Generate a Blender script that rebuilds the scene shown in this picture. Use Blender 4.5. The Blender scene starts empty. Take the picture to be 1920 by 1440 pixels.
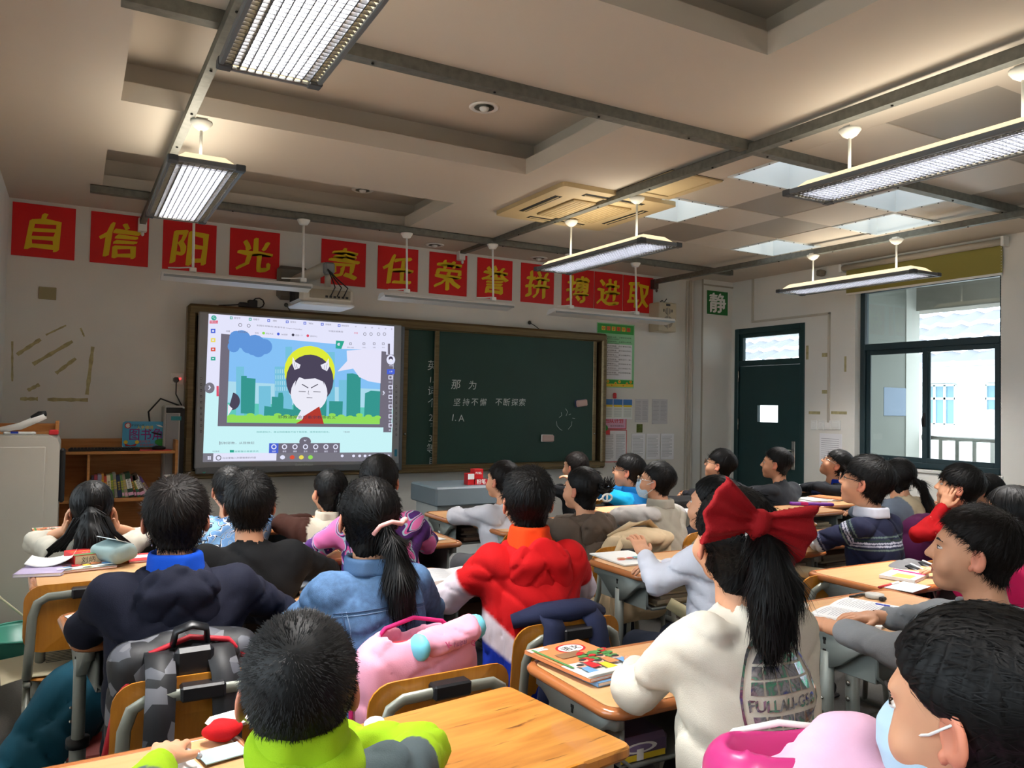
import bpy, math, random
import numpy as np
from mathutils import Vector, Matrix, Euler
from mathutils.bvhtree import BVHTree

# ---------------------------------------------------------------- camera
C = bpy.context.scene.collection
H = 1.42                                   # height of the lens above the floor
FOC = 1473.36
RC = np.array([[0.87362956, -0.48625314, 0.01814598], [0.02901109, 0.01482479, -0.99946915], [0.485726, 0.87369223, 0.02705811]])
camd = bpy.data.cameras.new('camera'); cam = bpy.data.objects.new('camera', camd); C.objects.link(cam)
camd.sensor_width = 36; camd.lens = FOC / 1920 * 36; camd.clip_start = 0.05; camd.clip_end = 200
cam.matrix_world = Matrix(((RC[0][0], -RC[1][0], -RC[2][0], 0), (RC[0][1], -RC[1][1], -RC[2][1], 0), (RC[0][2], -RC[1][2], -RC[2][2], H), (0, 0, 0, 1)))
bpy.context.scene.camera = cam
vs = bpy.context.scene.view_settings
vs.view_transform = 'Standard'; vs.look = 'None'; vs.gamma = 1; vs.use_curve_mapping = False
vs.exposure = 0.63

# ---------------------------------------------------------------- sky: bright overcast
w = bpy.data.worlds.new('sky'); bpy.context.scene.world = w; w.use_nodes = True
wn = w.node_tree; bg = wn.nodes['Background']
tc = wn.nodes.new('ShaderNodeTexCoord'); sp = wn.nodes.new('ShaderNodeSeparateXYZ'); rp = wn.nodes.new('ShaderNodeValToRGB')
wn.links.new(tc.outputs['Generated'], sp.inputs[0]); wn.links.new(sp.outputs[2], rp.inputs[0]); wn.links.new(rp.outputs[0], bg.inputs[0])
rp.color_ramp.elements[0].color = (.80, .88, 1, 1); rp.color_ramp.elements[1].color = (.93, .97, 1, 1)
SKY = 4.8; bg.inputs[1].default_value = SKY
LAMP = 15.0           # radiance of the fluorescent panels

# rectangular area light at a given place and angle
def area(name, loc, rot, sx, sy, power, col):
    l = bpy.data.lights.new(name, 'AREA'); l.shape = 'RECTANGLE'; l.size = sx; l.size_y = sy; l.energy = power; l.color = col
    o = bpy.data.objects.new(name, l); C.objects.link(o); o.location = loc; o.rotation_euler = rot
    return o

# ---------------------------------------------------------------- pixel -> plane helpers (frame 1920x1440)
def _ray(u, v): return RC.T @ np.array([u - 960.0, v - 720.0, FOC])
def PY(u, v, Y): d = _ray(u, v); t = Y / d[1]; return Vector((d[0]*t, Y, H + d[2]*t))
def PX(u, v, X): d = _ray(u, v); t = X / d[0]; return Vector((X, d[1]*t, H + d[2]*t))
def PZ(u, v, Z): d = _ray(u, v); t = (Z - H) / d[2]; return Vector((d[0]*t, d[1]*t, Z))
def PD(u, v, D): d = _ray(u, v) / FOC; return Vector((d[0]*D, d[1]*D, H + d[2]*D))

# ---------------------------------------------------------------- materials
def lin(h):
    if not isinstance(h, str): return tuple(h)
    h = h.lstrip('#'); r = [int(h[i:i+2], 16) / 255 for i in (0, 2, 4)]
    return tuple(x / 12.92 if x <= .04045 else ((x + .055) / 1.055) ** 2.4 for x in r)
_m = {}
def M(name, col='#888888', rough=.6, metal=0.0, var=None, bump=None, spec=.5, attr=False, emit=None, sub=0, coat=0):
    if name in _m: return _m[name]
    m = bpy.data.materials.new(name); m.use_nodes = True; _m[name] = m
    nt = m.node_tree; b = nt.nodes['Principled BSDF']; c = lin(col)
    b.inputs['Base Color'].default_value = (*c, 1); b.inputs['Roughness'].default_value = rough; b.inputs['Metallic'].default_value = metal
    b.inputs['Specular IOR Level'].default_value = spec; b.inputs['Coat Weight'].default_value = coat
    if sub: b.inputs['Subsurface Weight'].default_value = sub; b.inputs['Subsurface Radius'].default_value = (.8, .3, .2); b.inputs['Subsurface Scale'].default_value = .006
    if emit:
        b.inputs['Emission Color'].default_value = (*lin(emit[0]), 1); b.inputs['Emission Strength'].default_value = emit[1]
    t = nt.nodes.new('ShaderNodeTexCoord'); src = None
    if attr:
        a = nt.nodes.new('ShaderNodeVertexColor'); a.layer_name = 'Col'; src = a.outputs[0]; nt.links.new(src, b.inputs['Base Color'])
    if var:
        n = nt.nodes.new('ShaderNodeTexNoise'); n.inputs['Scale'].default_value = var[0]; n.inputs['Detail'].default_value = 4
        nt.links.new(t.outputs['Object'], n.inputs[0])
        mx = nt.nodes.new('ShaderNodeMix'); mx.data_type = 'RGBA'; mx.blend_type = 'MULTIPLY'; mx.inputs[0].default_value = 1
        mr = nt.nodes.new('ShaderNodeMapRange'); mr.inputs[1].default_value = .3; mr.inputs[2].default_value = .7
        mr.inputs[3].default_value = 1 - var[1]; mr.inputs[4].default_value = 1 + var[1] * .3; nt.links.new(n.outputs[0], mr.inputs[0])
        if src: nt.links.new(src, mx.inputs[6])
        else: mx.inputs[6].default_value = (*c, 1)
        nt.links.new(mr.outputs[0], mx.inputs[7]); nt.links.new(mx.outputs[2], b.inputs['Base Color'])
    if bump:
        n = nt.nodes.new('ShaderNodeTexNoise'); n.inputs['Scale'].default_value = bump[0]; n.inputs['Detail'].default_value = 3
        nt.links.new(t.outputs['Object'], n.inputs[0]); bp = nt.nodes.new('ShaderNodeBump')
        bp.inputs['Strength'].default_value = bump[1]; bp.inputs['Distance'].default_value = bump[2] if len(bump) > 2 else .01
        nt.links.new(n.outputs[0], bp.inputs['Height']); nt.links.new(bp.outputs[0], b.inputs['Normal'])
    return m
def wood(name, c1, c2, rough=.4, scale=(3, 40, 40), dist=1.5, coat=0):
    if name in _m: return _m[name]
    m = M(name, c1, rough, coat=coat); nt = m.node_tree; b = nt.nodes['Principled BSDF']
    t = nt.nodes.new('ShaderNodeTexCoord'); mp = nt.nodes.new('ShaderNodeMapping'); mp.inputs['Scale'].default_value = scale
    n = nt.nodes.new('ShaderNodeTexNoise'); n.inputs['Scale'].default_value = 1; n.inputs['Detail'].default_value = 5; n.inputs['Distortion'].default_value = dist
    r = nt.nodes.new('ShaderNodeValToRGB'); r.color_ramp.elements[0].position = .3; r.color_ramp.elements[1].position = .7
    r.color_ramp.elements[0].color = (*lin(c2), 1); r.color_ramp.elements[1].color = (*lin(c1), 1)
    nt.links.new(t.outputs['Object'], mp.inputs[0]); nt.links.new(mp.outputs[0], n.inputs[0]); nt.links.new(n.outputs[0], r.inputs[0]); nt.links.new(r.outputs[0], b.inputs['Base Color'])
    return m
def wrinkle(m, scale=7, dist=.02, strength=.5):
    nt = m.node_tree; b = nt.nodes['Principled BSDF']; t = nt.nodes.new('ShaderNodeTexCoord'); n = nt.nodes.new('ShaderNodeTexNoise'); n.noise_type = 'RIDGED_MULTIFRACTAL' if hasattr(n, 'noise_type') else n.noise_type
    n.inputs['Scale'].default_value = scale; n.inputs['Detail'].default_value = 2.5; n.inputs['Distortion'].default_value = .8; nt.links.new(t.outputs['Object'], n.inputs[0])
    bp = nt.nodes.new('ShaderNodeBump'); bp.inputs['Strength'].default_value = strength; bp.inputs['Distance'].default_value = dist; bp.invert = True; nt.links.new(n.outputs[0], bp.inputs['Height'])
    old = b.inputs['Normal'].links
    if old: nt.links.new(old[0].from_socket, bp.inputs['Normal'])
    nt.links.new(bp.outputs[0], b.inputs['Normal']); return m
def blotch(name, cols, scale, rough=.8, detail=0, kind='noise', warp=.4, rand=1):
    """patches of flat colour with hard edges (printed cloth)"""
    if name in _m: return _m[name]
    m = M(name, cols[0], rough); nt = m.node_tree; b = nt.nodes['Principled BSDF']
    t = nt.nodes.new('ShaderNodeTexCoord'); r = nt.nodes.new('ShaderNodeValToRGB'); r.color_ramp.interpolation = 'CONSTANT'
    if kind == 'noise':
        n = nt.nodes.new('ShaderNodeTexNoise'); n.inputs['Scale'].default_value = scale; n.inputs['Detail'].default_value = detail; n.inputs['Distortion'].default_value = warp
        nt.links.new(t.outputs['Object'], n.inputs[0]); src = n.outputs[0]; lo, hi = .36, .62
    else:
        n = nt.nodes.new('ShaderNodeTexVoronoi'); n.inputs['Scale'].default_value = scale; n.inputs['Randomness'].default_value = rand
        nt.links.new(t.outputs['Object'], n.inputs[0]); s = nt.nodes.new('ShaderNodeSeparateColor'); nt.links.new(n.outputs['Color'], s.inputs[0]); src = s.outputs[0]; lo, hi = 0, 1
    nt.links.new(src, r.inputs[0])
    els = r.color_ramp.elements
    for i, c in enumerate(cols):
        p = lo + (hi - lo) * i / len(cols) if i else 0
        e = els[i] if i < 2 else els.new(p)
        e.position = p; e.color = (*lin(c), 1)
    nt.links.new(r.outputs[0], b.inputs['Base Color'])
    return m

# ---------------------------------------------------------------- mesh builder
class MB:
    def __init__(s): s.v = []; s.f = []; s.m = []; s.sm = []
    def add(s, vs_, fs, m=0, smooth=False, T=None):
        o = len(s.v)
        if T is not None: vs_ = [T @ Vector(p) for p in vs_]
        s.v += [tuple(p) for p in vs_]
        for f in fs: s.f.append(tuple(i + o for i in f)); s.m.append(m); s.sm.append(smooth)
        return s
    def box(s, a, b, m=0, bev=0, T=None):
        x0, y0, z0 = (min(a[i], b[i]) for i in range(3)); x1, y1, z1 = (max(a[i], b[i]) for i in range(3))
        if bev <= 0:
            return s.add([(x0,y0,z0),(x1,y0,z0),(x1,y1,z0),(x0,y1,z0),(x0,y0,z1),(x1,y0,z1),(x1,y1,z1),(x0,y1,z1)],
                         [(0,3,2,1),(4,5,6,7),(0,1,5,4),(1,2,6,5),(2,3,7,6),(3,0,4,7)], m, False, T)
        bev = min(bev, (x1-x0)*.49, (y1-y0)*.49, (z1-z0)*.49); V = []; idx = {}
        for i, sx in enumerate((0, 1)):
            for j, sy in enumerate((0, 1)):
                for k, sz in enumerate((0, 1)):
                    c = [(x0, x1)[sx], (y0, y1)[sy], (z0, z1)[sz]]; d = [(1, -1)[sx]*bev, (1, -1)[sy]*bev, (1, -1)[sz]*bev]
                    for ax in range(3):
                        p = [c[q] + (0 if q == ax else d[q]) for q in range(3)]; idx[(i, j, k, ax)] = len(V); V.append(p)
        F = []
        for ax in range(3):
            a1, a2 = (ax+1) % 3, (ax+2) % 3
            for sd in (0, 1):
                q = []
                for (p1, p2) in ((0,0),(1,0),(1,1),(0,1)):
                    key = [0,0,0]; key[ax] = sd; key[a1] = p1; key[a2] = p2; q.append(idx[(*key, ax)])
                F.append(tuple(q if sd else q[::-1]))
        for ax in range(3):
            a1, a2 = (ax+1) % 3, (ax+2) % 3
            for p1 in (0, 1):
                for p2 in (0, 1):
                    k0 = [0,0,0]; k1 = [0,0,0]; k0[a1] = k1[a1] = p1; k0[a2] = k1[a2] = p2; k1[ax] = 1
                    q = (idx[(*k0, a1)], idx[(*k1, a1)], idx[(*k1, a2)], idx[(*k0, a2)])
                    F.append(q if p1 != p2 else q[::-1])
        for i in (0, 1):
            for j in (0, 1):
                for k in (0, 1):
                    q = (idx[(i,j,k,0)], idx[(i,j,k,1)], idx[(i,j,k,2)]); F.append(q if (i+j+k) % 2 else q[::-1])
        return s.add(V, F, m, False, T)
    def tube(s, pts, r, n=8, m=0, caps=True, T=None, flat=None):
        pts = [Vector(p) for p in pts]; rs = r if isinstance(r, (list, tuple)) else [r]*len(pts); V = []; F = []
        up = Vector((0, 0, 1)); prev = None
        for i, p in enumerate(pts):
            d = (pts[min(i+1, len(pts)-1)] - pts[max(i-1, 0)]).normalized()
            if prev is None: a = d.cross(up if abs(d.z) < .95 else Vector((1, 0, 0))).normalized()
            else: a = (prev - d * prev.dot(d)).normalized()
            prev = a; b = d.cross(a); fx, fy = flat if flat else (1, 1)
            for k in range(n):
                t = 2*math.pi*k/n; V.append(p + a*math.cos(t)*rs[i]*fx + b*math.sin(t)*rs[i]*fy)
        for i in range(len(pts)-1):
            for k in range(n):
                q = (i*n+k, i*n+(k+1) % n, (i+1)*n+(k+1) % n, (i+1)*n+k); F.append(q)
        if caps: F += [tuple(range(n))[::-1], tuple((len(pts)-1)*n+k for k in range(n))]
        return s.add(V, F, m, True, T)
    def lathe(s, prof, n=16, m=0, T=None, smooth=True):
        V = []; F = []
        for r, z in prof:
            for k in range(n): t = 2*math.pi*k/n; V.append((r*math.cos(t), r*math.sin(t), z))
        for i in range(len(prof)-1):
            for k in range(n): F.append((i*n+k, i*n+(k+1) % n, (i+1)*n+(k+1) % n, (i+1)*n+k))
        F += [tuple(range(n))[::-1], tuple((len(prof)-1)*n+k for k in range(n))]
        return s.add(V, F, m, smooth, T)
    def prism(s, poly, z0, z1, m=0, T=None, smooth=False):
        n = len(poly); V = [(x, y, z0) for x, y in poly] + [(x, y, z1) for x, y in poly]
        F = [tuple(range(n))[::-1], tuple(range(n, 2*n))] + [(k, (k+1) % n, n+(k+1) % n, n+k) for k in range(n)]
        return s.add(V, F, m, smooth, T)
    def ell(s, c, r, n=10, m=0, T=None):
        V = []; F = []
        for i in range(n//2+1):
            a = math.pi*i/(n//2)
            for k in range(n): b = 2*math.pi*k/n; V.append((c[0]+r[0]*math.sin(a)*math.cos(b), c[1]+r[1]*math.sin(a)*math.sin(b), c[2]-r[2]*math.cos(a)))
        for i in range(n//2):
            for k in range(n): F.append((i*n+k, i*n+(k+1) % n, (i+1)*n+(k+1) % n, (i+1)*n+k))
        return s.add(V, F, m, True, T)
    def mesh(s, name):
        me = bpy.data.meshes.new(name); me.from_pydata(s.v, [], s.f); me.polygons.foreach_set('material_index', s.m); me.polygons.foreach_set('use_smooth', s.sm); me.update(); return me
def tag(o, label=None, cat=None, group=None, kind=None):
    for k, v in (('label', label), ('category', cat), ('group', group), ('kind', kind)):
        if v: o[k] = v
    return o
def link(name, me, mats=(), parent=None, loc=None, rz=None):
    o = bpy.data.objects.new(name, me); C.objects.link(o)
    if me is not None and hasattr(me, 'materials') and not me.materials:
        for m in (mats if isinstance(mats, (list, tuple)) else [mats]): me.materials.append(m)
    if parent: o.parent = parent
    if loc is not None: o.location = loc
    if rz is not None: o.rotation_euler = (0, 0, rz)
    return o
def obj(name, mb, mats, parent=None, **k): return link(name, mb.mesh(name), mats, parent, **k)
def thing(name, label, cat, loc=(0, 0, 0), rz=0, group=None):
    o = bpy.data.objects.new(name, None); C.objects.link(o); o.location = loc; o.rotation_euler = (0, 0, rz); o.empty_display_size = .1
    return tag(o, label, cat, group)
def struct(name, mb, mats): return tag(obj(name, mb, mats), kind='structure')
def dup(root, loc=None, rz=None, label=None, group=None):
    def cp(o, p):
        c = o.copy(); C.objects.link(c); c.parent = p
        for ch in [x for x in KIDS.get(o.name, [])]: cp(ch, c)
        return c
    KIDS = {}
    def walk(o):
        KIDS[o.name] = list(o.children)
        for x in KIDS[o.name]: walk(x)
    walk(root)
    r = cp(root, None)
    if loc is not None: r.location = loc
    if rz is not None: r.rotation_euler = (0, 0, rz)
    return tag(r, label, None, group)
def rrect(x0, y0, x1, y1, r, n=4):
    P = []
    for cx, cy, a in ((x1-r, y1-r, 0), (x0+r, y1-r, 90), (x0+r, y0+r, 180), (x1-r, y0+r, 270)):
        for k in range(n+1): t = math.radians(a + 90*k/n); P.append((cx + r*math.cos(t), cy + r*math.sin(t)))
    return P
def disc(cx, cy, r, n=20, ry=None, a0=0, a1=360): return [(cx + r*math.cos(math.radians(a0+(a1-a0)*k/n)), cy + (ry or r)*math.sin(math.radians(a0+(a1-a0)*k/n))) for k in range(n + (a1-a0 != 360))]
def TM(o, X, Y, Z): return Matrix(((X[0], Y[0], Z[0], o[0]), (X[1], Y[1], Z[1], o[1]), (X[2], Y[2], Z[2], o[2]), (0, 0, 0, 1)))
def RZ(a, loc=(0, 0, 0)): return Matrix.Translation(Vector(loc)) @ Matrix.Rotation(a, 4, 'Z')

# ---------------------------------------------------------------- lettering
_t = {}
def glyphs(txt, bold=0):
    key = txt
    if key in _t: return _t[key]
    cu = bpy.data.curves.new('t', 'FONT'); cu.body = txt; cu.size = 1; cu.resolution_u = 2; cu.align_x = 'CENTER'; cu.align_y = 'CENTER'
    o = bpy.data.objects.new('t', cu); C.objects.link(o)
    dg = bpy.context.evaluated_depsgraph_get(); me = o.evaluated_get(dg).to_mesh()
    V = [(v.co.x, v.co.y) for v in me.vertices]; F = [tuple(p.vertices) for p in me.polygons]
    # faces up
    out = []
    for f in F:
        a = sum(V[f[i]][0]*V[f[(i+1) % len(f)]][1] - V[f[(i+1) % len(f)]][0]*V[f[i]][1] for i in range(len(f)))
        out.append(f if a > 0 else f[::-1])
    o.evaluated_get(dg).to_mesh_clear(); bpy.data.objects.remove(o); bpy.data.curves.remove(cu)
    if V:   # fit around 0 with unit em kept
        xs = [p[0] for p in V]; ys = [p[1] for p in V]; cx = (min(xs)+max(xs))/2; cy = (min(ys)+max(ys))/2
        V = [(x-cx, y-cy) for x, y in V]; wd = max(xs)-min(xs); ht = max(ys)-min(ys)
    else: wd = ht = 1
    _t[key] = (V, out, wd, ht); return _t[key]
class Flat(MB):
    """a printed sheet: layers of flat shapes in a plane, each a hair above the last"""
    def __init__(s, step=.0004): super().__init__(); s.z = 0; s.st = step
    def poly(s, P, m, up=True):
        if up: s.z += s.st
        return s.add([(x, y, s.z) for x, y in P], [tuple(range(len(P)))], m)
    def rect(s, x0, y0, x1, y1, m, up=True): return s.poly([(x0, y0), (x1, y0), (x1, y1), (x0, y1)], m, up)
    def text(s, txt, x, y, h, m, width=None, bold=0, rot=0, shear=0, align='c', up=True):
        V, F, wd, ht = glyphs(txt)
        if up: s.z += s.st
        k = h / ht if h else width / wd
        if width and h: kx = width / wd
        else: kx = k
        dx = {'c': 0, 'l': wd*kx/2, 'r': -wd*kx/2}[align]; c, sn = math.cos(rot), math.sin(rot)
        nib = [0] if not bold else ([-1, 1] if h is None or h < .06 else [-1, -.6, -.2, .2, .6, 1])
        for q in nib:
            P = []
            for a, b in V:
                a, b = a*kx + dx + shear*b*k + q*bold*k, b*k + q*bold*k*.75; P.append((x + a*c - b*sn, y + a*sn + b*c, s.z + q*.00002))
            s.add(P, F, m)
        return s
    def line(s, pts, w_, m):
        s.z += s.st
        for (ax, ay), (bx, by) in zip(pts, pts[1:]):
            l = math.hypot(bx-ax, by-ay) or 1; nx, ny = -(by-ay)/l*w_/2, (bx-ax)/l*w_/2
            s.add([(ax+nx, ay+ny, s.z), (ax-nx, ay-ny, s.z), (bx-nx, by-ny, s.z), (bx+nx, by+ny, s.z)], [(0, 1, 2, 3)], m)
        return s
def front(x, y, z): return TM((x, y, z), (1, 0, 0), (0, 0, 1), (0, -1, 0))        # a sheet on the board wall
def right(x, y, z): return TM((x, y, z), (0, -1, 0), (0, 0, 1), (-1, 0, 0))       # a sheet on the window wall
def place(mb, T): mb.v = [tuple(T @ Vector(p)) for p in mb.v]; return mb

# ---------------------------------------------------------------- smooth shapes from distance fields
def sdf_mesh(fn, lo, hi, res):
    ax = [np.arange(lo[i], hi[i] + res, res, dtype=np.float32) for i in range(3)]
    X, Y, Z = np.meshgrid(*ax, indexing='ij'); F = fn(X, Y, Z).astype(np.float32)
    F[0] = F[-1] = 1; F[:, 0] = F[:, -1] = 1; F[:, :, 0] = F[:, :, -1] = 1
    S = F < 0; nx, ny, nz = F.shape
    cs = sum(S[i:nx-1+i, j:ny-1+j, k:nz-1+k].astype(np.int8) for i in (0, 1) for j in (0, 1) for k in (0, 1))
    act = (cs > 0) & (cs < 8); I, J, K = np.nonzero(act); n = len(I); idx = np.full(act.shape, -1, np.int64); idx[I, J, K] = np.arange(n)
    acc = np.zeros((n, 3)); cnt = np.zeros(n); cor = [(i, j, k) for i in (0, 1) for j in (0, 1) for k in (0, 1)]
    for a in cor:
        for b in cor:
            if sum(abs(a[q]-b[q]) for q in range(3)) != 1 or a > b: continue
            fa = F[I+a[0], J+a[1], K+a[2]]; fb = F[I+b[0], J+b[1], K+b[2]]; mk = (fa < 0) != (fb < 0); t = np.where(mk, fa / np.where(mk, fa - fb, 1), 0)
            for q in range(3): acc[:, q] += np.where(mk, a[q] + t*(b[q]-a[q]), 0)
            cnt += mk
    V = (acc / cnt[:, None] + np.stack([I, J, K], 1)) * res + np.array(lo); Q = []
    for ax_ in range(3):
        sl0 = [slice(None)]*3; sl1 = [slice(None)]*3; sl0[ax_] = slice(0, -1); sl1[ax_] = slice(1, None)
        d = S[tuple(sl0)] != S[tuple(sl1)]; a1, a2 = (ax_+1) % 3, (ax_+2) % 3
        P = np.stack(np.nonzero(d), 1); ok = (P[:, a1] > 0) & (P[:, a2] > 0) & (P[:, a1] < F.shape[a1]-1) & (P[:, a2] < F.shape[a2]-1); P = P[ok]
        e1 = np.zeros(3, int); e1[a1] = 1; e2 = np.zeros(3, int); e2[a2] = 1
        q = [idx[tuple((P - o).T)] for o in (e1+e2, e2, 0*e1, e1)]
        q = np.stack(q, 1); s_ = S[tuple(P.T)]; q[~s_] = q[~s_][:, ::-1]; Q.append(q)
    return V, np.concatenate(Q)
def np_mesh(name, V, Q, smooth=True, mat_idx=None):
    me = bpy.data.meshes.new(name); me.vertices.add(len(V)); me.vertices.foreach_set('co', np.asarray(V, np.float32).ravel())
    k = Q.shape[1]; me.loops.add(Q.size); me.loops.foreach_set('vertex_index', Q.astype(np.int32).ravel()); me.polygons.add(len(Q))
    me.polygons.foreach_set('loop_start', np.arange(0, Q.size, k, dtype=np.int32)); me.polygons.foreach_set('loop_total', np.full(len(Q), k, np.int32))
    me.polygons.foreach_set('use_smooth', np.full(len(Q), smooth))
    if mat_idx is not None: me.polygons.foreach_set('material_index', np.asarray(mat_idx, np.int32))
    me.update(calc_edges=True); me.validate(); return me
def colour(me, cols):
    a = me.color_attributes.new('Col', 'FLOAT_COLOR', 'POINT'); c = np.ones((len(cols), 4), np.float32); c[:, :3] = cols; a.data.foreach_set('color', c.ravel())
def cap(X, Y, Z, a, b, ra, rb=None):
    rb = ra if rb is None else rb; d = [b[i]-a[i] for i in range(3)]; L = max(sum(q*q for q in d), 1e-9)
    t = np.clip(((X-a[0])*d[0] + (Y-a[1])*d[1] + (Z-a[2])*d[2]) / L, 0, 1)
    return np.sqrt((X-a[0]-t*d[0])**2 + (Y-a[1]-t*d[1])**2 + (Z-a[2]-t*d[2])**2) - (ra + (rb-ra)*t)
def ell(X, Y, Z, c, r):
    x, y, z = X-c[0], Y-c[1], Z-c[2]; k0 = np.sqrt((x/r[0])**2 + (y/r[1])**2 + (z/r[2])**2); k1 = np.sqrt((x/r[0]**2)**2 + (y/r[1]**2)**2 + (z/r[2]**2)**2)
    return k0*(k0-1)/np.maximum(k1, 1e-6)
def rbox(X, Y, Z, c, h, r):
    q = [np.abs(A-c[i])-h[i]+r for i, A in enumerate((X, Y, Z))]
    return np.sqrt(sum(np.maximum(a, 0)**2 for a in q)) + np.minimum(np.maximum(np.maximum(q[0], q[1]), q[2]), 0) - r
def smin(a, b, k): h = np.clip(.5 + .5*(b-a)/k, 0, 1); return b*(1-h) + a*h - k*h*(1-h)
def smax(a, b, k): return -smin(-a, -b, k)
def folds(X, Y, Z, f=1.0, sd=0.0):
    a = np.sin(31*f*X + 17*f*Z + sd + 1.6*np.sin(23*f*Y + 9*f*Z + sd)); b = np.sin(27*f*Z - 13*f*X + 2*sd + 1.8*np.sin(19*f*X + 14*f*Y)); c = np.sin(44*f*Y + 25*f*Z + 3*sd + 1.3*np.sin(33*f*X))
    return (a*b + .6*c*a)*.6
def crease(X, Y, Z, sd=0.0):
    a = 1-np.abs(np.sin(15*(Z+.55*X) + 2.6*np.sin(8*X+6*Y+sd) + sd)); b = 1-np.abs(np.sin(13*(Z-.8*X) + 2.4*np.sin(7*Z-9*Y+2*sd) + 1.7*sd)); m = .5+.5*np.sin(9*X+7*Z+5*Y+sd)
    return a**4*m + b**4*(1-m)
def sst(x, a, b): t = np.clip((x-a)/(b-a), 0, 1); return t*t*(3-2*t)
# ================================================================ the room
XL, XW, YF, YB, ZC = -.445, 6.35, 6.57, -2.6, 2.826
ZU = 3.06
m_wall = M('wall_paint', '#dedcd5', .85, var=(1.3, .10), bump=(60, .08, .004))
m_ceil = M('ceiling_paint', '#c6bcae', .9, var=(.8, .06), bump=(40, .05, .004))
m_tile_l = M('tile_light', '#c6bcae', .5); m_tile_d = M('tile_dark', '#968d80', .5)
m_white = M('white_paint', '#e8e8e4', .5); m_steel = M('galvanised', '#77776f', .5, metal=.55, var=(30, .25)); m_black = M('black_plastic', '#111214', .45)
m_rustrail = M('primer_rail', '#5a4a46', .6, metal=.3, var=(20, .2)); m_dark = M('dark_gap', '#1a1612', .9)
m_fl = M('floor_terrazzo', '#5d5a55', .55, var=(140, .35), bump=(20, .1, .003))
m_frame = M('dark_green_frame', '#22363c', .45); m_doorg = M('door_green', '#17383a', .5, var=(5, .12)); m_chrome = M('chrome', '#b9b9b4', .25, metal=1)
m_glass = bpy.data.materials.new('glass'); m_glass.use_nodes = True
_nt = m_glass.node_tree; _nt.nodes.remove(_nt.nodes['Principled BSDF']); _o = _nt.nodes['Material Output']
_a = _nt.nodes.new('ShaderNodeBsdfTransparent'); _g = _nt.nodes.new('ShaderNodeBsdfGlossy'); _g.inputs['Roughness'].default_value = .03; _x = _nt.nodes.new('ShaderNodeMixShader'); _f = _nt.nodes.new('ShaderNodeFresnel')
_f.inputs[0].default_value = 1.35; _a.inputs[0].default_value = (.93, .96, .95, 1)
_nt.links.new(_f.outputs[0], _x.inputs[0]); _nt.links.new(_a.outputs[0], _x.inputs[1]); _nt.links.new(_g.outputs[0], _x.inputs[2]); _nt.links.new(_x.outputs[0], _o.inputs[0])

struct('floor', MB().box((XL-.2, YB-.2, -.12), (XW+.2, YF+.2, 0)), m_fl)
wl = MB(); LW = [(-1.9, -.3), (.5, 2.1), (2.7, 4.3)]; ya = YB  # these left windows are out of view, added to let in more light
for a_, b_ in LW + [(YF+.2, None)]:
    wl.box((XL-.2, ya, 0), (XL, a_, ZU+.1))
    if b_: wl.box((XL-.2, a_, 0), (XL, b_, .95)).box((XL-.2, a_, 2.5), (XL, b_, ZU+.1)); ya = b_
struct('wall_left', wl, m_wall)
for k, (a_, b_) in enumerate(LW):
    f_ = MB(); x0_, x1_ = XL-.15, XL-.10
    for q_ in (a_, (a_+b_)/2-.025, b_-.05): f_.box((x0_, q_, .95), (x1_, q_+.05, 2.5))
    for q_ in (.95, 1.95, 2.45): f_.box((x0_, a_+.05, q_), (x1_, b_-.05, q_+.05))
    wo_ = thing('window_%d' % (4+k), None, None); wo_['kind'] = 'structure'; obj('window_frame', f_, m_frame, wo_); obj('pane', MB().box((XL-.127, a_+.05, 1.0), (XL-.124, b_-.05, 2.45)), m_glass, wo_)
struct('wall_front', MB().box((XL, YF, 0), (XW+.2, YF+.2, ZU+.1)), m_wall)
struct('wall_back', MB().box((XL-.2, YB-.2, 0), (XW+.2, YB, ZU+.1)), m_wall)
# window wall with its openings
yd0, yd1 = PX(1509, 700, XW).y, PX(1378, 700, XW).y; zd = PX(1378, 618, XW).z
yw0, yw1 = PX(1877, 700, XW).y, PX(1603, 700, XW).y; zw0, zw1 = PX(1872, 892, XW).z, PX(1873, 503, XW).z
opens = [(yd0, yd1, 0, zd), (yw0, yw1, zw0, zw1), (1.15, 2.45, zw0, zw1), (-1.6, -.3, zw0, zw1)]  # last two openings lie out of view, added for daylight
wr = MB(); WT = .16; ys = sorted({YB, YF} | {o[0] for o in opens} | {o[1] for o in opens})
for a, b in zip(ys, ys[1:]):
    op = [o for o in opens if o[0] <= a + 1e-4 and o[1] >= b - 1e-4]
    if not op: wr.box((XW, a, 0), (XW+WT, b, ZU+.1))
    else:
        if op[0][2] > 0: wr.box((XW, a, 0), (XW+WT, b, op[0][2]))
        wr.box((XW, a, op[0][3]), (XW+WT, b, ZU+.1))
struct('wall_right', wr, m_wall)
yp = 6.42
pil = MB().box((5.92, yp, 0), (XW, YF, ZC)); struct('trim_1', pil, m_wall)         # pier in the corner by the door
struct('trim_2', MB().box((5.90, yp-.012, 2.76), (XW, yp, 2.775)).box((5.905, yp-.006, .0), (5.92, yp+.006, ZC)), M('old_trim', '#a39b8c', .8))
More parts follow.
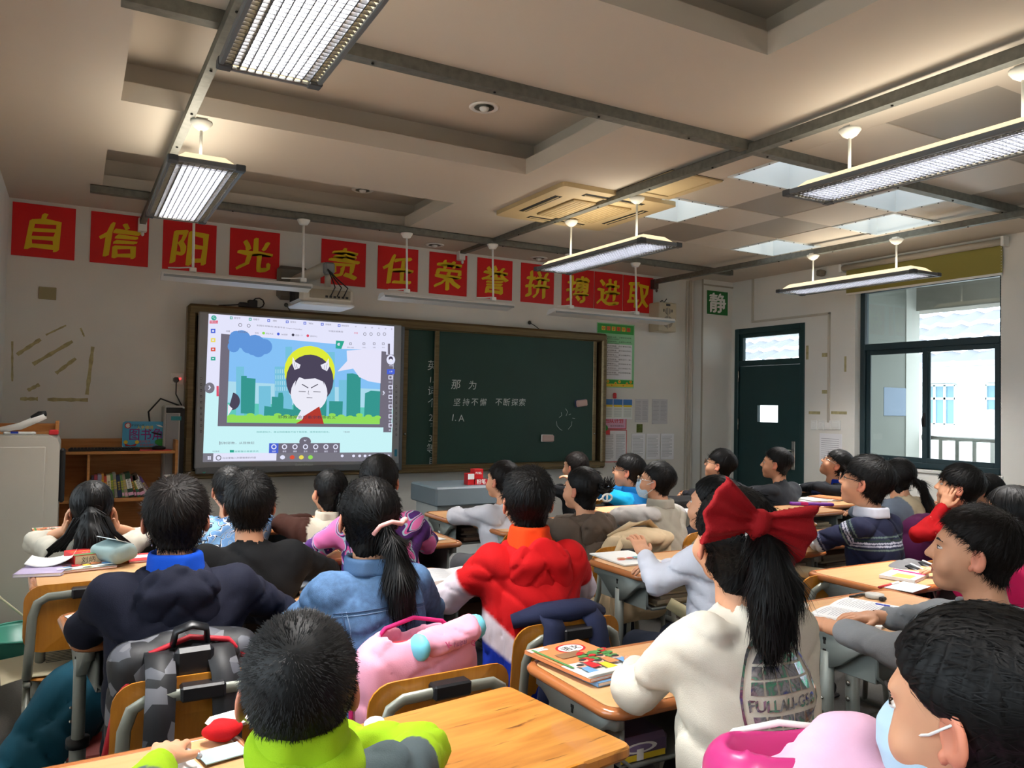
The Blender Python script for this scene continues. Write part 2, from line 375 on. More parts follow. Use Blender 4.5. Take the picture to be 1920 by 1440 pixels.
# conduits on the walls
m_cond = M('conduit', '#bdb6a8', .6)
def conduit(a, b, r=.014):
    lo = [min(a[i], b[i]) - r for i in range(3)]; hi = [max(a[i], b[i]) + r for i in range(3)]
    o = obj('cable_duct', MB().box(lo, hi, bev=.003), m_cond); tag(o, kind='structure'); return o
cdx = PY(1291, 700, YF).x
obj_ = conduit((cdx, YF-.014, .1), (cdx, YF-.014, ZC-.02), .016); obj_.name = 'trim_3'
obj_ = conduit((cdx-.05, YF-.012, .1), (cdx-.05, YF-.012, ZC-.02), .006); obj_.name = 'trim_4'
p = PX(1413, 530, XW); q = PX(1410, 604, XW); e = PX(1556, 594, XW); e2 = PX(1552, 790, XW)
for k, (a, b) in enumerate((((XW-.01, p.y, ZC), (XW-.01, p.y, q.z)), ((XW-.01, p.y, q.z), (XW-.01, e.y, q.z)), ((XW-.01, e.y, q.z), (XW-.01, e.y, e2.z)))):
    conduit(a, b, .011).name = 'trim_%d' % (5+k)
# baseboards
struct('baseboard_front', MB().box((XL, YF-.012, 0), (5.92, YF, .1), bev=.003), M('skirting', '#6e6a64', .6))
struct('baseboard_left', MB().box((XL, YB, 0), (XL+.012, YF-.02, .1), bev=.003), M('skirting', ''))

# ---- ceiling: plaster with three coves, tile field with open light boxes
coves = [(.12, 4.98, 2.28, 5.93), (.15, 3.06, 2.36, 4.12), (.15, .95, 2.36, 2.21)]
tx = [3.41 + .53*i for i in range(5)]; ty = [1.91 + .53*i for i in range(7)]
LIP = .095
ce = MB(); xs = sorted({XL, XW, tx[0], tx[-1]} | {c[0] for c in coves} | {c[2] for c in coves}); yss = sorted({YB, YF, ty[0], ty[-1]} | {c[1] for c in coves} | {c[3] for c in coves})
for a, b in zip(xs, xs[1:]):
    for c_, d in zip(yss, yss[1:]):
        if any(a >= k[0]-1e-4 and b <= k[2]+1e-4 and c_ >= k[1]-1e-4 and d <= k[3]+1e-4 for k in coves): continue
        if a >= tx[0]-1e-4 and b <= tx[-1]+1e-4 and c_ >= ty[0]-1e-4 and d <= ty[-1]+1e-4: continue
        ce.box((a, c_, ZC), (b, d, ZC+LIP))
ceil = struct('ceiling', ce, m_ceil)
struct('trim_8', MB().box((XL, YB, ZU), (XW, YF, ZU+.08)), m_ceil)
for x0, y0, x1, y1 in coves:      # set-back side walls of each cove
    s = .13; v = MB()
    v.box((x0-s-.02, y0-s, ZC+LIP), (x0-s, y1+s, ZU)).box((x1+s, y0-s, ZC+LIP), (x1+s+.02, y1+s, ZU)).box((x0-s, y0-s-.02, ZC+LIP), (x1+s, y0-s, ZU)).box((x0-s, y1+s, ZC+LIP), (x1+s, y1+s+.02, ZU))
    obj('cove_wall', v, m_ceil, ceil)
holes = {(0, 4), (0, 2), (2, 2), (3, 3), (3, 5)}; darks = {(1, 3), (2, 4), (1, 5), (0, 0), (2, 0), (1, 1), (3, 1)}
m_liner = M('white_liner', '#d5dbdb', .45); m_sky = M('roof_light', '#ffffff', .5, emit=('#eef6ff', 1.0))
for i in range(4):
    for j in range(6):
        x0, y0, g = tx[i], ty[j], .0015
        if (i, j) in holes:
            t = MB(); f = .022; z0 = ZC-.006; zt = ZC+.23
            for a in ((x0, y0, x0+f, y0+.53), (x0+.53-f, y0, x0+.53, y0+.53), (x0+f, y0, x0+.53-f, y0+f), (x0+f, y0+.53-f, x0+.53-f, y0+.53)): t.box((a[0], a[1], z0), (a[2], a[3], z0+.008))
            for a in ((x0+.005, y0+.005, x0+.012, y0+.525), (x0+.518, y0+.005, x0+.525, y0+.525), (x0+.012, y0+.005, x0+.518, y0+.012), (x0+.012, y0+.518, x0+.518, y0+.525)): t.box((a[0], a[1], z0+.008), (a[2], a[3], zt))
            lb = thing('ceiling_light_box', 'x', 'ceiling light box', (0, 0, 0), 0, 'open white light boxes in the tiled ceiling')
            lb['label'] = {(0, 4): 'open white square ceiling box beside the yellowed air conditioner', (0, 2): 'small-looking open ceiling box beyond the crossing of the steel channels', (2, 2): 'open ceiling box just behind the big hanging lamp by the windows', (3, 3): 'open ceiling box above the rail nearest the window blind', (3, 5): 'open ceiling box over the rail, closest to the door corner'}[(i, j)]
            obj('liner', t, m_liner, lb); obj('diffuser', MB().box((x0+.012, y0+.012, zt-.01), (x0+.518, y0+.518, zt-.002)), m_sky, lb)
            for k in range(4):
                for q in ((x0+.09+.117*k, y0+.008), (x0+.09+.117*k, y0+.522), (x0+.008, y0+.09+.117*k), (x0+.522, y0+.09+.117*k)):
                    obj('bolt', MB().ell((q[0], q[1], z0-.001), (.006, .006, .004), 6), m_black, lb)
            lb_done = True
        else:
            d = (i, j) in darks
            obj('ceiling_tile', MB().box((x0+g, y0+g, ZC + (.004 if d else 0)), (x0+.53-g, y0+.53-g, ZC+.012), bev=.001), m_tile_d if d else m_tile_l, ceil)

# ---- door
YD = XW + .05
dm = thing('door_1', None, None); dm['kind'] = 'structure'
zt0, zt1 = PX(1440, 673, XW).z, PX(1440, 625, XW).z
fr = MB(); F = .055
fr.box((XW-.01, yd0, 0), (XW+.09, yd0+F, zd), bev=.004).box((XW-.01, yd1-F, 0), (XW+.09, yd1, zd), bev=.004).box((XW-.01, yd0+F, zd-.06), (XW+.09, yd1-F, zd), bev=.004)
ztr = PX(1440, 679, XW).z
fr.box((XW, yd0+F, ztr-.03), (XW+.08, yd1-F, ztr+.03), bev=.003)
obj('door_frame', fr, m_doorg, dm)
obj('transom_frame', MB().box((XW+.02, yd0+F, ztr+.03), (XW+.06, yd0+F+.04, zd-.06)).box((XW+.02, yd1-F-.04, ztr+.03), (XW+.06, yd1-F, zd-.06)).box((XW+.02, yd0+F+.04, zd-.10), (XW+.06, yd1-F-.04, zd-.06)), m_doorg, dm)
obj('transom_pane', MB().box((XW+.036, yd0+F+.04, ztr+.03), (XW+.04, yd1-F-.04, zd-.10)), m_glass, dm)
ph0, ph1 = PX(1457, 760, XW), PX(1418, 791, XW); hy0, hy1, hz0, hz1 = ph0.y, ph1.y, ph1.z, ph0.z
lf = MB(); a0, a1, b0, b1 = yd0+F+.004, yd1-F-.004, .01, ztr-.034
for bx_ in (((a0, b0), (hy0, b1)), ((hy1, b0), (a1, b1)), ((hy0, b0), (hy1, hz0)), ((hy0, hz1), (hy1, b1))): lf.box((XW+.012, bx_[0][0], bx_[0][1]), (XW+.058, bx_[1][0], bx_[1][1]))
leaf = obj('door_leaf', lf, m_doorg, dm)
obj('viewing_pane', MB().box((XW+.03, hy0, hz0), (XW+.034, hy1, hz1)), m_glass, leaf)
ph = PX(1487, 850, XW); hd = MB()
hd.box((XW-.002, ph.y-.022, ph.z-.17), (XW+.012, ph.y+.022, ph.z+.12), bev=.004, m=0)
hd.tube([(XW, ph.y, ph.z+.03), (XW-.05, ph.y, ph.z+.03), (XW-.055, ph.y+.11, ph.z+.03)], .009, 8, 0); hd.ell((XW-.004, ph.y, ph.z-.08), (.006, .012, .012), 8, 1)
obj('door_handle', hd, [m_chrome, m_black], leaf)
for z in (.3, 1.2, 1.72): obj('hinge', MB().tube([(XW, yd1-F, z), (XW, yd1-F, z+.12)], .009, 8), m_chrome, leaf)

# ---- windows
def window(n, y0, y1, z0, z1, split=.5, detail=True):
    wd = thing('window_%d' % n, None, None); wd['kind'] = 'structure'; f = .05; X0, X1 = XW+.07, XW+.13
    zt = PX(1740, 645, XW+.1).z if detail else z0 + (z1-z0)*.68
    ym = y0 + (y1-y0)*split
    o = MB().box((X0, y0, z0), (X1, y0+f, z1), bev=.004).box((X0, y1-f, z0), (X1, y1, z1), bev=.004).box((X0, y0+f, z0), (X1, y1-f, z0+f), bev=.004).box((X0, y0+f, z1-f), (X1, y1-f, z1), bev=.004)
    o.box((X0, y0+f, zt-.03), (X1, y1-f, zt+.03), bev=.004); obj('window_frame', o, m_frame, wd)
    obj('pane', MB().box((XW+.1, y0+f, zt+.03), (XW+.103, y1-f, z1-f)), m_glass, wd)
    for a, b, dx in ((y0+f, ym+.03, 0), (ym-.03, y1-f, .02)):
        s = MB(); g = .042; xa, xb = XW+.075+dx, XW+.093+dx; za, zb = z0+f, zt-.03
        s.box((xa, a, za), (xb, a+g, zb), bev=.003).box((xa, b-g, za), (xb, b, zb), bev=.003).box((xa, a+g, za), (xb, b-g, za+g), bev=.003).box((xa, a+g, zb-g), (xb, b-g, zb), bev=.003)
        so = obj('sash', s, m_frame, wd); obj('sash_pane', MB().box((xa+.007, a+g, za+g), (xa+.010, b-g, zb-g)), m_glass, so)
        if detail and dx == 0: obj('latch', MB().box((xa-.014, b-.035, 1.30), (xa, b-.012, 1.42), bev=.004).tube([(xa-.02, b-.025, 1.40), (xa-.03, b-.02, 1.36), (xa-.02, b-.02, 1.30)], .006), m_black, so)
    obj('window_sill', MB().box((XW-.01, y0-.02, z0-.03), (XW+.13, y1+.02, z0), bev=.004), M('sill_stone', '#c9c8c2', .5), wd)
    # reveals are the wall's own thickness
window(1, yw0, yw1, zw0, zw1, split=(PX(1737, 700, XW+.09).y-yw0)/(yw1-yw0)); window(2, 1.15, 2.45, zw0, zw1, detail=False); window(3, -1.6, -.3, zw0, zw1, detail=False)

# ---- outside: corridor, railing, house opposite
m_cor = M('corridor_wall', '#7c8079', .9, var=(1.5, .08)); m_out = M('outside_white', '#b9bbb4', .9)
struct('floor_corridor', MB().box((XW+WT, -4, -.14), (9.3, 12, -.02)), M('corridor_floor', '#8c8a84', .8))
struct('ceiling_corridor', MB().box((XW+WT, -4, 2.95), (9.3, 12, 3.1)).box((8.95, -4, 2.66), (9.3, 12, 2.95)), M('corridor_ceiling', '#95928a', .9, var=(2, .1)))
Y1 = 5.95
xa, xb, xc = PY(1640, 700, Y1).x, PY(1702, 700, Y1).x, PY(1724, 700, Y1+.02).x
struct('wall_corridor', MB().box((PY(1622, 700, Y1).x, Y1, 0), (PY(1657, 700, Y1).x, Y1+.2, 2.95)).box((PY(1657, 700, Y1).x, Y1+.03, 0), (xb, Y1+.23, 2.95)).box((XW+WT, 11.8, 0), (9.3, 12, 2.95)), m_cor)
struct('trim_9', MB().box((xb, Y1+.02, 0), (xc, Y1+.3, 2.95)), m_out)
a, b = PY(1656, 726, Y1+.03), PY(1697, 780, Y1+.03)
tag(obj('notice_board', MB().box((a.x, Y1+.018, b.z), (b.x, Y1+.03, a.z), bev=.003), M('notice_grey', '#66788c', .5)), 'blue-grey notice sheet on the corridor pier beyond the window', 'notice')
XR = 9.1; ra = PX(1746, 820, XR); rb = PX(1872, 828, XR)
rl = thing('railing', 'steel corridor railing outside the window', 'railing', (XR, 0, 0))
obj('top_rail', MB().tube([(0, -3, ra.z), (0, Y1+.02, ra.z)], .035, 10), m_chrome, rl); obj('flange', MB().tube([(0, Y1-.03, ra.z), (0, Y1+.015, ra.z)], .06, 12), m_chrome, rl)
yb = [PX(u, 850, XR).y for u in (1765, 1797, 1829, 1862)]; st = (yb[0]-yb[-1])/3
for k in range(14): y = yb[0] + st - st*k; obj('baluster', MB().box((-.02, y-.025, .22), (.02, y+.025, ra.z-.02), bev=.004), m_chrome, rl)
obj('bottom_rail', MB().box((-.02, -3, .18), (.02, Y1, .23)), m_chrome, rl)
struct('trim_10', MB().box((9.0, -4, -.02), (9.2, 12, .18)), m_out)

XH = 20.0
hs = thing('building', 'white building across the yard with grey tiled roof', 'building', (0, 0, 0))
ez = PX(1800, 683, XH).z; fz = PX(1800, 712, XH).z
m_hw = M('facade_white', '#eef0ee', .9)
obj('facade', MB().box((XH, -10, -4), (XH+6, 45, ez-.1)).box((XH-.5, -10, PX(1800, 718, XH).z), (XH, 45, PX(1800, 690, XH).z)), m_hw, hs)
obj('gutter', MB().box((XH-.95, -10, ez-.1), (XH-.6, 45, ez+.02)), M('gutter', '#9aa0a8', .6), hs)
rf = MB(); n = 240; V = []; Fq = []
for r_ in range(9):
    for k in range(n+1):
        y = -10 + 55*k/n
        for dz in (0, 1):
            x = XH-.9 + (r_+dz)*.75; V.append((x, y, ez + (r_+dz)*.42 + .05*math.sin(k*2.4) - .10*dz + .10*r_*0))
    b_ = r_*(n+1)*2
    for k in range(n): Fq.append((b_+2*k, b_+2*k+1, b_+2*k+3, b_+2*k+2))
rf.add(V, Fq, 0, True); tag(obj('roof_tiles', rf, M('roof_tile', '#62666e', .8), hs), kind='stuff')
m_bl = M('far_glass', '#5f8396', .15); m_bf = M('far_frame', '#c6d6da', .5)
def farwin(y0, y1, z0, z1, nv):
    w_ = obj('window', MB().box((XH-.02, y0, z0), (XH+.02, y1, z1)), m_bl, hs); f = MB()
    for k in range(nv+1): y = y0 + (y1-y0)*k/nv; f.box((XH-.06, y-.03, z0), (XH-.02, y+.03, z1))
    for z in (z0, z0+(z1-z0)*.66, z1): f.box((XH-.06, y0, z-.03), (XH-.02, y1, z+.03))
    obj('window_frame', f, m_bf, w_)
a, b = PX(1793, 722, XH), PX(1735, 795, XH); farwin(a.y, b.y, b.z, a.z, 3)
a2 = PX(1900, 722, XH).y; b2 = PX(1850, 722, XH).y; farwin(a2, b2, b.z, a.z, 2); farwin(b.y+2, b.y+4.5, b.z, a.z, 3); farwin(b.y+7, b.y+9.5, b.z, a.z, 3)
for u0, u1 in ((1832, 1870),):
    a, b = PX(u1, 797, XH-.6), PX(u0, 768, XH-.6); ac = MB().box((XH-.6, a.y, a.z), (XH-.25, b.y, b.z), bev=.02, m=0)
    for k in range(7): ac.box((XH-.61, b.y-.28, a.z+.05+k*.05), (XH-.6, b.y-.05, a.z+.07+k*.05), 1)
    ac.prism(disc(0, 0, .2, 16), 0, .015, 1, TM((XH-.6, (a.y+b.y)/2-.1, (a.z+b.z)/2), (0, 1, 0), (0, 0, 1), (-1, 0, 0)))
    ao = thing('outdoor_unit', 'white air conditioner outdoor unit on the facade opposite', 'air conditioner'); obj('casing', ac, [m_hw, M('unit_grey', '#9ba3a8', .6)], ao)
    obj('bracket', MB().box((XH-.6, a.y+.1, a.z-.06), (XH, a.y+.16, a.z)).box((XH-.6, b.y-.16, a.z-.06), (XH, b.y-.1, a.z)), m_hw, ao)
struct('ground', MB().box((9.3, -30, -4.2), (60, 60, -4)).box((-60, -30, -4.2), (-.7, 60, -4)), M('yard', '#9c9c98', .9))
# ================================================================ steelwork and lamps under the ceiling
def channel(name, label, a, b, w_=.041, grp=None, m=None, cat='steel channel'):
    a, b = Vector(a), Vector(b); d = (b-a); L = d.length; d.normalize(); s = d.cross(Vector((0, 0, 1))).normalized(); u = s.cross(d)
    T = TM(a, s, d, u); h = w_/2; t = .004
    o = thing(name, label, cat, (0, 0, 0), 0, grp)
    mb = MB().box((-h, 0, 0), (h, L, t), 0, 0, T).box((-h, 0, t), (-h+t, L, w_), 0, 0, T).box((h-t, 0, t), (h, L, w_), 0, 0, T).box((-h, 0, w_-t), (-h+.011, L, w_), 0, 0, T).box((h-.011, 0, w_-t), (h, L, w_), 0, 0, T)
    obj('profile', mb, m or m_steel, o)
    bo = MB()
    k = .35
    while k < L: bo.ell(tuple(T @ Vector((0, k, -.003))), (.007, .007, .004), 6); k += .55
    tag(obj('screw_heads', bo, m_dark, o), kind='stuff'); return o
channel('cross_channel', 'galvanised cross channel running above the red banners', (.05, 5.87, 2.775), (5.79, 5.87, 2.775), .05)
channel('cross_channel', 'wide galvanised cross channel spanning the middle of the ceiling', (.10, 2.99, 2.775), (6.2, 2.99, 2.775), .058)
channel('lamp_rail', 'steel rail carrying the two white grid lamps above the bookshelf side', (.48, -2.0, 2.732), (.41, 6.50, 2.732), .041)
channel('lamp_rail', 'long steel rail under the air conditioner ending on the rong banner', (3.03, -1.5, 2.70), (3.07, 6.50, 2.80), .05)
channel('lamp_rail', 'steel rail beside the window blind ending above the loudspeaker', (5.60, -1.5, 2.732), (5.34, 6.50, 2.732), .045)
for i, (x, y, z) in enumerate(((.41, 6.51, 2.73), (3.07, 6.51, 2.795), (5.34, 6.51, 2.73))):
    o = obj('wall_bracket', MB().box((x-.03, y-.01, z-.05), (x+.03, YF, z+.05), bev=.004).ell((x, y-.012, z-.07), (.013, .013, .02), 8), m_white if i < 2 else m_rustrail)
    tag(o, ['small bracket joining the rail to the wall over the xin banner', 'small bracket joining the rail to the wall over the rong banner', 'dark bracket joining the rail to the wall above the loudspeaker'][i], 'bracket')
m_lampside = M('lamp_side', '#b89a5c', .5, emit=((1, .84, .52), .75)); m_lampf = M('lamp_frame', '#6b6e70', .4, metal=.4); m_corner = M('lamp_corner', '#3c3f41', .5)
m_louv = M('louvre', '#2b2d33', .5); m_tube = M('tube_panel', '#ffffff', .5, emit=('#f1f4ff', LAMP)); m_rod = M('pendant_rod', '#dcd8cc', .5)
def grid_lamp(label, x, y0, y1, z, zr, w_=.29):
    o = thing('grid_lamp', label, 'ceiling lamp', (x, (y0+y1)/2, z), 0, 'white grid lamps hanging over the desks'); L = (y1-y0)/2; h = w_/2
    b = MB(); t = .055
    b.add([(-h, -L, 0), (h, -L, 0), (h, L, 0), (-h, L, 0), (-h+.06, -L+.06, t), (h-.06, -L+.06, t), (h-.06, L-.06, t), (-h+.06, L-.06, t)], [(4, 5, 6, 7), (0, 1, 5, 4), (1, 2, 6, 5), (2, 3, 7, 6), (3, 0, 4, 7)])
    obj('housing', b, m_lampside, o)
    f = MB(); g = .016
    f.box((-h-g, -L-g, -.012), (-h, L+g, .012), bev=.003).box((h, -L-g, -.012), (h+g, L+g, .012), bev=.003).box((-h, -L-g, -.012), (h, -L, .012), bev=.003).box((-h, L, -.012), (h, L+g, .012), bev=.003)
    obj('frame', f, m_lampf, o)
    for sx in (-1, 1):
        for sy in (-1, 1): obj('corner_cap', MB().box((sx*(h+g+.003)-sx*.045, sy*(L+g+.003)-sy*.045, -.015), (sx*(h+g+.003), sy*(L+g+.003), .015), bev=.004), m_corner, o)
    obj('tube_panel', MB().box((-h+.055, -L+.055, .036), (h-.055, L-.055, .040)), m_tube, o)
    l = MB()
    for k in range(1, 12): xx = -h + w_*k/12; l.box((xx-.0016, -L, -.006), (xx+.0016, L, .012))
    n = round((y1-y0)/.026)
    for k in range(1, n): yy = -L + 2*L*k/n; l.box((-h, yy-.0016, -.006), (h, yy+.0016, .012))
    tag(obj('louvre', l, m_louv, o), kind='stuff')
    for s in (-1, 1):
        yy = s*(L*.62); r = MB().tube([(0, yy, t), (0, yy, zr-z)], .007, 8); obj('pendant_rod', r, m_rod, o)
        obj('ceiling_cup', MB().lathe([(.012, -.035), (.035, -.02), (.05, 0), (.05, .008)], 14, T=Matrix.Translation((0, yy, zr-z-.01))).box((-.025, yy-.02, zr-z-.002), (.025, yy+.02, zr-z+.012)), m_rod, o)
    al = bpy.data.lights.new('tube_light', 'AREA'); al.shape = 'RECTANGLE'; al.size = w_-.10; al.size_y = 2*L-.10; al.energy = POWER; al.color = (1, .97, .93)
    a = bpy.data.objects.new('tube_light', al); C.objects.link(a); a.parent = o; a.location = (0, 0, .034)
    ul = bpy.data.lights.new('ceiling_fill', 'AREA'); ul.shape = 'RECTANGLE'; ul.size = .12; ul.size_y = 2*L-.2; ul.energy = UP; ul.color = (1, .93, .82)  # extra upward light, added to brighten the ceiling
    b_ = bpy.data.objects.new('ceiling_fill', ul); C.objects.link(b_); b_.parent = o; b_.location = (0, 0, t+.004); b_.rotation_euler = (math.pi, 0, 0)
    return o
POWER = 78; UP = 2.2
grid_lamp('big bright white grid lamp at the top of the picture, cut by the frame', .52, 1.35, 2.57, 2.47, 2.732)
grid_lamp('white grid lamp hanging in front of the guang banner and above the bookshelf side', .485, 3.70, 4.92, 2.47, 2.732)
grid_lamp('grid lamp below the air conditioner, hung from the middle rail', 3.13, 3.78, 5.02, 2.44, 2.775)
grid_lamp('long grid lamp reaching out of the picture over the window side', 3.13, 1.42, 2.66, 2.47, 2.74)
grid_lamp('grid lamp hanging in front of the yellow window blind', 5.40, 3.53, 4.77, 2.44, 2.732)
grid_lamp('grid lamp over the desks behind the photographer, middle rail', 3.13, -1.2, 0.02, 2.47, 2.71)
grid_lamp('grid lamp over the desks behind the photographer, bookshelf side', .52, -1.2, 0.02, 2.47, 2.732)
grid_lamp('grid lamp over the desks behind the photographer, window side', 5.52, .6, 1.8, 2.44, 2.732)

# ---- the three long lamps over the board
m_bl = M('board_lamp_white', '#dfdedb', .4); m_bls = M('board_lamp_inner', '#8e9498', .3, metal=.6)
for lab, (u0, v0), (u1, v1), rods in (('slim white board lamp below the yang and guang banners', (303, 508), (584, 541), (362, 569)), ('slim white board lamp below the ren, rong and yu banners', (717, 548), (962, 577), (764, 926)), ('slim white board lamp under the last three red banners', (1037, 580), (1262, 603), (1072, 1195))):
    Yl = 5.80; a = PY(u0, v0, Yl); b = PY(u1, v1, Yl); z = (a.z+b.z)/2
    o = thing('board_lamp', lab, 'board lamp', (0, 0, 0), 0, 'slim lamps hanging over the board')
    prof = [(-.03, -.010), (.10, -.035), (.11, -.028), (.075, .014), (-.02, .016), (-.035, .0)]
    n = len(prof); mb = MB(); V = [(x, Yl+p[0], z+p[1]) for x in (a.x, b.x) for p in prof]
    mb.add(V, [tuple(range(n)), tuple(range(n, 2*n))[::-1]] + [(k, n+k, n+(k+1) % n, (k+1) % n) for k in range(n)]); obj('housing', mb, m_bl, o)
    obj('reflector_lip', MB().box((a.x+.01, Yl-.037, z-.022), (b.x-.01, Yl-.03, z-.006)), m_bls, o)
    for u in rods:
        x = PY(u, 500, Yl+.03).x; obj('pendant_rod', MB().tube([(x, Yl+.03, z+.03), (x, Yl+.06, 2.775)], .009, 8), m_white, o)
        obj('ceiling_cup', MB().lathe([(.014, -.035), (.03, -.03), (.048, 0), (.048, .006)], 14, T=Matrix.Translation((x, Yl+.06, 2.768))), m_white, o)
        obj('clamp', MB().box((x-.022, Yl+.012, z+.03), (x+.022, Yl+.048, z+.062), bev=.004).tube([(x-.02, Yl+.02, z+.06), (x-.09, Yl+.02, z+.05), (x-.16, Yl+.02, z+.045)], .005, 6), m_white, o)

# ---- downlights
for lab, u, v, z in (('round recessed downlight in the middle cove', 908, 201, ZU), ('round recessed downlight in the cove by the board', 680, 356, ZU), ('round recessed downlight above the rong banner', 815, 459, ZC), ('round recessed downlight above the pin banner', 1010, 484, ZC)):
    p = PZ(u, v, z); o = thing('downlight', lab, 'downlight', (p.x, p.y, z), 0, 'recessed downlights')
    obj('trim_ring', MB().lathe([(.055, -.001), (.075, -.008), (.085, -.002), (.085, 0)], 20), m_white, o); obj('reflector', MB().lathe([(.0, -.004), (.055, -.005)], 20), m_steel, o)
    obj('bulb', MB().ell((0, 0, -.006), (.028, .028, .02), 12), m_white, o)

# ---- air conditioner
m_ac = M('yellowed_plastic', '#c9b184', .55, var=(3, .15)); m_acd = M('yellowed_grille', '#a68c5e', .7, var=(6, .15))
ac = thing('air_conditioner', 'yellowed square ceiling air conditioner with four slots', 'air conditioner', (3.09, 4.57, ZC))
s = .46; obj('panel', MB().prism(rrect(-s, -s, s, s, .03), -.03, 0), m_ac, ac); obj('intake_grille', MB().box((-.24, -.24, -.042), (.24, .24, -.03), bev=.004), m_acd, ac)
g = MB()
for k in range(15): g.box((-.225+k*.031, -.225, -.044), (-.217+k*.031, .225, -.042))
obj('grille_ribs', g, m_ac, ac)
for a_ in range(4):
    R_ = Matrix.Rotation(a_*math.pi/2, 4, 'Z'); obj('air_slot', MB().box((-.24, .33, -.032), (.24, .385, -.028), 0, 0, R_), m_dark, ac); obj('flap', MB().box((-.23, .35, -.037), (.23, .358, -.031), 0, 0, R_), m_ac, ac)
ap = thing('access_panel', 'yellowed access hatch in the ceiling beside the air conditioner', 'access panel', (3.24, 3.82, ZC))
obj('panel_frame', MB().box((-.2, -.25, -.012), (.2, -.2, 0)).box((-.2, .2, -.012), (.2, .25, 0)).box((-.2, -.2, -.012), (-.15, .2, 0)).box((.15, -.2, -.012), (.2, .2, 0)), m_ac, ap); obj('hatch', MB().box((-.145, -.195, -.006), (.145, .195, 0)), M('hatch_cream', '#cfb98c', .6), ap)
obj('gap_line', MB().box((-.205, -.255, -.002), (.205, .255, -.0005)), m_dark, ap)

# ---- roller blind
bl = thing('roller_blind', 'yellow-green roller blind pulled up over the window', 'blind')
y0, y1 = PX(1890, 460, XW).y, PX(1585, 505, XW).y; zb = PX(1886, 505, XW-.05).z; zt = PX(1880, 453, XW-.05).z
obj('roller', MB().tube([(XW-.05, y0, zt), (XW-.05, y1, zt)], .028, 12), M('roller_cream', '#b5ac9c', .6), bl)
obj('blind_cloth', MB().box((XW-.024, y0+.03, PX(1873, 513, XW-.02).z), (XW-.021, y1-.03, zt)), M('blind_cloth', '#8d8440', .8), bl)
obj('bottom_bar', MB().box((XW-.028, y0+.03, PX(1873, 516, XW-.02).z), (XW-.016, y1-.03, PX(1873, 512, XW-.02).z)), m_white, bl)
for y in (y0, y1): obj('end_bracket', MB().box((XW-.085, y-.012, zt-.04), (XW, y+.012, zt+.04), bev=.004), m_white, bl)
ch = MB(); yy = y0 + .012
for k in range(60): ch.ell((XW-.07, yy, zt-.05-k*.022), (.003, .003, .004), 6)
obj('pull_chain', ch, m_rod, bl)
# ================================================================ board wall
m_red = M('banner_red', '#d6090f', .45); m_yel = M('banner_yellow', '#e0be10', .45); m_txt = M('ink', '#2b2a2a', .8); m_paper = M('paper', '#e9e9ec', .8)
names = ['zi', 'xin', 'yang', 'guang', 'ze', 'ren', 'rong', 'yu', 'pin', 'bo', 'jin', 'qu']
bx = [(20, 140), (168, 278), (304, 405), (430, 524), (602, 686), (708, 784), (805, 876), (895, 961), (977, 1039), (1054, 1114), (1115, 1168), (1169, 1225)]
zt, zb = PY(600, 447, YF).z, PY(600, 531, YF).z
for k, (ch_, (u0, u1)) in enumerate(zip('自信阳光责任荣誉拼搏进取', bx)):
    x0, x1 = PY(u0, 480, YF).x, PY(u1, 480, YF).x; w_ = x1-x0; h_ = zt-zb
    where = ['the far bookshelf end of the row', 'second from the bookshelf end', 'behind the board lamp rod', 'before the gap over the projector', 'behind the projector arm', 'after the projector', 'with the rail bracket', 'between the rong and pin banners', 'before the joined trio', 'start of the joined trio', 'middle of the joined trio', 'beside the loudspeaker'][k]
    o = thing('banner', 'red square banner with yellow character %s, %s' % (names[k], where), 'banner', ((x0+x1)/2, YF, (zt+zb)/2), 0, 'red character banners above the board')
    obj('banner_sheet', MB().box((-w_/2+.001, -.006, -h_/2), (w_/2-.001, 0, h_/2)), m_red, o)
    f = Flat(); f.text(ch_, 0, -.01, h_*.68, 0, bold=.030, shear=.10); f.v = [(x + .006*math.sin(y*38+x*9), y + .007*math.sin(x*31+y*12), z) for x, y, z in f.v]
    place(f, front(0, -.0066, 0)); obj('character', f, m_yel, o)

# ---- the big board
m_al = wood('bronze_frame', '#7c6b4a', '#5e4f35', .35, (2, 60, 60)); _m['bronze_frame'].node_tree.nodes['Principled BSDF'].inputs['Metallic'].default_value = .5
m_chalk = M('chalkboard', '#123a30', .55, var=(2.2, .22)); m_write = M('chalk', '#c9d0cc', .9)
bx0, bx1, bz0, bz1 = PY(352, 571, YF-.1).x, PY(1137, 627, YF-.1).x, PY(740, 888, YF-.1).z, PY(740, 597, YF-.1).z
bd = thing('chalkboard', 'long green sliding chalkboard in a bronze frame', 'chalkboard', (0, 0, 0)); YBd = YF-.11
def xat(u, Y=YBd): return PY(u, 750, Y).x
fr = MB(); t = .085
fr.box((bx0, YF-.13, bz1-t), (bx1, YF-.001, bz1), bev=.02).box((bx0, YF-.13, bz0), (bx1, YF-.001, bz0+t*.85), bev=.02).box((bx0, YF-.13, bz0+.05), (bx0+t*.8, YF-.001, bz1-.05), bev=.015).box((bx1-t*.75, YF-.13, bz0+.05), (bx1, YF-.001, bz1-.05), bev=.015)
fr.box((bx0+.05, YF-.135, bz1-t+.012), (bx1-.05, YF-.128, bz1-t+.028)).box((bx0+.05, YF-.135, bz0+.05), (bx1-.05, YF-.128, bz0+.062)).box((bx0+.05, YF-.17, bz0+.008), (bx1-.1, YF-.12, bz0+.028), bev=.004)
obj('frame', fr, m_al, bd); obj('backing', MB().box((bx0+.05, YF-.03, bz0+.05), (bx1-.05, YF-.012, bz1-.05)), m_black, bd)
g1, g2 = xat(766), xat(814); g3, g4 = xat(823), xat(1113)
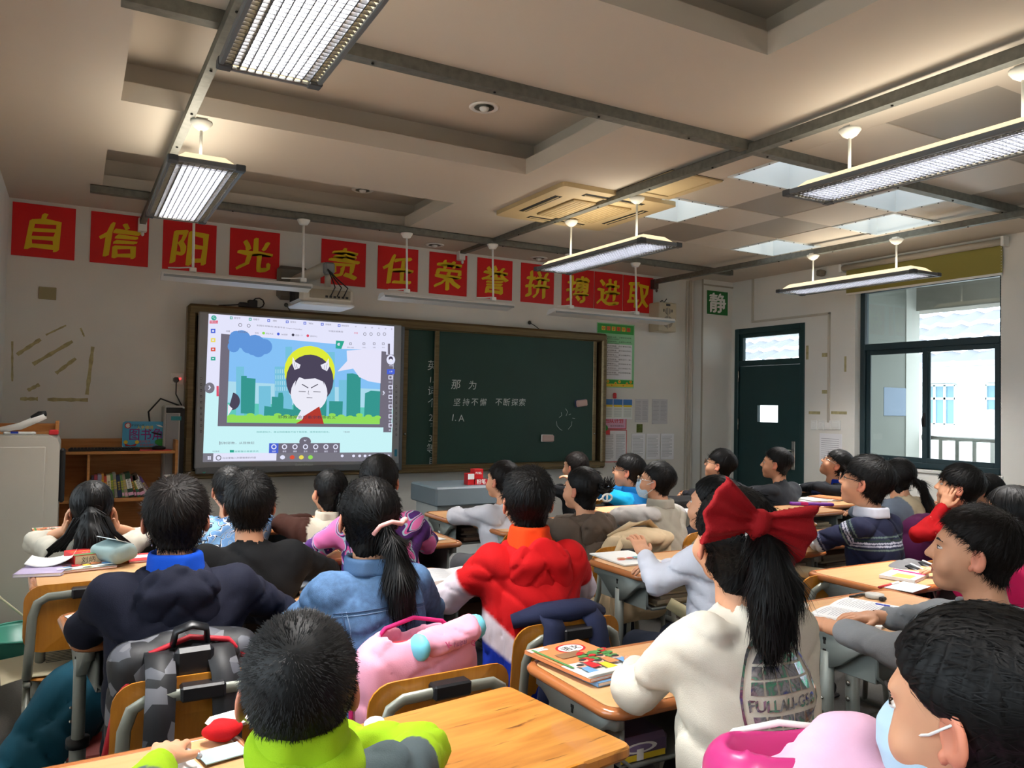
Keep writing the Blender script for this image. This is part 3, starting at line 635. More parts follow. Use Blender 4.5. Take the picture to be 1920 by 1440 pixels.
obj('fixed_panel', MB().box((g1, YF-.06, bz0+.07), (g2+.3, YF-.05, bz1-.08)), m_chalk, bd)
sl = obj('sliding_panel', MB().box((g3, YF-.095, bz0+.075), (g4, YF-.085, bz1-.085)), m_chalk, bd)
obj('panel_stile', MB().box((g3-.045, YF-.10, bz0+.07), (g3, YF-.08, bz1-.08), bev=.004), m_al, sl); obj('panel_stile', MB().box((g4, YF-.10, bz0+.07), (g4+.04, YF-.08, bz1-.08), bev=.004), m_al, sl)
obj('panel_stile', MB().box((g1-.05, YF-.085, bz0+.07), (g1, YF-.05, bz1-.08), bev=.004), m_al, bd)
for x in (g1-.025, g4+.02): obj('lock_knob', MB().ell((x, YF-.104, PY(1114, 813, YF-.1).z), (.012, .01, .012), 10), m_chrome, bd)
ck = Flat(.0002)
def chalk(txt, u, v, h, **k): p = PY(u, v, YF-.0955); ck.text(txt, p.x, p.z, h, 0, **k)
chalk('那', 855, 721, .085, shear=.12); chalk('为', 886, 722, .08, shear=.12)
for ch_, u in zip('坚持不懈不断探索', (857, 874, 890, 906, 935, 950, 965, 979)): chalk(ch_, u, 754, None, width=.068, shear=.12)
chalk('1.', 852, 783, .06, shear=.15); chalk('A', 865, 784, .06)
def cl(pts, w_=.004): ck.line([tuple((lambda p: (p.x, p.z))(PY(u, v, YF-.0955))) for u, v in pts], w_, 0)
cl([(1043, 790), (1044, 798), (1050, 805), (1054, 807)], .003); cl([(1072, 790), (1071, 798), (1065, 805)], .003); cl([(1048, 783), (1053, 779), (1052, 773)], .003); cl([(1060, 766), (1064, 772), (1061, 780)], .003); cl([(1066, 778), (1070, 776)], .003); cl([(1073, 784), (1078, 785)], .003)
place(ck, TM((0, YF-.0955, 0), (1, 0, 0), (0, 0, 1), (0, -1, 0))); obj('chalk_writing', ck, m_write, sl)
c2 = Flat(.0002)
for ch_, u, v, h in (('英', 811, 685, .09), ('1.', 810, 712, .05), ('词', 810, 733, .08), ('个', 810, 755, .08), ('2', 808, 783, .06), ('三', 810, 797, .03), ('3', 807, 822, .06), ('等', 809, 841, .09), ('目', 810, 864, .06)):
    p = PY(u, v, YF-.061); c2.text(ch_, p.x, p.z, h, 0, shear=.05)
place(c2, TM((0, YF-.0605, 0), (1, 0, 0), (0, 0, 1), (0, -1, 0))); obj('chalk_writing', c2, m_write, bd)
er = M('eraser_felt', '#c4a8a0', .9); er2 = M('eraser_back', '#2c3b66', .6)
for lab, u, v, rz_ in (('magnetic board eraser with blue back at the edge of the chalkboard', 1091, 756, -.12), ('pale pink board eraser low on the chalkboard', 1028, 822, .02)):
    p = PY(u, v, YF-.12); o = thing('board_eraser', lab, 'eraser', p, 0, 'felt erasers stuck on the chalkboard'); T_ = Matrix.Rotation(rz_, 4, 'Y')
    obj('felt', MB().box((-.065, -.012, -.033), (.065, .012, .033), 0, .01, T_), er, o); obj('backing', MB().box((-.07, .012, -.036), (.066, .024, .036), 0, .005, T_), er2 if 'blue' in lab else m_white, o)

# ---- interactive whiteboard with the projected picture
TL, TR, BR, BL = PY(372, 583, YBd-.03), PY(752, 611, YBd-.03), PY(748, 870, YBd-.03), PY(365, 880, YBd-.03)
sx0, sx1, sz0, sz1 = TL.x, TR.x, (BL.z+BR.z)/2, (TL.z+TR.z)/2; YS = YF-.135
wbo = thing('interactive_whiteboard', 'interactive whiteboard showing a projected cartoon in a browser window', 'whiteboard', (0, 0, 0))
m_wb = M('whiteboard_frame', '#9ea2a6', .35, metal=.2); m_wbs = M('whiteboard_surface', '#d9dde0', .4)
ff = MB(); ff.box((sx0, YS-.03, sz0), (sx1, YS, sz1), bev=.008); obj('frame', ff, m_wb, wbo)
obj('bottom_rail', MB().box((sx0+.01, YS-.036, sz0-.04), (sx1, YS+.01, sz0+.012), bev=.006), M('whiteboard_rail', '#6d7175', .4), wbo)
obj('edge_profile', MB().box((sx1, YS-.02, sz0-.05), (sx1+.03, YF-.10, sz1-.01), bev=.004), M('edge_grey', '#5b6168', .5), wbo)
P = YS-.031
def L2(u, v): q = PY(u, v, P); return (q.x, q.z)
def Z5(a, b): return L2(340 + a/4, 540 + b/4)        # coordinates read off the enlarged view
E = lambda n, c, s=.68: M('projected_' + n, '#000000', .9, emit=(c, s), spec=0)
mats = [E('white', '#dfe0f6'), E('dark', '#6f6a78'), E('sky', '#83bdf0'), E('cloud', '#5f93d6'), E('teal', '#5fc4b4'), E('tealdark', '#36938c'), E('green', '#8fd85a'), E('halo', '#dbe63a'), E('hair', '#4a4458'), E('skin', '#e6e6f2'), E('robe', '#b03a30'), E('line', '#3a3848'), E('blue', '#4a62cf'), E('bar', '#777580'), E('cyanwhite', '#c5eef2'), E('bubble', '#e2e0f4'), E('brandgreen', '#2fa58e'), E('ear', '#e6a8b0'), E('orange', '#d6513a'), E('yellow', '#e8d65a'), E('tint', '#a9d6e8'), E('bldlight', '#74bdd8'), E('pink', '#d8516a')]
W_, DK, SK, CL, TE, TD, GR, HA, HR, SN, RO, LN, BU, BR_, CW, BB, BG, EA, OR, YE, TI, BLD, PK = range(23)
s = Flat(.00025)
def zp(pts, m): s.poly([Z5(*p) for p in pts], m)
def zr(a, b, c, d, m): zp([(a, d), (c, d), (c, b), (a, b)], m)
def zt_(t, a, b, h, m, **k): p = Z5(a, b); s.text(t, p[0], p[1], h, m, **k)
zp([(163, 1240), (1578, 1232), (1596, 288), (205, 193)], W_)
zp([(163, 1240), (1578, 1232), (1586, 900), (183, 760)], CW)
zp([(163, 1240), (1578, 1232), (1577, 1300), (160, 1305)], BR_); zp([(160, 1305), (1577, 1300), (1577, 1296), (160, 1300)], BR_)
zp([(238, 1300), (712, 1294), (714, 1236), (240, 1240)], W_)
# video frame
zp([(272, 1036), (1520, 1046), (1536, 478), (298, 342)], DK); zp([(1514, 1082), (1574, 1082), (1590, 500), (1530, 500)], DK)
zp([(340, 1010), (1484, 1022), (1498, 452), (366, 348)], SK)
zp([(340, 1010), (1484, 1022), (1490, 760), (352, 700)], TI)
zp([(340, 1010), (1484, 1022), (1487, 900), (346, 860)], TE)
for a, b, c in ((410, 470, 590), (700, 820, 590), (780, 830, 440), (1085, 1150, 480), (580, 670, 735), (1180, 1240, 690)): zp([(a, 960), (c and b, 960), (b, c), (a, c)], BLD)
zp([(445, 940), (548, 945), (556, 680), (490, 675), (490, 660), (448, 660)], TD); zp([(675, 950), (762, 950), (766, 820), (758, 785), (728, 785), (724, 818), (678, 815)], TD)
zp([(618, 960), (840, 965), (842, 912), (622, 885)], TD); zp([(1106, 980), (1206, 980), (1210, 850), (1108, 848)], TD); zp([(1236, 985), (1340, 985), (1344, 658), (1284, 640), (1240, 642)], TD); zp([(1368, 990), (1484, 990), (1490, 775), (1420, 770), (1376, 790)], TD); zp([(838, 960), (1085, 965), (1090, 800), (842, 780)], TD)
for k in range(7):
    for j in range(4): zr(705+k*16, 610+j*44, 711+k*16, 640+j*44, TI)
for k in range(17): a = 345 + k*68; s.poly([(Z5(a+35, 960)[0] + .022*math.cos(t*.63)*1.4, Z5(a+35, 962+10*math.sin(k*2.1))[1] + .016*math.sin(t*.63)) for t in range(10)], GR, up=(k == 0))
zp([(340, 1008), (1484, 1020), (1485, 965), (342, 955)], GR)
for cx, cy, rx in ((400, 400, 40), (450, 385, 60), (500, 440, 45), (550, 430, 70), (620, 440, 52), (575, 470, 45), (390, 440, 38), (410, 372, 44)): q = Z5(cx, cy); s.poly(disc(q[0], q[1], rx*.00118, 16), CL, up=(cx == 400))
zp([(1168, 626), (1240, 548), (1236, 470), (1498, 452), (1490, 715), (1400, 700), (1330, 668), (1285, 605)], BB)
def zd(cx, cy, rx, ry, m, a0=0, a1=360, n=24): q = Z5(cx, cy); k = .00138; s.poly(disc(q[0], q[1], rx*k, n, ry*k, a0, a1), m)
zd(962, 625, 150, 150, HA); zd(832, 765, 22, 36, SN); zd(1085, 768, 20, 34, SN); zd(833, 768, 12, 22, EA); zd(1080, 770, 12, 20, EA)
zd(962, 690, 140, 150, HR); zp([(820, 640), (846, 800), (866, 640)], HR); zp([(1100, 640), (1076, 800), (1056, 640)], HR); zd(956, 790, 108, 112, SN); zp([(848, 740), (872, 830), (940, 900), (990, 905), (1050, 820), (1066, 740)], SN); zp([(846, 740), (862, 660), (960, 625), (1050, 660), (1072, 740), (1056, 700), (1000, 678), (920, 684), (880, 668), (862, 700)], HR)
zp([(845, 614), (882, 602), (890, 576), (852, 556), (832, 516), (828, 570)], SN); zp([(1052, 606), (1088, 624), (1106, 592), (1100, 528), (1080, 560), (1040, 578)], SN)
for q0, q1 in (((842, 560), (852, 604)), ((858, 572), (866, 604)), ((1090, 566), (1080, 612)), ((1072, 578), (1066, 608))): s.line([Z5(*q0), Z5(*q1)], .003, BR_)
zp([(855, 985), (905, 895), (990, 880), (1020, 950), (990, 985)], SN); zp([(915, 960), (1030, 888), (1064, 1018), (855, 1016), (900, 990)], RO)
def zl(pts, w_, m): s.line([Z5(*p) for p in pts], w_, m)
zl([(900, 722), (948, 750)], .007, LN); zl([(968, 750), (1020, 722)], .007, LN); zl([(876, 776), (928, 778)], .004, LN); zl([(985, 778), (1040, 780)], .004, LN); zl([(950, 770), (946, 795), (956, 797)], .003, LN); zl([(935, 822), (978, 824)], .004, LN)
zd(372, 850, 46, 50, HR, 250, 440); zp([(344, 960), (380, 905), (346, 870)], SN)
zt_('邪教通常会打着宗教等名义', 940, 968, .026, LN, width=.47)
# browser furniture
zd(241, 226, 14, 14, BG); zd(241, 226, 8, 8, W_); zt_('e', 241, 228, .022, BG, bold=.03); zr(208, 246, 272, 268, PK); zt_('收藏资讯', 240, 257, .011, W_, width=.075)
for k, c_ in enumerate((BU, YE, OR, BG)): zr(218, 308+70*k, 252, 340+68*k, c_); zr(228, 316+70*k, 242, 330+68*k, W_)
tabs = [(370, 226, '爱党节'), (512, 236, '观看节'), (650, 246, '通知'), (788, 256, '宣传片'), (920, 266, 'Win'), (1050, 274, '班级群'), (1176, 284, '新标签页')]
for i, (a, b, t) in enumerate(tabs):
    zr(a-10, b-10, a+10, b+10, BG if i < 2 else BU); zr(a-5, b-5, a+5, b+5, W_); zt_(t, a+45, b+2, .015, BR_)
for a, b in ((1300, 292), (1372, 298), (1422, 300), (1472, 304), (1522, 308), (1568, 310)): zl([(a-7, b), (a+7, b)], .002, BR_); zl([(a, b-7), (a, b+7)], .002, BR_)
zt_('全国反邪教网 教育平台 https://haodao', 730, 298, .015, BR_, width=.36, rot=-.03); zt_('中国反邪教网', 1150, 328, .014, BR_, width=.12)
for a, t in ((345, '收藏'), (455, '手机收藏夹'), (560, '论坛'), (655, '网址大全'), (765, '360搜索'), (875, '百度一下'), (985, '游戏中心')): zt_(t, a, 326+(a-345)*.06, .014, BR_)
for a, c_ in ((612, GR), (722, BU), (832, LN), (942, PK)): zd(a-2, 322+(a-300)*.06, 8, 8, c_)
zt_('热搜', 1300, 340, .016, PK); 
for a in (1366, 1412, 1468, 1512): zd(a, 348, 10, 10, BR_); zd(a, 348, 7, 7, W_)
for a, b in ((435, 280), (498, 286)): zd(a, b, 10, 10, BR_); zd(a, b, 7, 7, W_)
zp([(1147, 455), (1190, 458), (1212, 400), (1150, 396)], BG); zt_('e', 1170, 424, .022, W_, bold=.05); zp([(1190, 458), (1540, 470), (1548, 415), (1212, 400)], W_)
for a, t in ((1258, '录制小视频'), (1358, '小窗口'), (1434, '设置'), (1502, '关闭')): zt_(t, a, 448, .011, BR_); zr(a-9, 412, a+9, 428, BR_); zr(a-6, 415, a+6, 425, W_)
zr(1536, 420, 1552, 500, DK)
zd(1558, 540, 28, 30, W_); zd(1558, 532, 14, 14, HR); zd(1558, 545, 11, 10, SN); zp([(1528, 648), (1586, 648), (1588, 610), (1530, 610)], BU); zt_('上课', 1557, 628, .014, W_)
for b, t in ((672, '白板'), (746, '课本'), (818, '题库'), (890, '工具'), (962, '管理'), (1030, '更多')): zr(1540, b-16, 1570, b+14, W_); zr(1546, b-10, 1564, b+8, DK); zt_(t, 1552, b+34, .013, W_)
zt_('未登录', 1558, 584, .012, W_)
for a in (205, 1500): zd(a if a < 900 else 1500, 750 if a < 900 else 788, 26 if a < 900 else 14, 30 if a < 900 else 18, BR_)
zt_('›', 204, 748, .03, W_, bold=.03); zt_('›', 1503, 788, .03, W_, bold=.03); zr(256, 735, 273, 812, PK)
zt_('视频源较大，建议网络播放不佳下载观看，推荐使用的版本。', 832, 1078, .013, TD, width=.58); zt_('下载视频', 1225, 1078, .013, BR_)
zt_('抵制邪教，从我做起', 408, 1160, .02, BR_, width=.26); zl([(280, 1146), (280, 1174)], .004, BR_); zt_('今日新闻', 250, 1222, .012, BR_); zr(355, 1212, 386, 1230, BG); zt_('反邪教警示教育资讯', 470, 1222, .013, TD, width=.2)
zp([(646, 1236), (1174, 1232), (1176, 1160), (648, 1162)], DK); zp([(646, 1236), (716, 1236), (718, 1162), (648, 1162)], BU); zd(916, 1150, 34, 28, DK); zt_('⌄', 916, 1142, .012, W_, bold=.03)
for a, t in ((683, '选择'), (762, '画笔'), (840, '擦除'), (918, '互动'), (994, '聚焦'), (1070, '截图'), (1142, '更多')): zd(a, 1188, 15, 15, W_); zd(a, 1188, 9, 9, BU if a < 700 else DK); zt_(t, a, 1222, .014, W_)
for a, b in ((195, 1263), (208, 1263), (195, 1277), (208, 1277)): zr(a-6, b-6, a+5, b+6, W_)
zd(270, 1270, 15, 15, BR_); zd(270, 1270, 10, 10, W_); zt_('在这里输入你要搜索的内容', 425, 1270, .015, BR_, width=.25)
for a, c_ in ((746, W_), (818, OR), (886, YE), (954, GR)): zd(a, 1266, 14, 12, c_)
for a in (1190, 1275, 1320, 1360, 1396, 1534): zd(a, 1256, 9, 8, W_)
zt_('14:07', 1466, 1242, .012, W_); zt_('2022/11/3', 1466, 1262, .009, W_)
place(s, TM((0, P, 0), (1, 0, 0), (0, 0, 1), (0, -1, 0))); obj('projected_picture', s, mats, wbo)
bt = Flat(.0002)
for u, v in ((377, 730), (743, 745)):
    for k in range(10): p = PY(u, v-20 + k*11 if u < 500 else v-20+k*10, P); bt.rect(p.x-.006, p.z-.008, p.x+.006, p.z+.008, 0, k == 0); bt.rect(p.x-.003, p.z-.005, p.x+.003, p.z+.005, 1, k == 0)
p = PY(570, 871, P); bt.text('GeneralVision', p.x, p.z, .018, 1)
p = PY(742, 849, P); bt.rect(p.x-.012, p.z-.03, p.x+.012, p.z+.03, 2)
place(bt, TM((0, P, 0), (1, 0, 0), (0, 0, 1), (0, -1, 0))); obj('edge_buttons', bt, [m_txt, m_wbs, M('sticker_teal', '#1a7a92', .5)], wbo)
# small lamps and cables below the whiteboard corner
p = PY(372, 882, YBd-.05); g = MB().box((p.x-.02, YBd-.04, p.z-.03), (p.x+.22, YBd-.02, p.z+.03), bev=.006); o = thing('cable_box', 'small black box with two green lights under the whiteboard corner', 'cable box'); obj('casing', g, m_black, o)
m_gled = M('green_led', '#0c4020', .4, emit=('#30ff60', 3))
for k in (0, 1): obj('led', MB().ell((p.x+.10+k*.025, YBd-.042, p.z+.008), (.006, .004, .006), 8), m_gled, o)
obj('cable', MB().tube([(p.x, YBd-.045, p.z), (p.x+.04, YBd-.06, p.z-.02), (p.x+.08, YBd-.045, p.z+.01)], .006, 6), M('teal_cable', '#4bb0a0', .5), o)
p = PY(367, 585, P-.004)
# ---- projector on its wall arm
pr = thing('projector', 'white short-throw projector on a wall arm above the whiteboard', 'projector', (0, 0, 0))
Yp = 5.98; a, b = PY(556, 560, Yp), PY(668, 556, Yp); zc_ = PY(615, 556, Yp).z
m_pj = M('projector_white', '#cfcabd', .45); px_ = (a.x+b.x)/2; pw = .46
obj('body', MB().box((px_-.21, Yp-.02, zc_-.055), (px_+.21, Yp+.34, zc_+.075), bev=.025), m_pj, pr)
obj('base_plate', MB().box((px_-.215, Yp-.03, zc_-.075), (px_+.215, Yp+.35, zc_-.052), bev=.01), M('projector_base', '#eef2f4', .4), pr)
vg = MB()
for k in range(9): vg.box((px_-.216, Yp+.02+k*.032, zc_-.03), (px_-.209, Yp+.036+k*.032, zc_+.055))
obj('vent', vg, m_black, pr); obj('port_panel', MB().box((px_-.14, Yp-.024, zc_-.02), (px_+.18, Yp-.018, zc_+.05), bev=.004), M('port_grey', '#97907f', .6), pr)
pt = MB()
for k in range(6): pt.box((px_-.02+k*.032, Yp-.028, zc_-.012), (px_+.0+k*.032, Yp-.022, zc_+.004))
obj('ports', pt, m_black, pr)
wa = PY(548, 530, YF-.02); obj('wall_plate', MB().box((wa.x-.13, YF-.07, wa.z-.15), (wa.x+.13, YF-.001, wa.z+.13), bev=.03), M('plate_grey', '#6c675e', .6), pr)
ea = PY(618, 503, Yp+.12); obj('arm', MB().tube([(wa.x+.02, YF-.05, wa.z), (ea.x-.03, Yp+.14, ea.z)], [.055, .05], 12), m_pj, pr)
obj('arm_end', MB().box((ea.x-.05, Yp+.07, ea.z-.05), (ea.x+.03, Yp+.19, ea.z+.04), bev=.012), M('arm_grey', '#8d9294', .5), pr)
obj('neck', MB().tube([(ea.x-.01, Yp+.13, ea.z-.04), (ea.x-.01, Yp+.13, zc_+.07)], .025, 8), m_pj, pr)
for k in range(3): obj('cable', MB().tube([(ea.x-.03, Yp+.06, ea.z-.02), (ea.x-.02+.02*k, Yp-.02, ea.z-.10), (ea.x+.0+.05*k, Yp-.045, zc_+.07), (ea.x+.05*k-.03, Yp-.035, zc_)], .005, 6), m_black, pr)
p = PY(460, 572, YF-.08)
o = thing('power_adapter', 'black power adapter with coiled cable on top of the board frame', 'power adapter'); obj('brick', MB().box((p.x-.05, YF-.10, bz1), (p.x+.03, YF-.05, bz1+.04), bev=.006).box((p.x+.02, YF-.10, bz1), (p.x+.09, YF-.04, bz1+.065), bev=.006), m_black, o)
obj('cable', MB().tube([(p.x-.05, YF-.08, bz1+.02), (p.x-.12, YF-.09, bz1+.01), (p.x-.2, YF-.07, bz1+.004)], .005, 6).tube([(p.x+.10+.045*math.cos(t*.7), YF-.08, bz1+.045+.04*math.sin(t*.7)) for t in range(10)], .006, 6), m_black, o)
p = PY(992, 605, YF); tag(obj('wall_cable_outlet', MB().ell((p.x, YF-.01, p.z), (.02, .012, .02), 10).tube([(p.x, YF-.012, p.z), (p.x+.05, YF-.03, p.z-.03), (p.x+.11, YF-.03, bz1)], .004, 6), m_black), 'small dark cable outlet in the wall above the chalkboard', 'cable outlet')
p = PY(536, 572, YF); tag(obj('wall_hook', MB().ell((p.x, YF-.01, p.z), (.018, .012, .018), 10).tube([(p.x, YF-.012, p.z), (p.x+.03, YF-.03, p.z-.05)], .004, 6), m_steel), 'small metal wall hook under the projector arm plate', 'hook')

# ---- posters and papers beside the board
def sheet(name, label, cat, u0, v0, u1, v1, paint, mats_, grp=None, Y=YF, d=.004):
    a, b = PY(u0, v0, Y-d), PY(u1, v1, Y-d); w_, h_ = b.x-a.x, a.z-b.z; f = Flat(.0003); paint(f, w_, h_)
    mb = MB().box((0, -.0025, -h_), (w_, 0, 0), 0); place(f, front(0, -.0027, -h_)); mb.add(f.v, f.f, 0); k = len(mb.m) - len(f.m); mb.m[k:] = f.m; o = obj(name, mb, mats_, loc=(a.x, Y-d, a.z)); tag(o, label, cat, grp); return o
m_g1 = M('poster_green', '#2e9c3c', .5); m_g2 = M('poster_palegreen', '#8fcf9a', .5); m_pink2 = M('print_pink', '#d8a6c0', .6); m_b1 = M('print_blue', '#3a76b8', .5); m_ylw = M('print_yellow', '#e3c934', .5); m_pr = M('print_red', '#c8252c', .5); m_gry = M('print_grey', '#9a9aa2', .8)
def poster(f, w_, h_):
    f.rect(0, 0, w_, h_, 2); f.rect(.01, h_*.84, w_-.01, h_-.01, 1); f.rect(.01, .01, w_-.01, h_*.12, 1); f.rect(.01, .01, w_-.01, h_*.06, 4); f.rect(.03, h_*.13, w_-.03, h_*.83, 0); f.rect(.03, h_*.68, w_-.03, h_*.83, 2)
    for k, c_ in enumerate('中小学生守则'): x = w_*(.17+.132*k); f.rect(x-.024, h_*.885, x+.024, h_*.95, 4 if k % 2 == 0 else 5, k == 0); f.text(c_, x, h_*.917, .036, 3, bold=.02)
    ls = ['爱党爱国爱人民，了解党史国情。', '好学多问肯钻研，上课专心听讲。', '勤劳笃行乐奉献，自己事自己做。', '明礼守法讲美德，遵守国法校纪。', '孝亲尊师善待人，孝父母敬师长。', '诚实守信有担当，保持言行一致。', '自强自律健身心，坚持锻炼身体。', '珍爱生命保安全，红灯停绿灯行。', '勤俭节约护家园，不比吃喝穿戴。']
    for k, t in enumerate(ls): y = h_*(.785-.069*k); f.text(t, w_*.52, y, .015, 6, width=w_*.8, up=(k == 0)); f.text('积极参加集体活动与志愿服务。', w_*.36, y-h_*.03, .012, 6, width=w_*.46, up=False)
    for k in range(9): f.poly(disc(w_*(.1+.1*k), h_*(.035+.03*(k % 3)), .017, 10), 4); f.poly(disc(w_*(.1+.1*k), h_*(.035+.03*(k % 3)), .008, 8), 5)
sheet('rules_poster', 'green bordered pupil rules poster hanging beside the chalkboard', 'poster', 1119, 604, 1188, 728, poster, [m_paper, m_g1, m_g2, m_pr, m_ylw, M('print_orange', '#d8732c', .5), m_txt])
def lines(n, cols=1, hd=False):
    def fn(f, w_, h_):
        for c_ in range(cols):
            for k in range(n):
                x0 = w_*(c_+.08)/cols; x1 = w_*(c_+.9-(.3*random.random() if k % 3 == 2 else .05))/cols; y = h_*(.9-.82*k/n); f.rect(x0, y-.0018, x1, y+.0018, 1, k == 0)
        if hd: f.rect(w_*.2, h_*.93, w_*.8, h_*.955, 1)
    return fn
random.seed(3)
def cal(f, w_, h_):
    X_ = [(w_*k/3+.003, w_*(k+1)/3-.003) for k in range(3)]
    for k, (x0, x1) in enumerate(X_): f.rect(x0, .01, x1, h_-.005, 2, k == 0)
    for k, (x0, x1) in enumerate(X_): f.rect(x0, h_*.66, x1, h_-.005, 1, k == 0)
    for k, (x0, x1) in enumerate(X_): f.rect(x0+.005, h_*.6, x1-.005, h_*.7, 3, k == 0)
    for k, (x0, x1) in enumerate(X_):
        for j in range(8): f.rect(x0+.01, h_*(.12+.055*j), x1-.012, h_*(.135+.055*j), 4, k+j == 0)
sheet('blue_notice', 'blue-topped three-page notice pinned below the rules poster', 'notice', 1131, 747, 1185, 786, cal, [m_paper, m_b1, M('notice_pale', '#dfe6dd', .7), m_ylw, m_gry], d=.012)
o = PY(1151, 742, YF); tag(obj('red_magnet', MB().box((o.x-.02, YF-.03, o.z-.03), (o.x+.02, YF, o.z+.03), bev=.01), m_pr), 'small dark red hook above the blue-topped notice', 'hook')
def pinkp(f, w_, h_): f.rect(0, 0, w_, h_, 1); f.rect(.01, .01, w_-.01, h_-.005, 2); f.text('班队计划', w_*.45, h_*.78, .05, 1, width=w_*.8, bold=.03); f.text('育才学校教导处', w_*.6, h_*.3, .018, 3, width=w_*.6); f.poly(disc(w_*.1, h_*.12, .03, 10), 4)
sheet('pink_class_plan', 'pink class plan folder hanging below the blue-topped notice', 'folder', 1131, 784, 1174, 805, pinkp, [m_paper, m_pr, m_pink2, m_txt, m_g1])
def redp(f, w_, h_): f.rect(0, 0, w_, h_, 1); f.rect(.006, .008, w_-.008, h_-.008, 0); f.rect(0, h_*.82, w_*.3, h_, 1); lines(26, 2)(f, w_, h_*.95); 
sheet('timetable', 'red-edged timetable sheet below the pink class plan', 'timetable', 1131, 806, 1174, 866, lambda f, w_, h_: (f.rect(0, 0, w_, h_, 2), f.rect(.006, .008, w_-.008, h_-.008, 0), f.rect(0, h_*.84, w_*.28, h_, 2), lines(24, 2)(f, w_, h_*.95)), [m_paper, m_gry, m_pr])
for lab, u0, v0, u1, v1, n in (('faint printed sheet with columns, nearer the chalkboard', 1191, 748, 1215, 792, 16), ('faint printed sheet with columns, nearer the conduit', 1223, 748, 1251, 795, 16)):
    sheet('paper_sheet', lab, 'paper', u0, v0, u1, v1, lines(n, 2), [M('thin_paper', '#c4c4c6', .9), m_gry], 'small sheets on the board wall')
for lab, u0, u1 in (('printed page, first of the three hung in a row', 1184, 1209), ('printed page, middle of the three hung in a row', 1212, 1237), ('printed page, last of the three, nearest the conduit', 1239, 1263)):
    sheet('paper_sheet', lab, 'paper', u0, 813, u1, 861, lines(18), [m_paper, m_gry], 'three printed pages in a row')
p = PY(1199, 803, YF); tag(obj('leaf_sticker', MB().box((p.x-.04, YF-.004, p.z-.045), (p.x+.04, YF, p.z+.045), bev=.002).ell((p.x, YF-.005, p.z+.005), (.03, .004, .035), 10), M('leaf_print', '#6d7a34', .7, var=(40, .5))), 'small green leaf picture above the three pages', 'sticker')
p0 = PY(1140, 905, 6.3)
# ---- loudspeaker
p, q = PY(1237, 566, YF-.16), PY(1265, 623, YF-.16); sx = (p.x+q.x)/2; sp_ = thing('loudspeaker', 'beige wall loudspeaker with two round grilles beside the last banner', 'loudspeaker', (sx, YF, (p.z+q.z)/2)); w_ = (q.x-p.x)*1.15; h_ = p.z-q.z
m_sp = M('speaker_beige', '#bfb39a', .5); m_gr = M('speaker_grille', '#8e877b', .7)
obj('cabinet', MB().box((-w_/2, -.17, -h_/2), (w_/2, 0, h_/2), bev=.008), m_sp, sp_)
for z, r in ((h_*.2, .036), (-h_*.17, .062)): obj('grille', MB().prism(disc(0, 0, r, 20), 0, .006, 0, TM((.0, -.17, z), (1, 0, 0), (0, 0, 1), (0, -1, 0))), m_gr, sp_)
obj('centre_bar', MB().box((-.004, -.178, -h_*.42), (.004, -.17, h_*.33)), m_sp, sp_); obj('badge', MB().box((-.025, -.172, h_*.38), (.03, -.169, h_*.45)), m_black, sp_)
for s_ in (-1, 1): obj('port', MB().box((s_*.055-.007, -.172, h_*.17), (s_*.055+.007, -.169, h_*.27), bev=.002), m_black, sp_)
obj('cable', MB().tube([(-.06, -.1, h_/2), (-.02, -.1, h_/2+.03), (.02, -.08, h_/2+.01), (.04, -.1, h_/2+.05)], .005, 6), m_black, sp_)
# ---- green quiet sign on the pier
def quiet(f, w_, h_): f.text('静', w_/2, h_/2, h_*.8, 1, bold=.03, width=w_*.78)
sheet('quiet_sign', 'green sign with the white character jing on the corner pier', 'sign', 1326, 544, 1364, 592, quiet, [M('sign_green', '#0f6a28', .5), m_white], Y=yp)
# ---- left part of the wall: switch cover, tape residue, socket
p = PY(89, 550, YF); tag(obj('blank_plate', MB().box((p.x-.055, YF-.008, p.z-.045), (p.x+.055, YF, p.z+.045), bev=.003).box((p.x-.04, YF-.01, p.z-.035), (p.x+.035, YF-.008, p.z+.035)), M('plate_olive', '#99906a', .6)), 'square olive blank wall plate under the first banner', 'wall plate')
m_tape = M('tape_residue', '#b3a97c', .8, var=(30, .3)); n = 0
tp = [((32, 665), (76, 636)), ((62, 683), (136, 640)), ((105, 700), (142, 672)), ((174, 650), (163, 740)), ((38, 748), (71, 748)), ((89, 749), (165, 750)), ((52, 732), (74, 721)), ((23, 640), (23, 715)), ((86, 628), (124, 610)), ((151, 615), (158, 631))]
for (a, b), (c_, d) in tp:
    pa, pb = PY(a, b, YF), PY(c_, d, YF); w_ = .012 if n < 7 else .006; dx, dz = pb.x-pa.x, pb.z-pa.z; L = math.hypot(dx, dz); nx, nz = -dz/L*w_, dx/L*w_; mb = MB(); K = 7; ring = []
    for k in range(K+1):
        t = k/K; j = 1 + .25*math.sin(k*2.3+n); ring.append((pa.x+dx*t, pa.z+dz*t, nx*j, nz*j))
    pts = [(x+a1, z+b1) for x, z, a1, b1 in ring] + [(x-a1, z-b1) for x, z, a1, b1 in ring[::-1]]
    mb.prism(pts, 0, .0012, 0, TM((0, YF, 0), (1, 0, 0), (0, 0, 1), (0, -1, 0)))
    o = obj('tape_residue', mb, m_tape); tag(o, 'strip of old yellowed tape on the bare wall, ' + ['upper slanting one at the outer side', 'long slanting one in the middle', 'short slanting one with a brown end', 'upright one nearest the socket', 'short level one at the bottom', 'long level one at the bottom', 'little slanting one above the bottom strips', 'faint upright line farthest from the board', 'faint slanting trace at the top', 'short faint trace near the top corner'][n], 'tape', 'old tape strips on the bare wall'); n += 1
p = PY(332, 710, YF); so = thing('wall_socket', 'white wall socket with a grey plug and red light beside the board', 'socket', p)
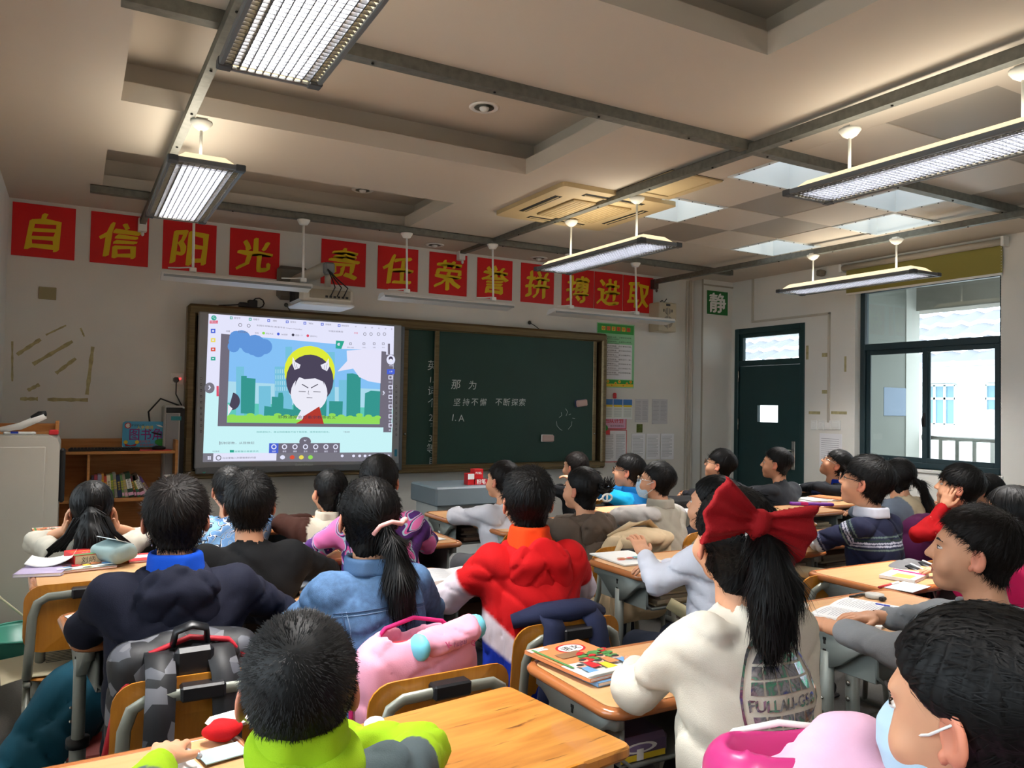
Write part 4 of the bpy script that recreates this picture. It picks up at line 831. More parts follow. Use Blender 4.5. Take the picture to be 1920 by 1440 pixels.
obj('plate', MB().box((-.045, -.012, -.045), (.045, 0, .045), bev=.004), m_white, so); obj('plug', MB().box((-.03, -.055, -.03), (.01, -.012, .01), bev=.01), M('plug_grey', '#55585a', .5), so); obj('red_light', MB().ell((.02, -.014, .0), (.008, .005, .008), 8), M('red_led', '#601010', .4, emit=('#ff3030', 3)), so)
obj('plug_cord', MB().tube([(-.01, -.05, -.03), (-.01, -.05, -.12), (.03, -.05, -.2), (.06, -.04, -.27)], .005, 6), m_black, so)

# ---- switches and traces on the window wall
for k, (u0, u1) in enumerate(((1521, 1533), (1535, 1546), (1546, 1560), (1560, 1577))):
    a, b = PX(u0, 788, XW), PX(u1, 806, XW); o = tag(obj('light_switch', MB().box((XW-.012, b.y+.003, b.z), (XW, a.y-.003, a.z), bev=.003).box((XW-.016, b.y+.02, b.z+.018), (XW-.012, a.y-.02, a.z-.018), bev=.002), m_white), ['wall switch closest to the green door', 'second wall switch from the green door', 'third wall switch from the green door', 'wall switch farthest from the door, toward the window'][k], 'switch', 'wall switches between door and window')
a, b = PX(1536, 812, XW-.01), PX(1577, 880, XW-.01)
f = Flat(.0003); hh = a.z-b.z; ww = a.y-b.y
for k in range(14): f.rect(.02, hh*(.06+.06*k), ww-.03, hh*(.06+.06*k)+.004, 1, k == 0)
mb = MB().box((XW-.004, b.y, b.z), (XW-.001, a.y, a.z)); place(f, TM((XW-.0042, a.y, b.z), (0, -1, 0), (0, 0, 1), (-1, 0, 0))); mb.add(f.v, f.f, 1); tag(obj('paper_sheet', mb, [m_paper, m_gry]), 'grey printed notice under the light switches', 'paper')
for (u, v, u2, v2), wh_ in zip(((1513, 650, 1516, 672), (1518, 773, 1538, 775), (1560, 773, 1588, 775), (1543, 664, 1552, 667), (1585, 670, 1587, 695), (1543, 733, 1553, 736)), ('upright beside the door top', 'level, above the switches by the door', 'level, above the switches toward the window', 'small, high in the middle', 'upright, toward the window', 'small, in the middle')):
    a, b = PX(u, v, XW), PX(u2, v2, XW); tag(obj('tape_residue', MB().box((XW-.0012, min(a.y, b.y), min(a.z, b.z)-.01), (XW, max(a.y, b.y)+.01, max(a.z, b.z)+.01)), m_tape), 'scrap of old tape between door and window, '+wh_, 'tape', 'tape scraps between door and window')
p = PX(1547, 513, XW); tag(obj('wall_camera', MB().box((XW-.10, p.y-.03, p.z-.03), (XW-.02, p.y+.03, p.z+.03), bev=.012).tube([(XW-.03, p.y, p.z), (XW, p.y, p.z+.02)], .012, 8), M('camera_brown', '#7d7364', .6)), 'small grey-brown wall camera above the door side of the blind', 'camera')
# ================================================================ furniture
random.seed(7)
m_lam = wood('desk_laminate', '#d8a878', '#cf9c6a', .38, (2, 30, 30), .6); m_trim = M('desk_trim', '#a9673a', .25, coat=.4); m_dm = M('desk_metal', '#8f958f', .45, metal=.2, var=(5, .1)); m_tray = M('tray_grey', '#7f8682', .55)
m_ply = wood('plywood', '#c8852c', '#b87420', .35, (60, 60, 3), .8, coat=.3); m_tubem = M('chair_tube', '#8f9288', .4, metal=.25); m_clip = M('black_clip', '#15161a', .4)
def loft(mb, outs, m=0, smooth=True, cap0=True, cap1=True):
    n = len(outs[0]); V = [p for o in outs for p in o]; F = []
    for i in range(len(outs)-1):
        for k in range(n): F.append((i*n+k, i*n+(k+1) % n, (i+1)*n+(k+1) % n, (i+1)*n+k))
    if cap0: F.append(tuple(range(n))[::-1])
    if cap1: F.append(tuple((len(outs)-1)*n+k for k in range(n)))
    return mb.add(V, F, m, smooth)
def make_desk(label):
    o = thing('school_desk', label, 'desk', group='adjustable school desks')
    def ring(g, z): return [(x, y, z) for x, y in rrect(-.30+g, -.20+g, .30-g, .20-g, .05-g*.6, 5)]
    t = MB(); loft(t, [ring(.022, .7500), ring(.026, .7505)], cap0=True); obj('desktop', t, m_lam, o)
    e = MB(); loft(e, [ring(.028, .727), ring(.006, .727), ring(0, .733), ring(-.001, .742), ring(.006, .750), ring(.016, .7525), ring(.0225, .7495)], cap1=False); obj('edge_trim', e, m_trim, o)
    b = MB()
    b.box((-.23, -.15, .60), (.23, .16, .605)).box((-.235, -.15, .60), (-.23, .16, .71), bev=.002).box((.23, -.15, .60), (.235, .16, .71), bev=.002).box((-.23, .155, .60), (.23, .16, .71))
    b.tube([(-.232, -.15, .71), (-.232, -.152, .62), (-.21, -.155, .602), (.21, -.155, .602), (.232, -.152, .62), (.232, -.15, .71)], .006, 6); obj('book_tray', b, m_tray, o)
    W = [(-.17, .728)] + [(-.17+.34*k/16, .70-.085*(math.sin(math.pi*k/16)**2.2) - .004) for k in range(17)] + [(.17, .728)]
    for s in (-1, 1):
        br = MB().prism(W, -.0125, .0125, 0, TM((s*.255, 0, 0), (0, 1, 0), (0, 0, 1), (1, 0, 0)), True); so = obj('side_bracket', br, m_dm, o)
        sl = MB()
        for z in (.690, .655): sl.box((s*.255+s*.0125, -.004, z-.010), (s*.255+s*.0137, .004, z+.006)).box((s*.255+s*.0125, -.006, z+.002), (s*.255+s*.0137, .006, z+.010))
        obj('keyhole', sl, m_dark, so)
        l = MB().tube([(s*.255, 0, .30), (s*.255, 0, .66)], .022, 12, flat=(1, .8)); lo = obj('leg', l, m_dm, o)
        obj('lower_sleeve', MB().tube([(s*.255, 0, .05), (s*.255, 0, .42)], .028, 12, flat=(1, .8)), m_dm, lo); obj('collar', MB().tube([(s*.255, 0, .405), (s*.255, 0, .43)], .032, 12), m_clip, lo)
        bo = MB()
        for z in (.36, .30): bo.ell((s*.255+s*.028, 0, z), (.006, .010, .010), 8)
        for z in (.52, .48): bo.ell((s*.255+s*.021, 0, z), (.004, .005, .005), 6)
        obj('bolt', bo, m_chrome, lo)
        obj('foot', MB().tube([(s*.255, -.19, .022), (s*.255, .17, .022)], .022, 10, flat=(1, .8)).box((s*.255-.02, -.03, .03), (s*.255+.02, .03, .07), bev=.006), m_dm, o)
    obj('crossbar', MB().tube([(-.25, .05, .2), (.25, .05, .2)], .014, 8), m_dm, o)
    return o
desk0 = None
DK_ = [('desk with the orange textbooks beside the girl in the cream sweatshirt', 1.34, 1.60, 0, .75), ('desk with the open workbook in front of the girl wearing a mask', 2.26, 1.62, 0, .79), ('desk behind the open workbook, with the pink pencil on it', 2.90, 2.02, 0, .77),
 ('front-edge desk under the papers of the boy in green and grey fleece', .02, 1.46, .05, .755), ('desk of the boy in the navy hoodie', .29, 2.66, .12, .75), ('desk hidden in front of the girl in the denim jacket', .86, 2.72, 0, .75), ('desk with the open notebook in front of the red and white jacket', 1.46, 2.74, 0, .75),
 ('desk with the magazine in front of the girl in the white top', 2.28, 2.68, 0, .75), ('desk with stacked books just behind the red hair bow', 2.89, 2.76, 0, .75), ('desk of the boy in the striped jumper', 3.50, 2.86, 0, .75), ('desk with the red dictionary and grey pencil case', .17, 3.43, .06, .75),
 ('desk of the boy in the black jacket', .78, 3.48, 0, .75), ('desk of the girl in the camouflage jacket', 1.38, 3.66, 0, .75), ('desk of the girl in the brown hoodie', 2.28, 3.83, 0, .75), ('desk the boy in the beige jacket and mask leans on', 3.24, 4.14, 0, .75), ('desk with a rolled paper beyond the girl in the white top', 3.62, 3.42, 0, .75),
 ('desk with the purple case and the pile of notebooks', 4.28, 3.73, 0, .75), ('desk with the navy bag near the green door', 4.88, 3.95, 0, .75), ('desk with a pen on it, of the boy in the red sweater', 4.42, 2.92, 0, .75), ('far desk with white papers between door and window', 5.45, 4.80, 0, .75),
 ('desk of the girl propping her head on both hands', .16, 4.28, 0, .75), ('desk of the boy in the blue printed shirt', .77, 4.36, 0, .75), ('desk of the girl in the cream and brown jacket', 1.38, 4.42, 0, .75), ('front desk with a full tray beside the boy in the white shirt', 2.20, 4.34, 0, .75),
 ('desk of the boy in the bright blue jacket', 3.55, 4.78, 0, .75), ('desk of the boy in the dark grey jacket', 4.62, 4.76, 0, .75)]
for lab, x, y, r, z in DK_:
    if desk0 is None: desk0 = make_desk(lab); o = desk0
    else: o = dup(desk0, label=lab)
    o.location = (x, y, z-.75); o.rotation_euler = (0, 0, r)
    if z != .75:   # a desk set higher: its lower sleeves and feet stay on the floor
        for ch in o.children:
            if ch.name.startswith(('foot', 'crossbar')): ch.location.z = -(z-.75)
            for g in ch.children:
                if g.name.startswith(('lower_sleeve',)): g.location.z = -(z-.75)

def make_chair(label):
    o = thing('school_chair', label, 'chair', group='plywood school chairs'); n = 12
    def sheet_(prof, w_, th, r=.04):      # prof: list of (y,z) ; board across x with bend
        V0, V1 = [], []; outs = []
        return
    # back board: rounded plate bent around x
    def plate(w_, h_, zc_, y0, bend, th, rr):
        P = rrect(-w_/2, -h_/2, w_/2, h_/2, rr, 5); mb = MB(); N = len(P); G = 8; V = []; F = []
        for s_, dy in ((0, 0), (1, th)):
            for f in (1, .97 if 0 else .985, .6, .25):
                for x, z in P: V.append((x*f, y0 + dy*(1 if f != 1 else .5) + bend*(1-(2*x*f/w_)**2) + (z*f)*-.12 - (0 if f != 1 else 0), zc_ + z*f))
        R = 4
        for s_ in (0, 1):
            for i in range(R-1):
                for k in range(N):
                    a, b, c_, d = (s_*R+i)*N+k, (s_*R+i)*N+(k+1) % N, (s_*R+i+1)*N+(k+1) % N, (s_*R+i+1)*N+k
                    F.append((a, b, c_, d) if s_ == 1 else (d, c_, b, a))
            F.append(tuple((s_*R+R-1)*N+k for k in (range(N) if s_ == 1 else range(N-1, -1, -1))))
        for k in range(N): F.append((k, (k+1) % N, R*N+(k+1) % N, R*N+k))
        return mb.add(V, F, 0, False)
    obj('backrest', plate(.385, .24, .645, -.20, -.022, .011, .06), m_ply, o)
    s = MB(); P = rrect(-.19, -.19, .19, .19, .06, 5); loft(s, [[(x*.97, y*.97, .425 - .012*(1-(x/.19)**2)) for x, y in P], [(x, y, .431 - .012*(1-(x/.19)**2)) for x, y in P], [(x*.97, y*.97, .437 - .012*(1-(x/.19)**2)) for x, y in P]], smooth=False); obj('seat', s, m_ply, o)
    T = [(-.175, -.13, .42), (-.175, -.19, .44), (-.17, -.225, .55), (-.165, -.232, .66), (-.150, -.238, .708), (-.12, -.244, .727), (0, -.252, .733), (.12, -.244, .727), (.150, -.238, .708), (.165, -.232, .66), (.17, -.225, .55), (.175, -.19, .44), (.175, -.13, .42)]
    obj('back_frame', MB().tube(T, .0125, 8, flat=(1.25, .8)), m_tubem, o)
    obj('clip', MB().box((-.05, -.270, .716), (.05, -.228, .752), bev=.005), m_clip, o)
    for sx in (-1, 1):
        obj('leg', MB().tube([(sx*.175, -.13, .42), (sx*.178, -.18, .02)], .012, 8), m_tubem, o); obj('leg', MB().tube([(sx*.175, .13, .42), (sx*.178, .15, .02)], .012, 8), m_tubem, o)
        obj('side_rail', MB().tube([(sx*.175, -.19, .415), (sx*.175, .17, .415)], .012, 8), m_tubem, o); obj('floor_runner', MB().tube([(sx*.178, -.21, .014), (sx*.178, .19, .014)], .012, 8), m_tubem, o)
    return o
chair0 = None
def chair(lab, x, y, r=0, z=0):
    global chair0
    if chair0 is None: chair0 = make_chair(lab); o = chair0
    else: o = dup(chair0, label=lab)
    o.location = (x, y, z); o.rotation_euler = (0, 0, r); return o
chair('empty chair with a newspaper on its seat behind the dictionary desk', .05, 3.42, .04)
chair('empty plywood chair between the red bow and the striped jumper', 2.73, 2.37, -.05)
chair('chair showing only its top edge against the old wooden desk', .66, 1.41, .15)
chair('chair with a grey striped bag beside the boy in the grey hoodie', 3.28, 2.22, 0)

# ---- old wooden desk
od = thing('wooden_desk', 'old scratched wooden desk beside the boy in green and grey fleece', 'desk', (.645, 1.386, 0), .155)
m_old = wood('old_desk_wood', '#c78a3e', '#a86a28', .42, (3, 22, 22), 1.2, coat=.2)
_n = m_old.node_tree; _b = _n.nodes['Principled BSDF']; _l = _b.inputs['Base Color'].links[0].from_socket
_t2 = _n.nodes.new('ShaderNodeTexCoord'); _mp = _n.nodes.new('ShaderNodeMapping'); _mp.inputs['Scale'].default_value = (6, 60, 1); _mp.inputs['Rotation'].default_value = (0, 0, .25); _no = _n.nodes.new('ShaderNodeTexNoise'); _no.inputs['Scale'].default_value = 1.3; _no.inputs['Detail'].default_value = 6
_r = _n.nodes.new('ShaderNodeValToRGB'); _r.color_ramp.elements[0].position = .31; _r.color_ramp.elements[1].position = .385; _r.color_ramp.elements[0].color = (.10, .06, .04, 1); _r.color_ramp.elements[1].color = (1, 1, 1, 1)
_mx = _n.nodes.new('ShaderNodeMix'); _mx.data_type = 'RGBA'; _mx.blend_type = 'MULTIPLY'; _mx.inputs[0].default_value = .75
_n.links.new(_t2.outputs['Object'], _mp.inputs[0]); _n.links.new(_mp.outputs[0], _no.inputs[0]); _n.links.new(_no.outputs[0], _r.inputs[0]); _n.links.new(_l, _mx.inputs[6]); _n.links.new(_r.outputs[0], _mx.inputs[7]); _n.links.new(_mx.outputs[2], _b.inputs['Base Color'])
P = rrect(-.30, -.20, .30, .20, .018, 4); t = MB()
loft(t, [[(x*.985, y*.98, .737) for x, y in P], [(x, y, .743) for x, y in P], [(x, y, .757) for x, y in P], [(x*.988, y*.983, .762) for x, y in P]], smooth=False); obj('desktop', t, m_old, od)
for sx in (-1, 1):
    for sy in (-1, 1): obj('leg', MB().box((sx*.26-.015, sy*.16-.015, 0), (sx*.26+.015, sy*.16+.015, .735), bev=.003), m_tubem, od)
obj('book_tray', MB().box((-.24, -.15, .62), (.24, .15, .63)).box((-.24, .145, .63), (.24, .15, .735)).box((-.245, -.15, .62), (-.24, .15, .735)).box((.24, -.15, .62), (.245, .15, .735)), m_tray, od)

# ---- grey cabinet by the wall and the bookshelf
m_cab = M('cabinet_grey', '#a9a59a', .5, var=(1.5, .05)); Yc = 5.30; cz = PY(60, 818, Yc).z; cx = PY(110, 900, Yc).x
cb = thing('metal_cabinet', 'tall light grey metal cabinet against the wall beside the bookshelf', 'cabinet', (0, 0, 0))
pr_ = [(XL+.01, .05), (cx, .05), (cx, cz-.05), (cx-.015, cz-.015), (cx-.05, cz), (XL+.01, cz)]
obj('body', MB().prism(pr_, 0, .55, 0, TM((0, Yc+.55, 0), (1, 0, 0), (0, 0, 1), (0, -1, 0))), m_cab, cb)
obj('door', MB().box((XL+.03, Yc-.012, .12), (cx-.07, Yc, cz-.06), bev=.005), m_cab, cb); obj('plinth', MB().box((XL+.02, Yc+.02, 0), (cx-.02, Yc+.53, .05)), m_black, cb)
obj('side_handle', MB().box((cx, Yc+.1, cz-.40), (cx+.03, Yc+.2, cz-.08), bev=.01), m_black, cb)
obj('cable', MB().tube([(XL+.02, Yc-.03, .42), (XL+.12, Yc-.1, .3), (XL+.3, Yc-.1, .12)], .006, 6), M('pale_cord', '#cfc6a8', .6), cb)
wbx = thing('wooden_tray', 'low wooden tray standing on the grey cabinet', 'tray', (-.27, Yc+.40, cz)); m_pine = wood('pine', '#c48a4c', '#a86c34', .5, (3, 3, 40), 1)
obj('tray_box', MB().box((-.17, -.1, 0), (.19, .1, .01)).box((-.17, -.1, 0), (-.16, .1, .08), bev=.004).box((.17, -.1, 0), (.19, .1, .08), bev=.004).box((-.17, .09, 0), (.19, .1, .06)), m_pine, wbx)
hp = thing('hole_punch', 'white and black heavy-duty stapler on the grey cabinet', 'stapler', (-.26, Yc+.22, cz), -.2)
obj('base', MB().box((-.10, -.03, 0), (.06, .03, .018), bev=.006), m_white, hp); obj('arm', MB().tube([(-.12, 0, .03), (-.02, 0, .05), (.05, 0, .085), (.11, 0, .115)], [.016, .022, .022, .02], 10), m_white, hp); obj('grip', MB().tube([(.04, 0, .10), (.08, 0, .122), (.115, 0, .128)], [.014, .02, .016], 8), m_black, hp); obj('blue_mark', MB().box((-.06, -.032, .008), (-.02, -.030, .02)), M('mark_blue', '#1a3fae', .5), hp)
rb = obj('red_ink_pad', MB().box((-.13, Yc+.18, cz), (-.08, Yc+.25, cz+.03), bev=.005), m_pr); tag(rb, 'small red box beside the stapler on the grey cabinet', 'box')

Yb = 6.2; sx0_, sx1_ = PY(70, 850, Yb).x, PY(334, 850, Yb).x; zs = PY(250, 846, Yb).z; ztp = PY(250, 822, Yb+.28).z; z2 = PY(280, 932, Yb+.05).z
bs = thing('bookshelf', 'open pine bookshelf beside the whiteboard', 'bookshelf', (0, 0, 0))
obj('side_panel', MB().box((sx0_, Yb, 0), (sx0_+.02, Yb+.3, ztp), bev=.003), m_pine, bs); obj('side_panel', MB().box((sx1_-.02, Yb, 0), (sx1_, Yb+.3, ztp), bev=.003), m_pine, bs)
for z in (zs-.02, z2-.02, z2-.42, .04): obj('shelf_board', MB().box((sx0_+.02, Yb+.005, z), (sx1_-.02, Yb+.285, z+.02), bev=.002), m_pine, bs)
obj('back_panel', MB().box((sx0_+.02, Yb+.285, .04), (sx1_-.02, Yb+.298, ztp)), m_pine, bs); dvx = PY(163, 880, Yb).x
obj('divider', MB().box((dvx, Yb+.01, z2), (dvx+.018, Yb+.28, zs-.02), bev=.002), m_pine, bs)
kb = thing('keyboard', 'black computer keyboard lying on top of the bookshelf', 'keyboard'); ka, kc = PY(128, 842, Yb+.05).x, PY(262, 842, Yb+.05).x
obj('case', MB().box((ka, Yb+.03, zs), (kc, Yb+.17, zs+.016), bev=.004), m_black, kb); k_ = MB()
for i in range(20):
    for j in range(5): k_.box((ka+.012+i*(kc-ka-.02)/20, Yb+.04+j*.025, zs+.016), (ka+.012+(i+.8)*(kc-ka-.02)/20, Yb+.06+j*.025, zs+.022))
tag(obj('keys', k_, M('key_black', '#1d1e20', .6), kb), kind='stuff')
ms = thing('mouse', 'black mouse on a red pad on top of the bookshelf', 'mouse', (PY(298, 838, Yb+.06).x, Yb+.08, zs+.004)); obj('mouse_shell', MB().ell((0, 0, .012), (.05, .03, .018), 12), m_black, ms)
tag(obj('mouse_pad', MB().box((PY(262, 842, Yb).x, Yb+.01, zs), (PY(322, 842, Yb).x, Yb+.17, zs+.004)), m_pr), 'dark red mouse pad on the bookshelf top', 'mouse pad')
def tusign(f, w_, h_):
    f.poly(rrect(0, 0, w_, h_, .02), 1); f.text('图书角', w_*.52, h_*.5, .085, 2, width=w_*.72, bold=.012); f.text('人手锦绣', w_*.5, h_*.77, .026, 3, bold=.02); f.poly(disc(w_*.12, h_*.84, .022, 16), 4); f.poly(disc(w_*.12, h_*.84, .016, 16), 0); f.text('育才实验小学', w_*.31, h_*.85, .016, 5)
    f.text('爱护图书', w_*.5, h_*.22, .018, 4); f.text('养成阅读好习惯', w_*.62, h_*.09, .018, 4); f.poly(disc(w_*.86, h_*.2, .04, 12, .025), 6); f.poly(disc(w_*.93, h_*.12, .04, 12, .03), 6); f.poly([(w_*.08, h_*.05), (w_*.3, h_*.05), (w_*.33, h_*.14), (w_*.19, h_*.08), (w_*.05, h_*.14)], 4)
    for dx in (0, .05): f.poly([(w_*(.74+dx), h_*.88), (w_*(.82+dx), h_*.80), (w_*(.92+dx*.5), h_*.76), (w_*(.83+dx*.5), h_*.85)], 0)
    for x in (.08, .33): f.poly(disc(w_*x, h_*.2, .014, 10), 3)
sheet('corner_sign', 'light blue book corner sign standing on the bookshelf', 'sign', 230, 790, 312, 838, tusign, [m_white, M('sign_blue', '#4aa7d0', .4), M('sign_purple', '#8a1f80', .5), m_ylw, m_pr, m_txt, m_g1], Y=Yb+.22)
bcol = ['#3a3550', '#b04858', '#8f93b0', '#c08a3a', '#c0452c', '#d8cfae', '#5f8c3c', '#7f7f78', '#1d2a4a', '#5e8a50', '#9a8f7c', '#16402c', '#6a1f34', '#2a6a4a', '#4a3a30', '#c8c4bc', '#5c3a78', '#3c3c44']
bnm = ['dark violet', 'dull red', 'lavender', 'ochre', 'orange-red', 'cream', 'leaf green', 'grey', 'navy', 'mid green', 'taupe', 'dark green, white label', 'maroon', 'jade green', 'brown, white label', 'pale grey', 'purple', 'charcoal']
x = dvx+.03; bl_ = Flat
for k in range(17):
    th = .016 + .010*((k*7) % 3)/2 + (.012 if k in (11, 14) else 0); hb = .155 + .02*((k*5) % 4)/3; ln = [0, 0, 0, -.03, -.05, -.08, -.1, -.11, -.12, -.14, -.16, -.2, -.24, -.26, -.42, -.5, -.55][k]
    mb = MB().box((0, 0, 0), (th, .13, hb), 0, .002).box((.002, .004, .003), (th-.002, .132, hb-.001), 1)
    if k in (11, 14): mb.box((.003, -.0006, hb*.35), (th-.003, 0, hb*.75), 2)
    if k > 8: mb.box((.002, -.0006, .012), (th-.002, 0, .035), 3)
    f = Flat(.0002); f.text('成语故事' if k % 2 else '童话选集', th/2, hb*.55, None, 0, width=hb*.4, rot=math.pi/2); place(f, front(0, -.0009, 0)); mb.add(f.v, f.f, 4)
    o = obj('book', mb, [M('book_%d' % k, bcol[k], .5), m_paper, m_white, m_pink2, m_txt if k in (11, 14, 5, 15) else m_ylw]); o.location = (x + math.sin(-ln)*0, Yb+.07, z2 + abs(math.sin(ln))*th*0 + .0005); o.rotation_euler = (0, ln, 0)
    if ln < 0: o.location.z += math.sin(-ln)*0
    tag(o, '%s book leaning in the row on the pine shelf' % bnm[k], 'book', 'books on the pine shelf'); x += th/math.cos(ln) + .0012
o = obj('book', MB().box((0, 0, 0), (.06, .13, .15), 0, .003), m_white); o.location = (PY(310, 880, Yb+.05).x, Yb+.06, z2); tag(o, 'thick white book standing alone beside the right shelf side', 'book', 'books on the pine shelf')
# computer tower
pa, pb = PY(306, 760, 6.43), PY(341, 880, 6.43)
pc = thing('computer_tower', 'silver and black computer tower standing beside the board edge', 'computer'); zc0 = ztp-.12
obj('case', MB().box((pa.x, 6.36, pb.z-.3), (pb.x, YF-.005, pa.z), bev=.012), M('silver', '#b8b8b6', .35, metal=.3), pc); obj('front_strip', MB().box((pa.x+.015, 6.354, pa.z-.055), (pb.x-.015, 6.362, pa.z-.015), bev=.003).box((pb.x-.03, 6.354, pb.z-.3), (pb.x, 6.362, pa.z-.02)), m_black, pc)
obj('label', MB().box((pa.x+.05, 6.352, pa.z-.11), (pa.x+.12, 6.36, pa.z-.08)), M('label_teal', '#1f8088', .5), pc); obj('front_panel', MB().box((pa.x+.015, 6.355, pb.z-.28), (pb.x-.04, 6.361, pa.z-.06), bev=.003), M('silver_dull', '#8f9090', .4, metal=.2), pc)
obj('cable', MB().tube([(pb.x-.03, 6.45, pa.z), (pa.x-.02, 6.42, pa.z+.05), (pa.x-.10, 6.42, pa.z-.05), (pa.x-.08, 6.42, pa.z-.2), (pa.x-.01, 6.40, pa.z-.22)], .007, 6), m_black, pc)
struct('trim_11', MB().box((pa.x-.02, 6.37, 0), (pb.x, YF-.01, pb.z-.3)), m_wall)

# ---- teacher's grey desk at the front with red boxes
Yt = 5.25; a, b = PY(818, 914, Yt), PY(925, 945, Yt); tz = PY(870, 913, Yt).z
td = thing('lectern', 'grey metal teacher lectern below the chalkboard', 'lectern', (0, 0, 0)); m_lg = M('lectern_grey', '#76828a', .5); m_lw = M('lectern_white', '#b9bdbc', .5)
obj('top_box', MB().box((a.x, Yt, tz-.14), (a.x+.75, Yt+.5, tz), bev=.012), m_lg, td); obj('body', MB().box((a.x+.03, Yt+.05, .06), (a.x+.72, Yt+.45, tz-.14), bev=.005), m_lw, td); obj('door_panel', MB().box((a.x+.06, Yt+.042, .12), (a.x+.36, Yt+.052, tz-.18), bev=.004), m_lw, td); obj('plinth', MB().box((a.x+.05, Yt+.07, 0), (a.x+.70, Yt+.43, .06)), m_black, td)
m_rbox = M('red_carton', '#c8141c', .5)
for lab, u0, u1, v0, v1 in (('red carton with white lettering standing upright on the lectern', 889, 906, 889, 908), ('red carton lying flat under the upright one', 890, 914, 908, 919), ('red and white carton at the edge of the red box pile', 877, 889, 897, 919)):
    p, q = PY(u0, v1, Yt+.1), PY(u1, v0, Yt+.1); z0 = tz if v1 > 915 else tz + (p.z-PY(890, 919, Yt+.1).z)
    f = Flat(.0003); f.text('POEL' if v1 < 915 else '粉笔', (q.x-p.x)/2, (q.z-p.z)*.6, None, 0, width=(q.x-p.x)*.7, bold=.02); place(f, front(p.x, Yt+.0995, z0))
    mb = MB().box((p.x, Yt+.1, z0), (q.x, Yt+.17, z0+q.z-p.z), 0, .002); mb.add(f.v, f.f, 1); 
    if 'white' in lab[:20] and 'edge' in lab: mb.box((p.x, Yt+.098, z0+(q.z-p.z)*.5), (q.x, Yt+.1, z0+q.z-p.z-.002), 1)
    tag(obj('carton', mb, [m_rbox, m_white]), lab, 'box', 'red cartons on the lectern')
# low dark desk/bag by the pier and a stool-like rail
p = PZ(25, 1222, 0); bsn = thing('plastic_basin', 'round teal plastic basin on the floor beside the cabinet', 'basin', (-.19, 5.0, 0)); bsn.scale = (1.2, 1.2, 1.1); m_teal = M('basin_teal', '#3f8f7c', .35)
obj('bowl', MB().lathe([(.13, 0), (.135, .004), (.185, .13), (.19, .14), (.185, .14), (.178, .13), (.128, .012), (.0, .010)], 28), m_teal, bsn); obj('rim', MB().tube([(.19*math.cos(t*math.pi/14), .19*math.sin(t*math.pi/14), .142) for t in range(29)], .006, 6), m_teal, bsn)

# ================================================================ soft goods (bags, jackets) as smooth solids
def blob(name, fn, lo, hi, res, mats, parent=None, colf=None, pick=None):
    V, Q = sdf_mesh(fn, lo, hi, res); me = np_mesh(name, V, Q, True, None if pick is None else pick(V[Q].mean(1)))
    if colf is not None: colour(me, colf(V))
    return link(name, me, mats, parent)
def cloth(name, col, rough=.85, **k): new = name not in _m; m = M(name, col, rough, var=k.get('var', (9, .12)), bump=k.get('bump', (350, .25, .002)), spec=.3); return wrinkle(m) if new else m
# black and grey geometric backpack on the navy boy's chair
def bag_fn(w_, h_, d, amp=.004, sd=0):
    def fn(X, Y, Z): return smin(rbox(X, Y, Z, (0, 0, h_*.5), (w_/2, d/2, h_*.5), min(w_, d)*.42), ell(X, Y, Z, (0, -.0, h_*.62), (w_*.46, d*.55, h_*.42)), .03) + amp*folds(X, Y, Z, .8, sd) + .010*crease(X*1.5, Y*1.5, Z*1.5, sd)
    return fn
m_geo = blotch('geo_print', ['#131418', '#131418', '#16171b', '#50525a', '#141519', '#1a1b20', '#66676d'], 27, .6, kind='vor')
bp = thing('backpack', 'black and grey geometric backpack hanging on the chair behind the navy hoodie', 'backpack', (.265, 2.145, .385), .05)
blob('bag_body', bag_fn(.36, .44, .13), (-.22, -.14, -.03), (.22, .14, .48), .01, m_geo, bp)
obj('red_piping', MB().tube([(-.165, -.07, .05), (-.185, -.07, .2), (-.16, -.06, .33), (-.09, -.05, .42), (.0, -.04, .445), (.09, -.05, .43), (.15, -.06, .36)], .007, 8), M('piping_red', '#b01428', .6), bp)
obj('top_handle', MB().tube([(-.04, -.05, .435), (-.035, -.06, .47), (0, -.065, .482), (.035, -.06, .47), (.04, -.05, .435)], .011, 8, flat=(1.5, .7)), m_clip, bp)
def strap(pts, w_, th, mats, parent, name='shoulder_strap'):
    mb = MB(); V = []; pts = [Vector(p) for p in pts]; n = len(pts)
    for i, p in enumerate(pts):
        d = (pts[min(i+1, n-1)]-pts[max(i-1, 0)]).normalized(); s_ = Vector((1, 0, 0)); s_ = (s_ - d*s_.dot(d)).normalized(); nn = s_.cross(d)
        V += [p-s_*w_/2-nn*th*.3, p+s_*w_/2-nn*th*.3, p+s_*w_/2+nn*th*.3, p+s_*w_*.3+nn*th*.6, p-s_*w_*.3+nn*th*.6, p-s_*w_/2+nn*th*.3]
    F = []
    for i in range(n-1):
        for k in range(6): F.append((i*6+k, i*6+(k+1) % 6, (i+1)*6+(k+1) % 6, (i+1)*6+k))
    F += [tuple(range(6))[::-1], tuple((n-1)*6+k for k in range(6))]; mb.add(V, F, 0, True); return obj(name, mb, mats, parent)
for sx in (-.075, .062):
    strap([(sx*.9, -.02, .42), (sx, -.09, .42), (sx*1.05, -.150, .38), (sx*1.1, -.165, .28), (sx*1.15, -.165, .12), (sx*1.2, -.16, -.0), (sx*1.1, -.15, -.08)], .066, .014, m_geo, bp)
obj('back_pad', MB().box((-.045, -.118, .30), (.045, -.09, .44), bev=.01), m_clip, bp)
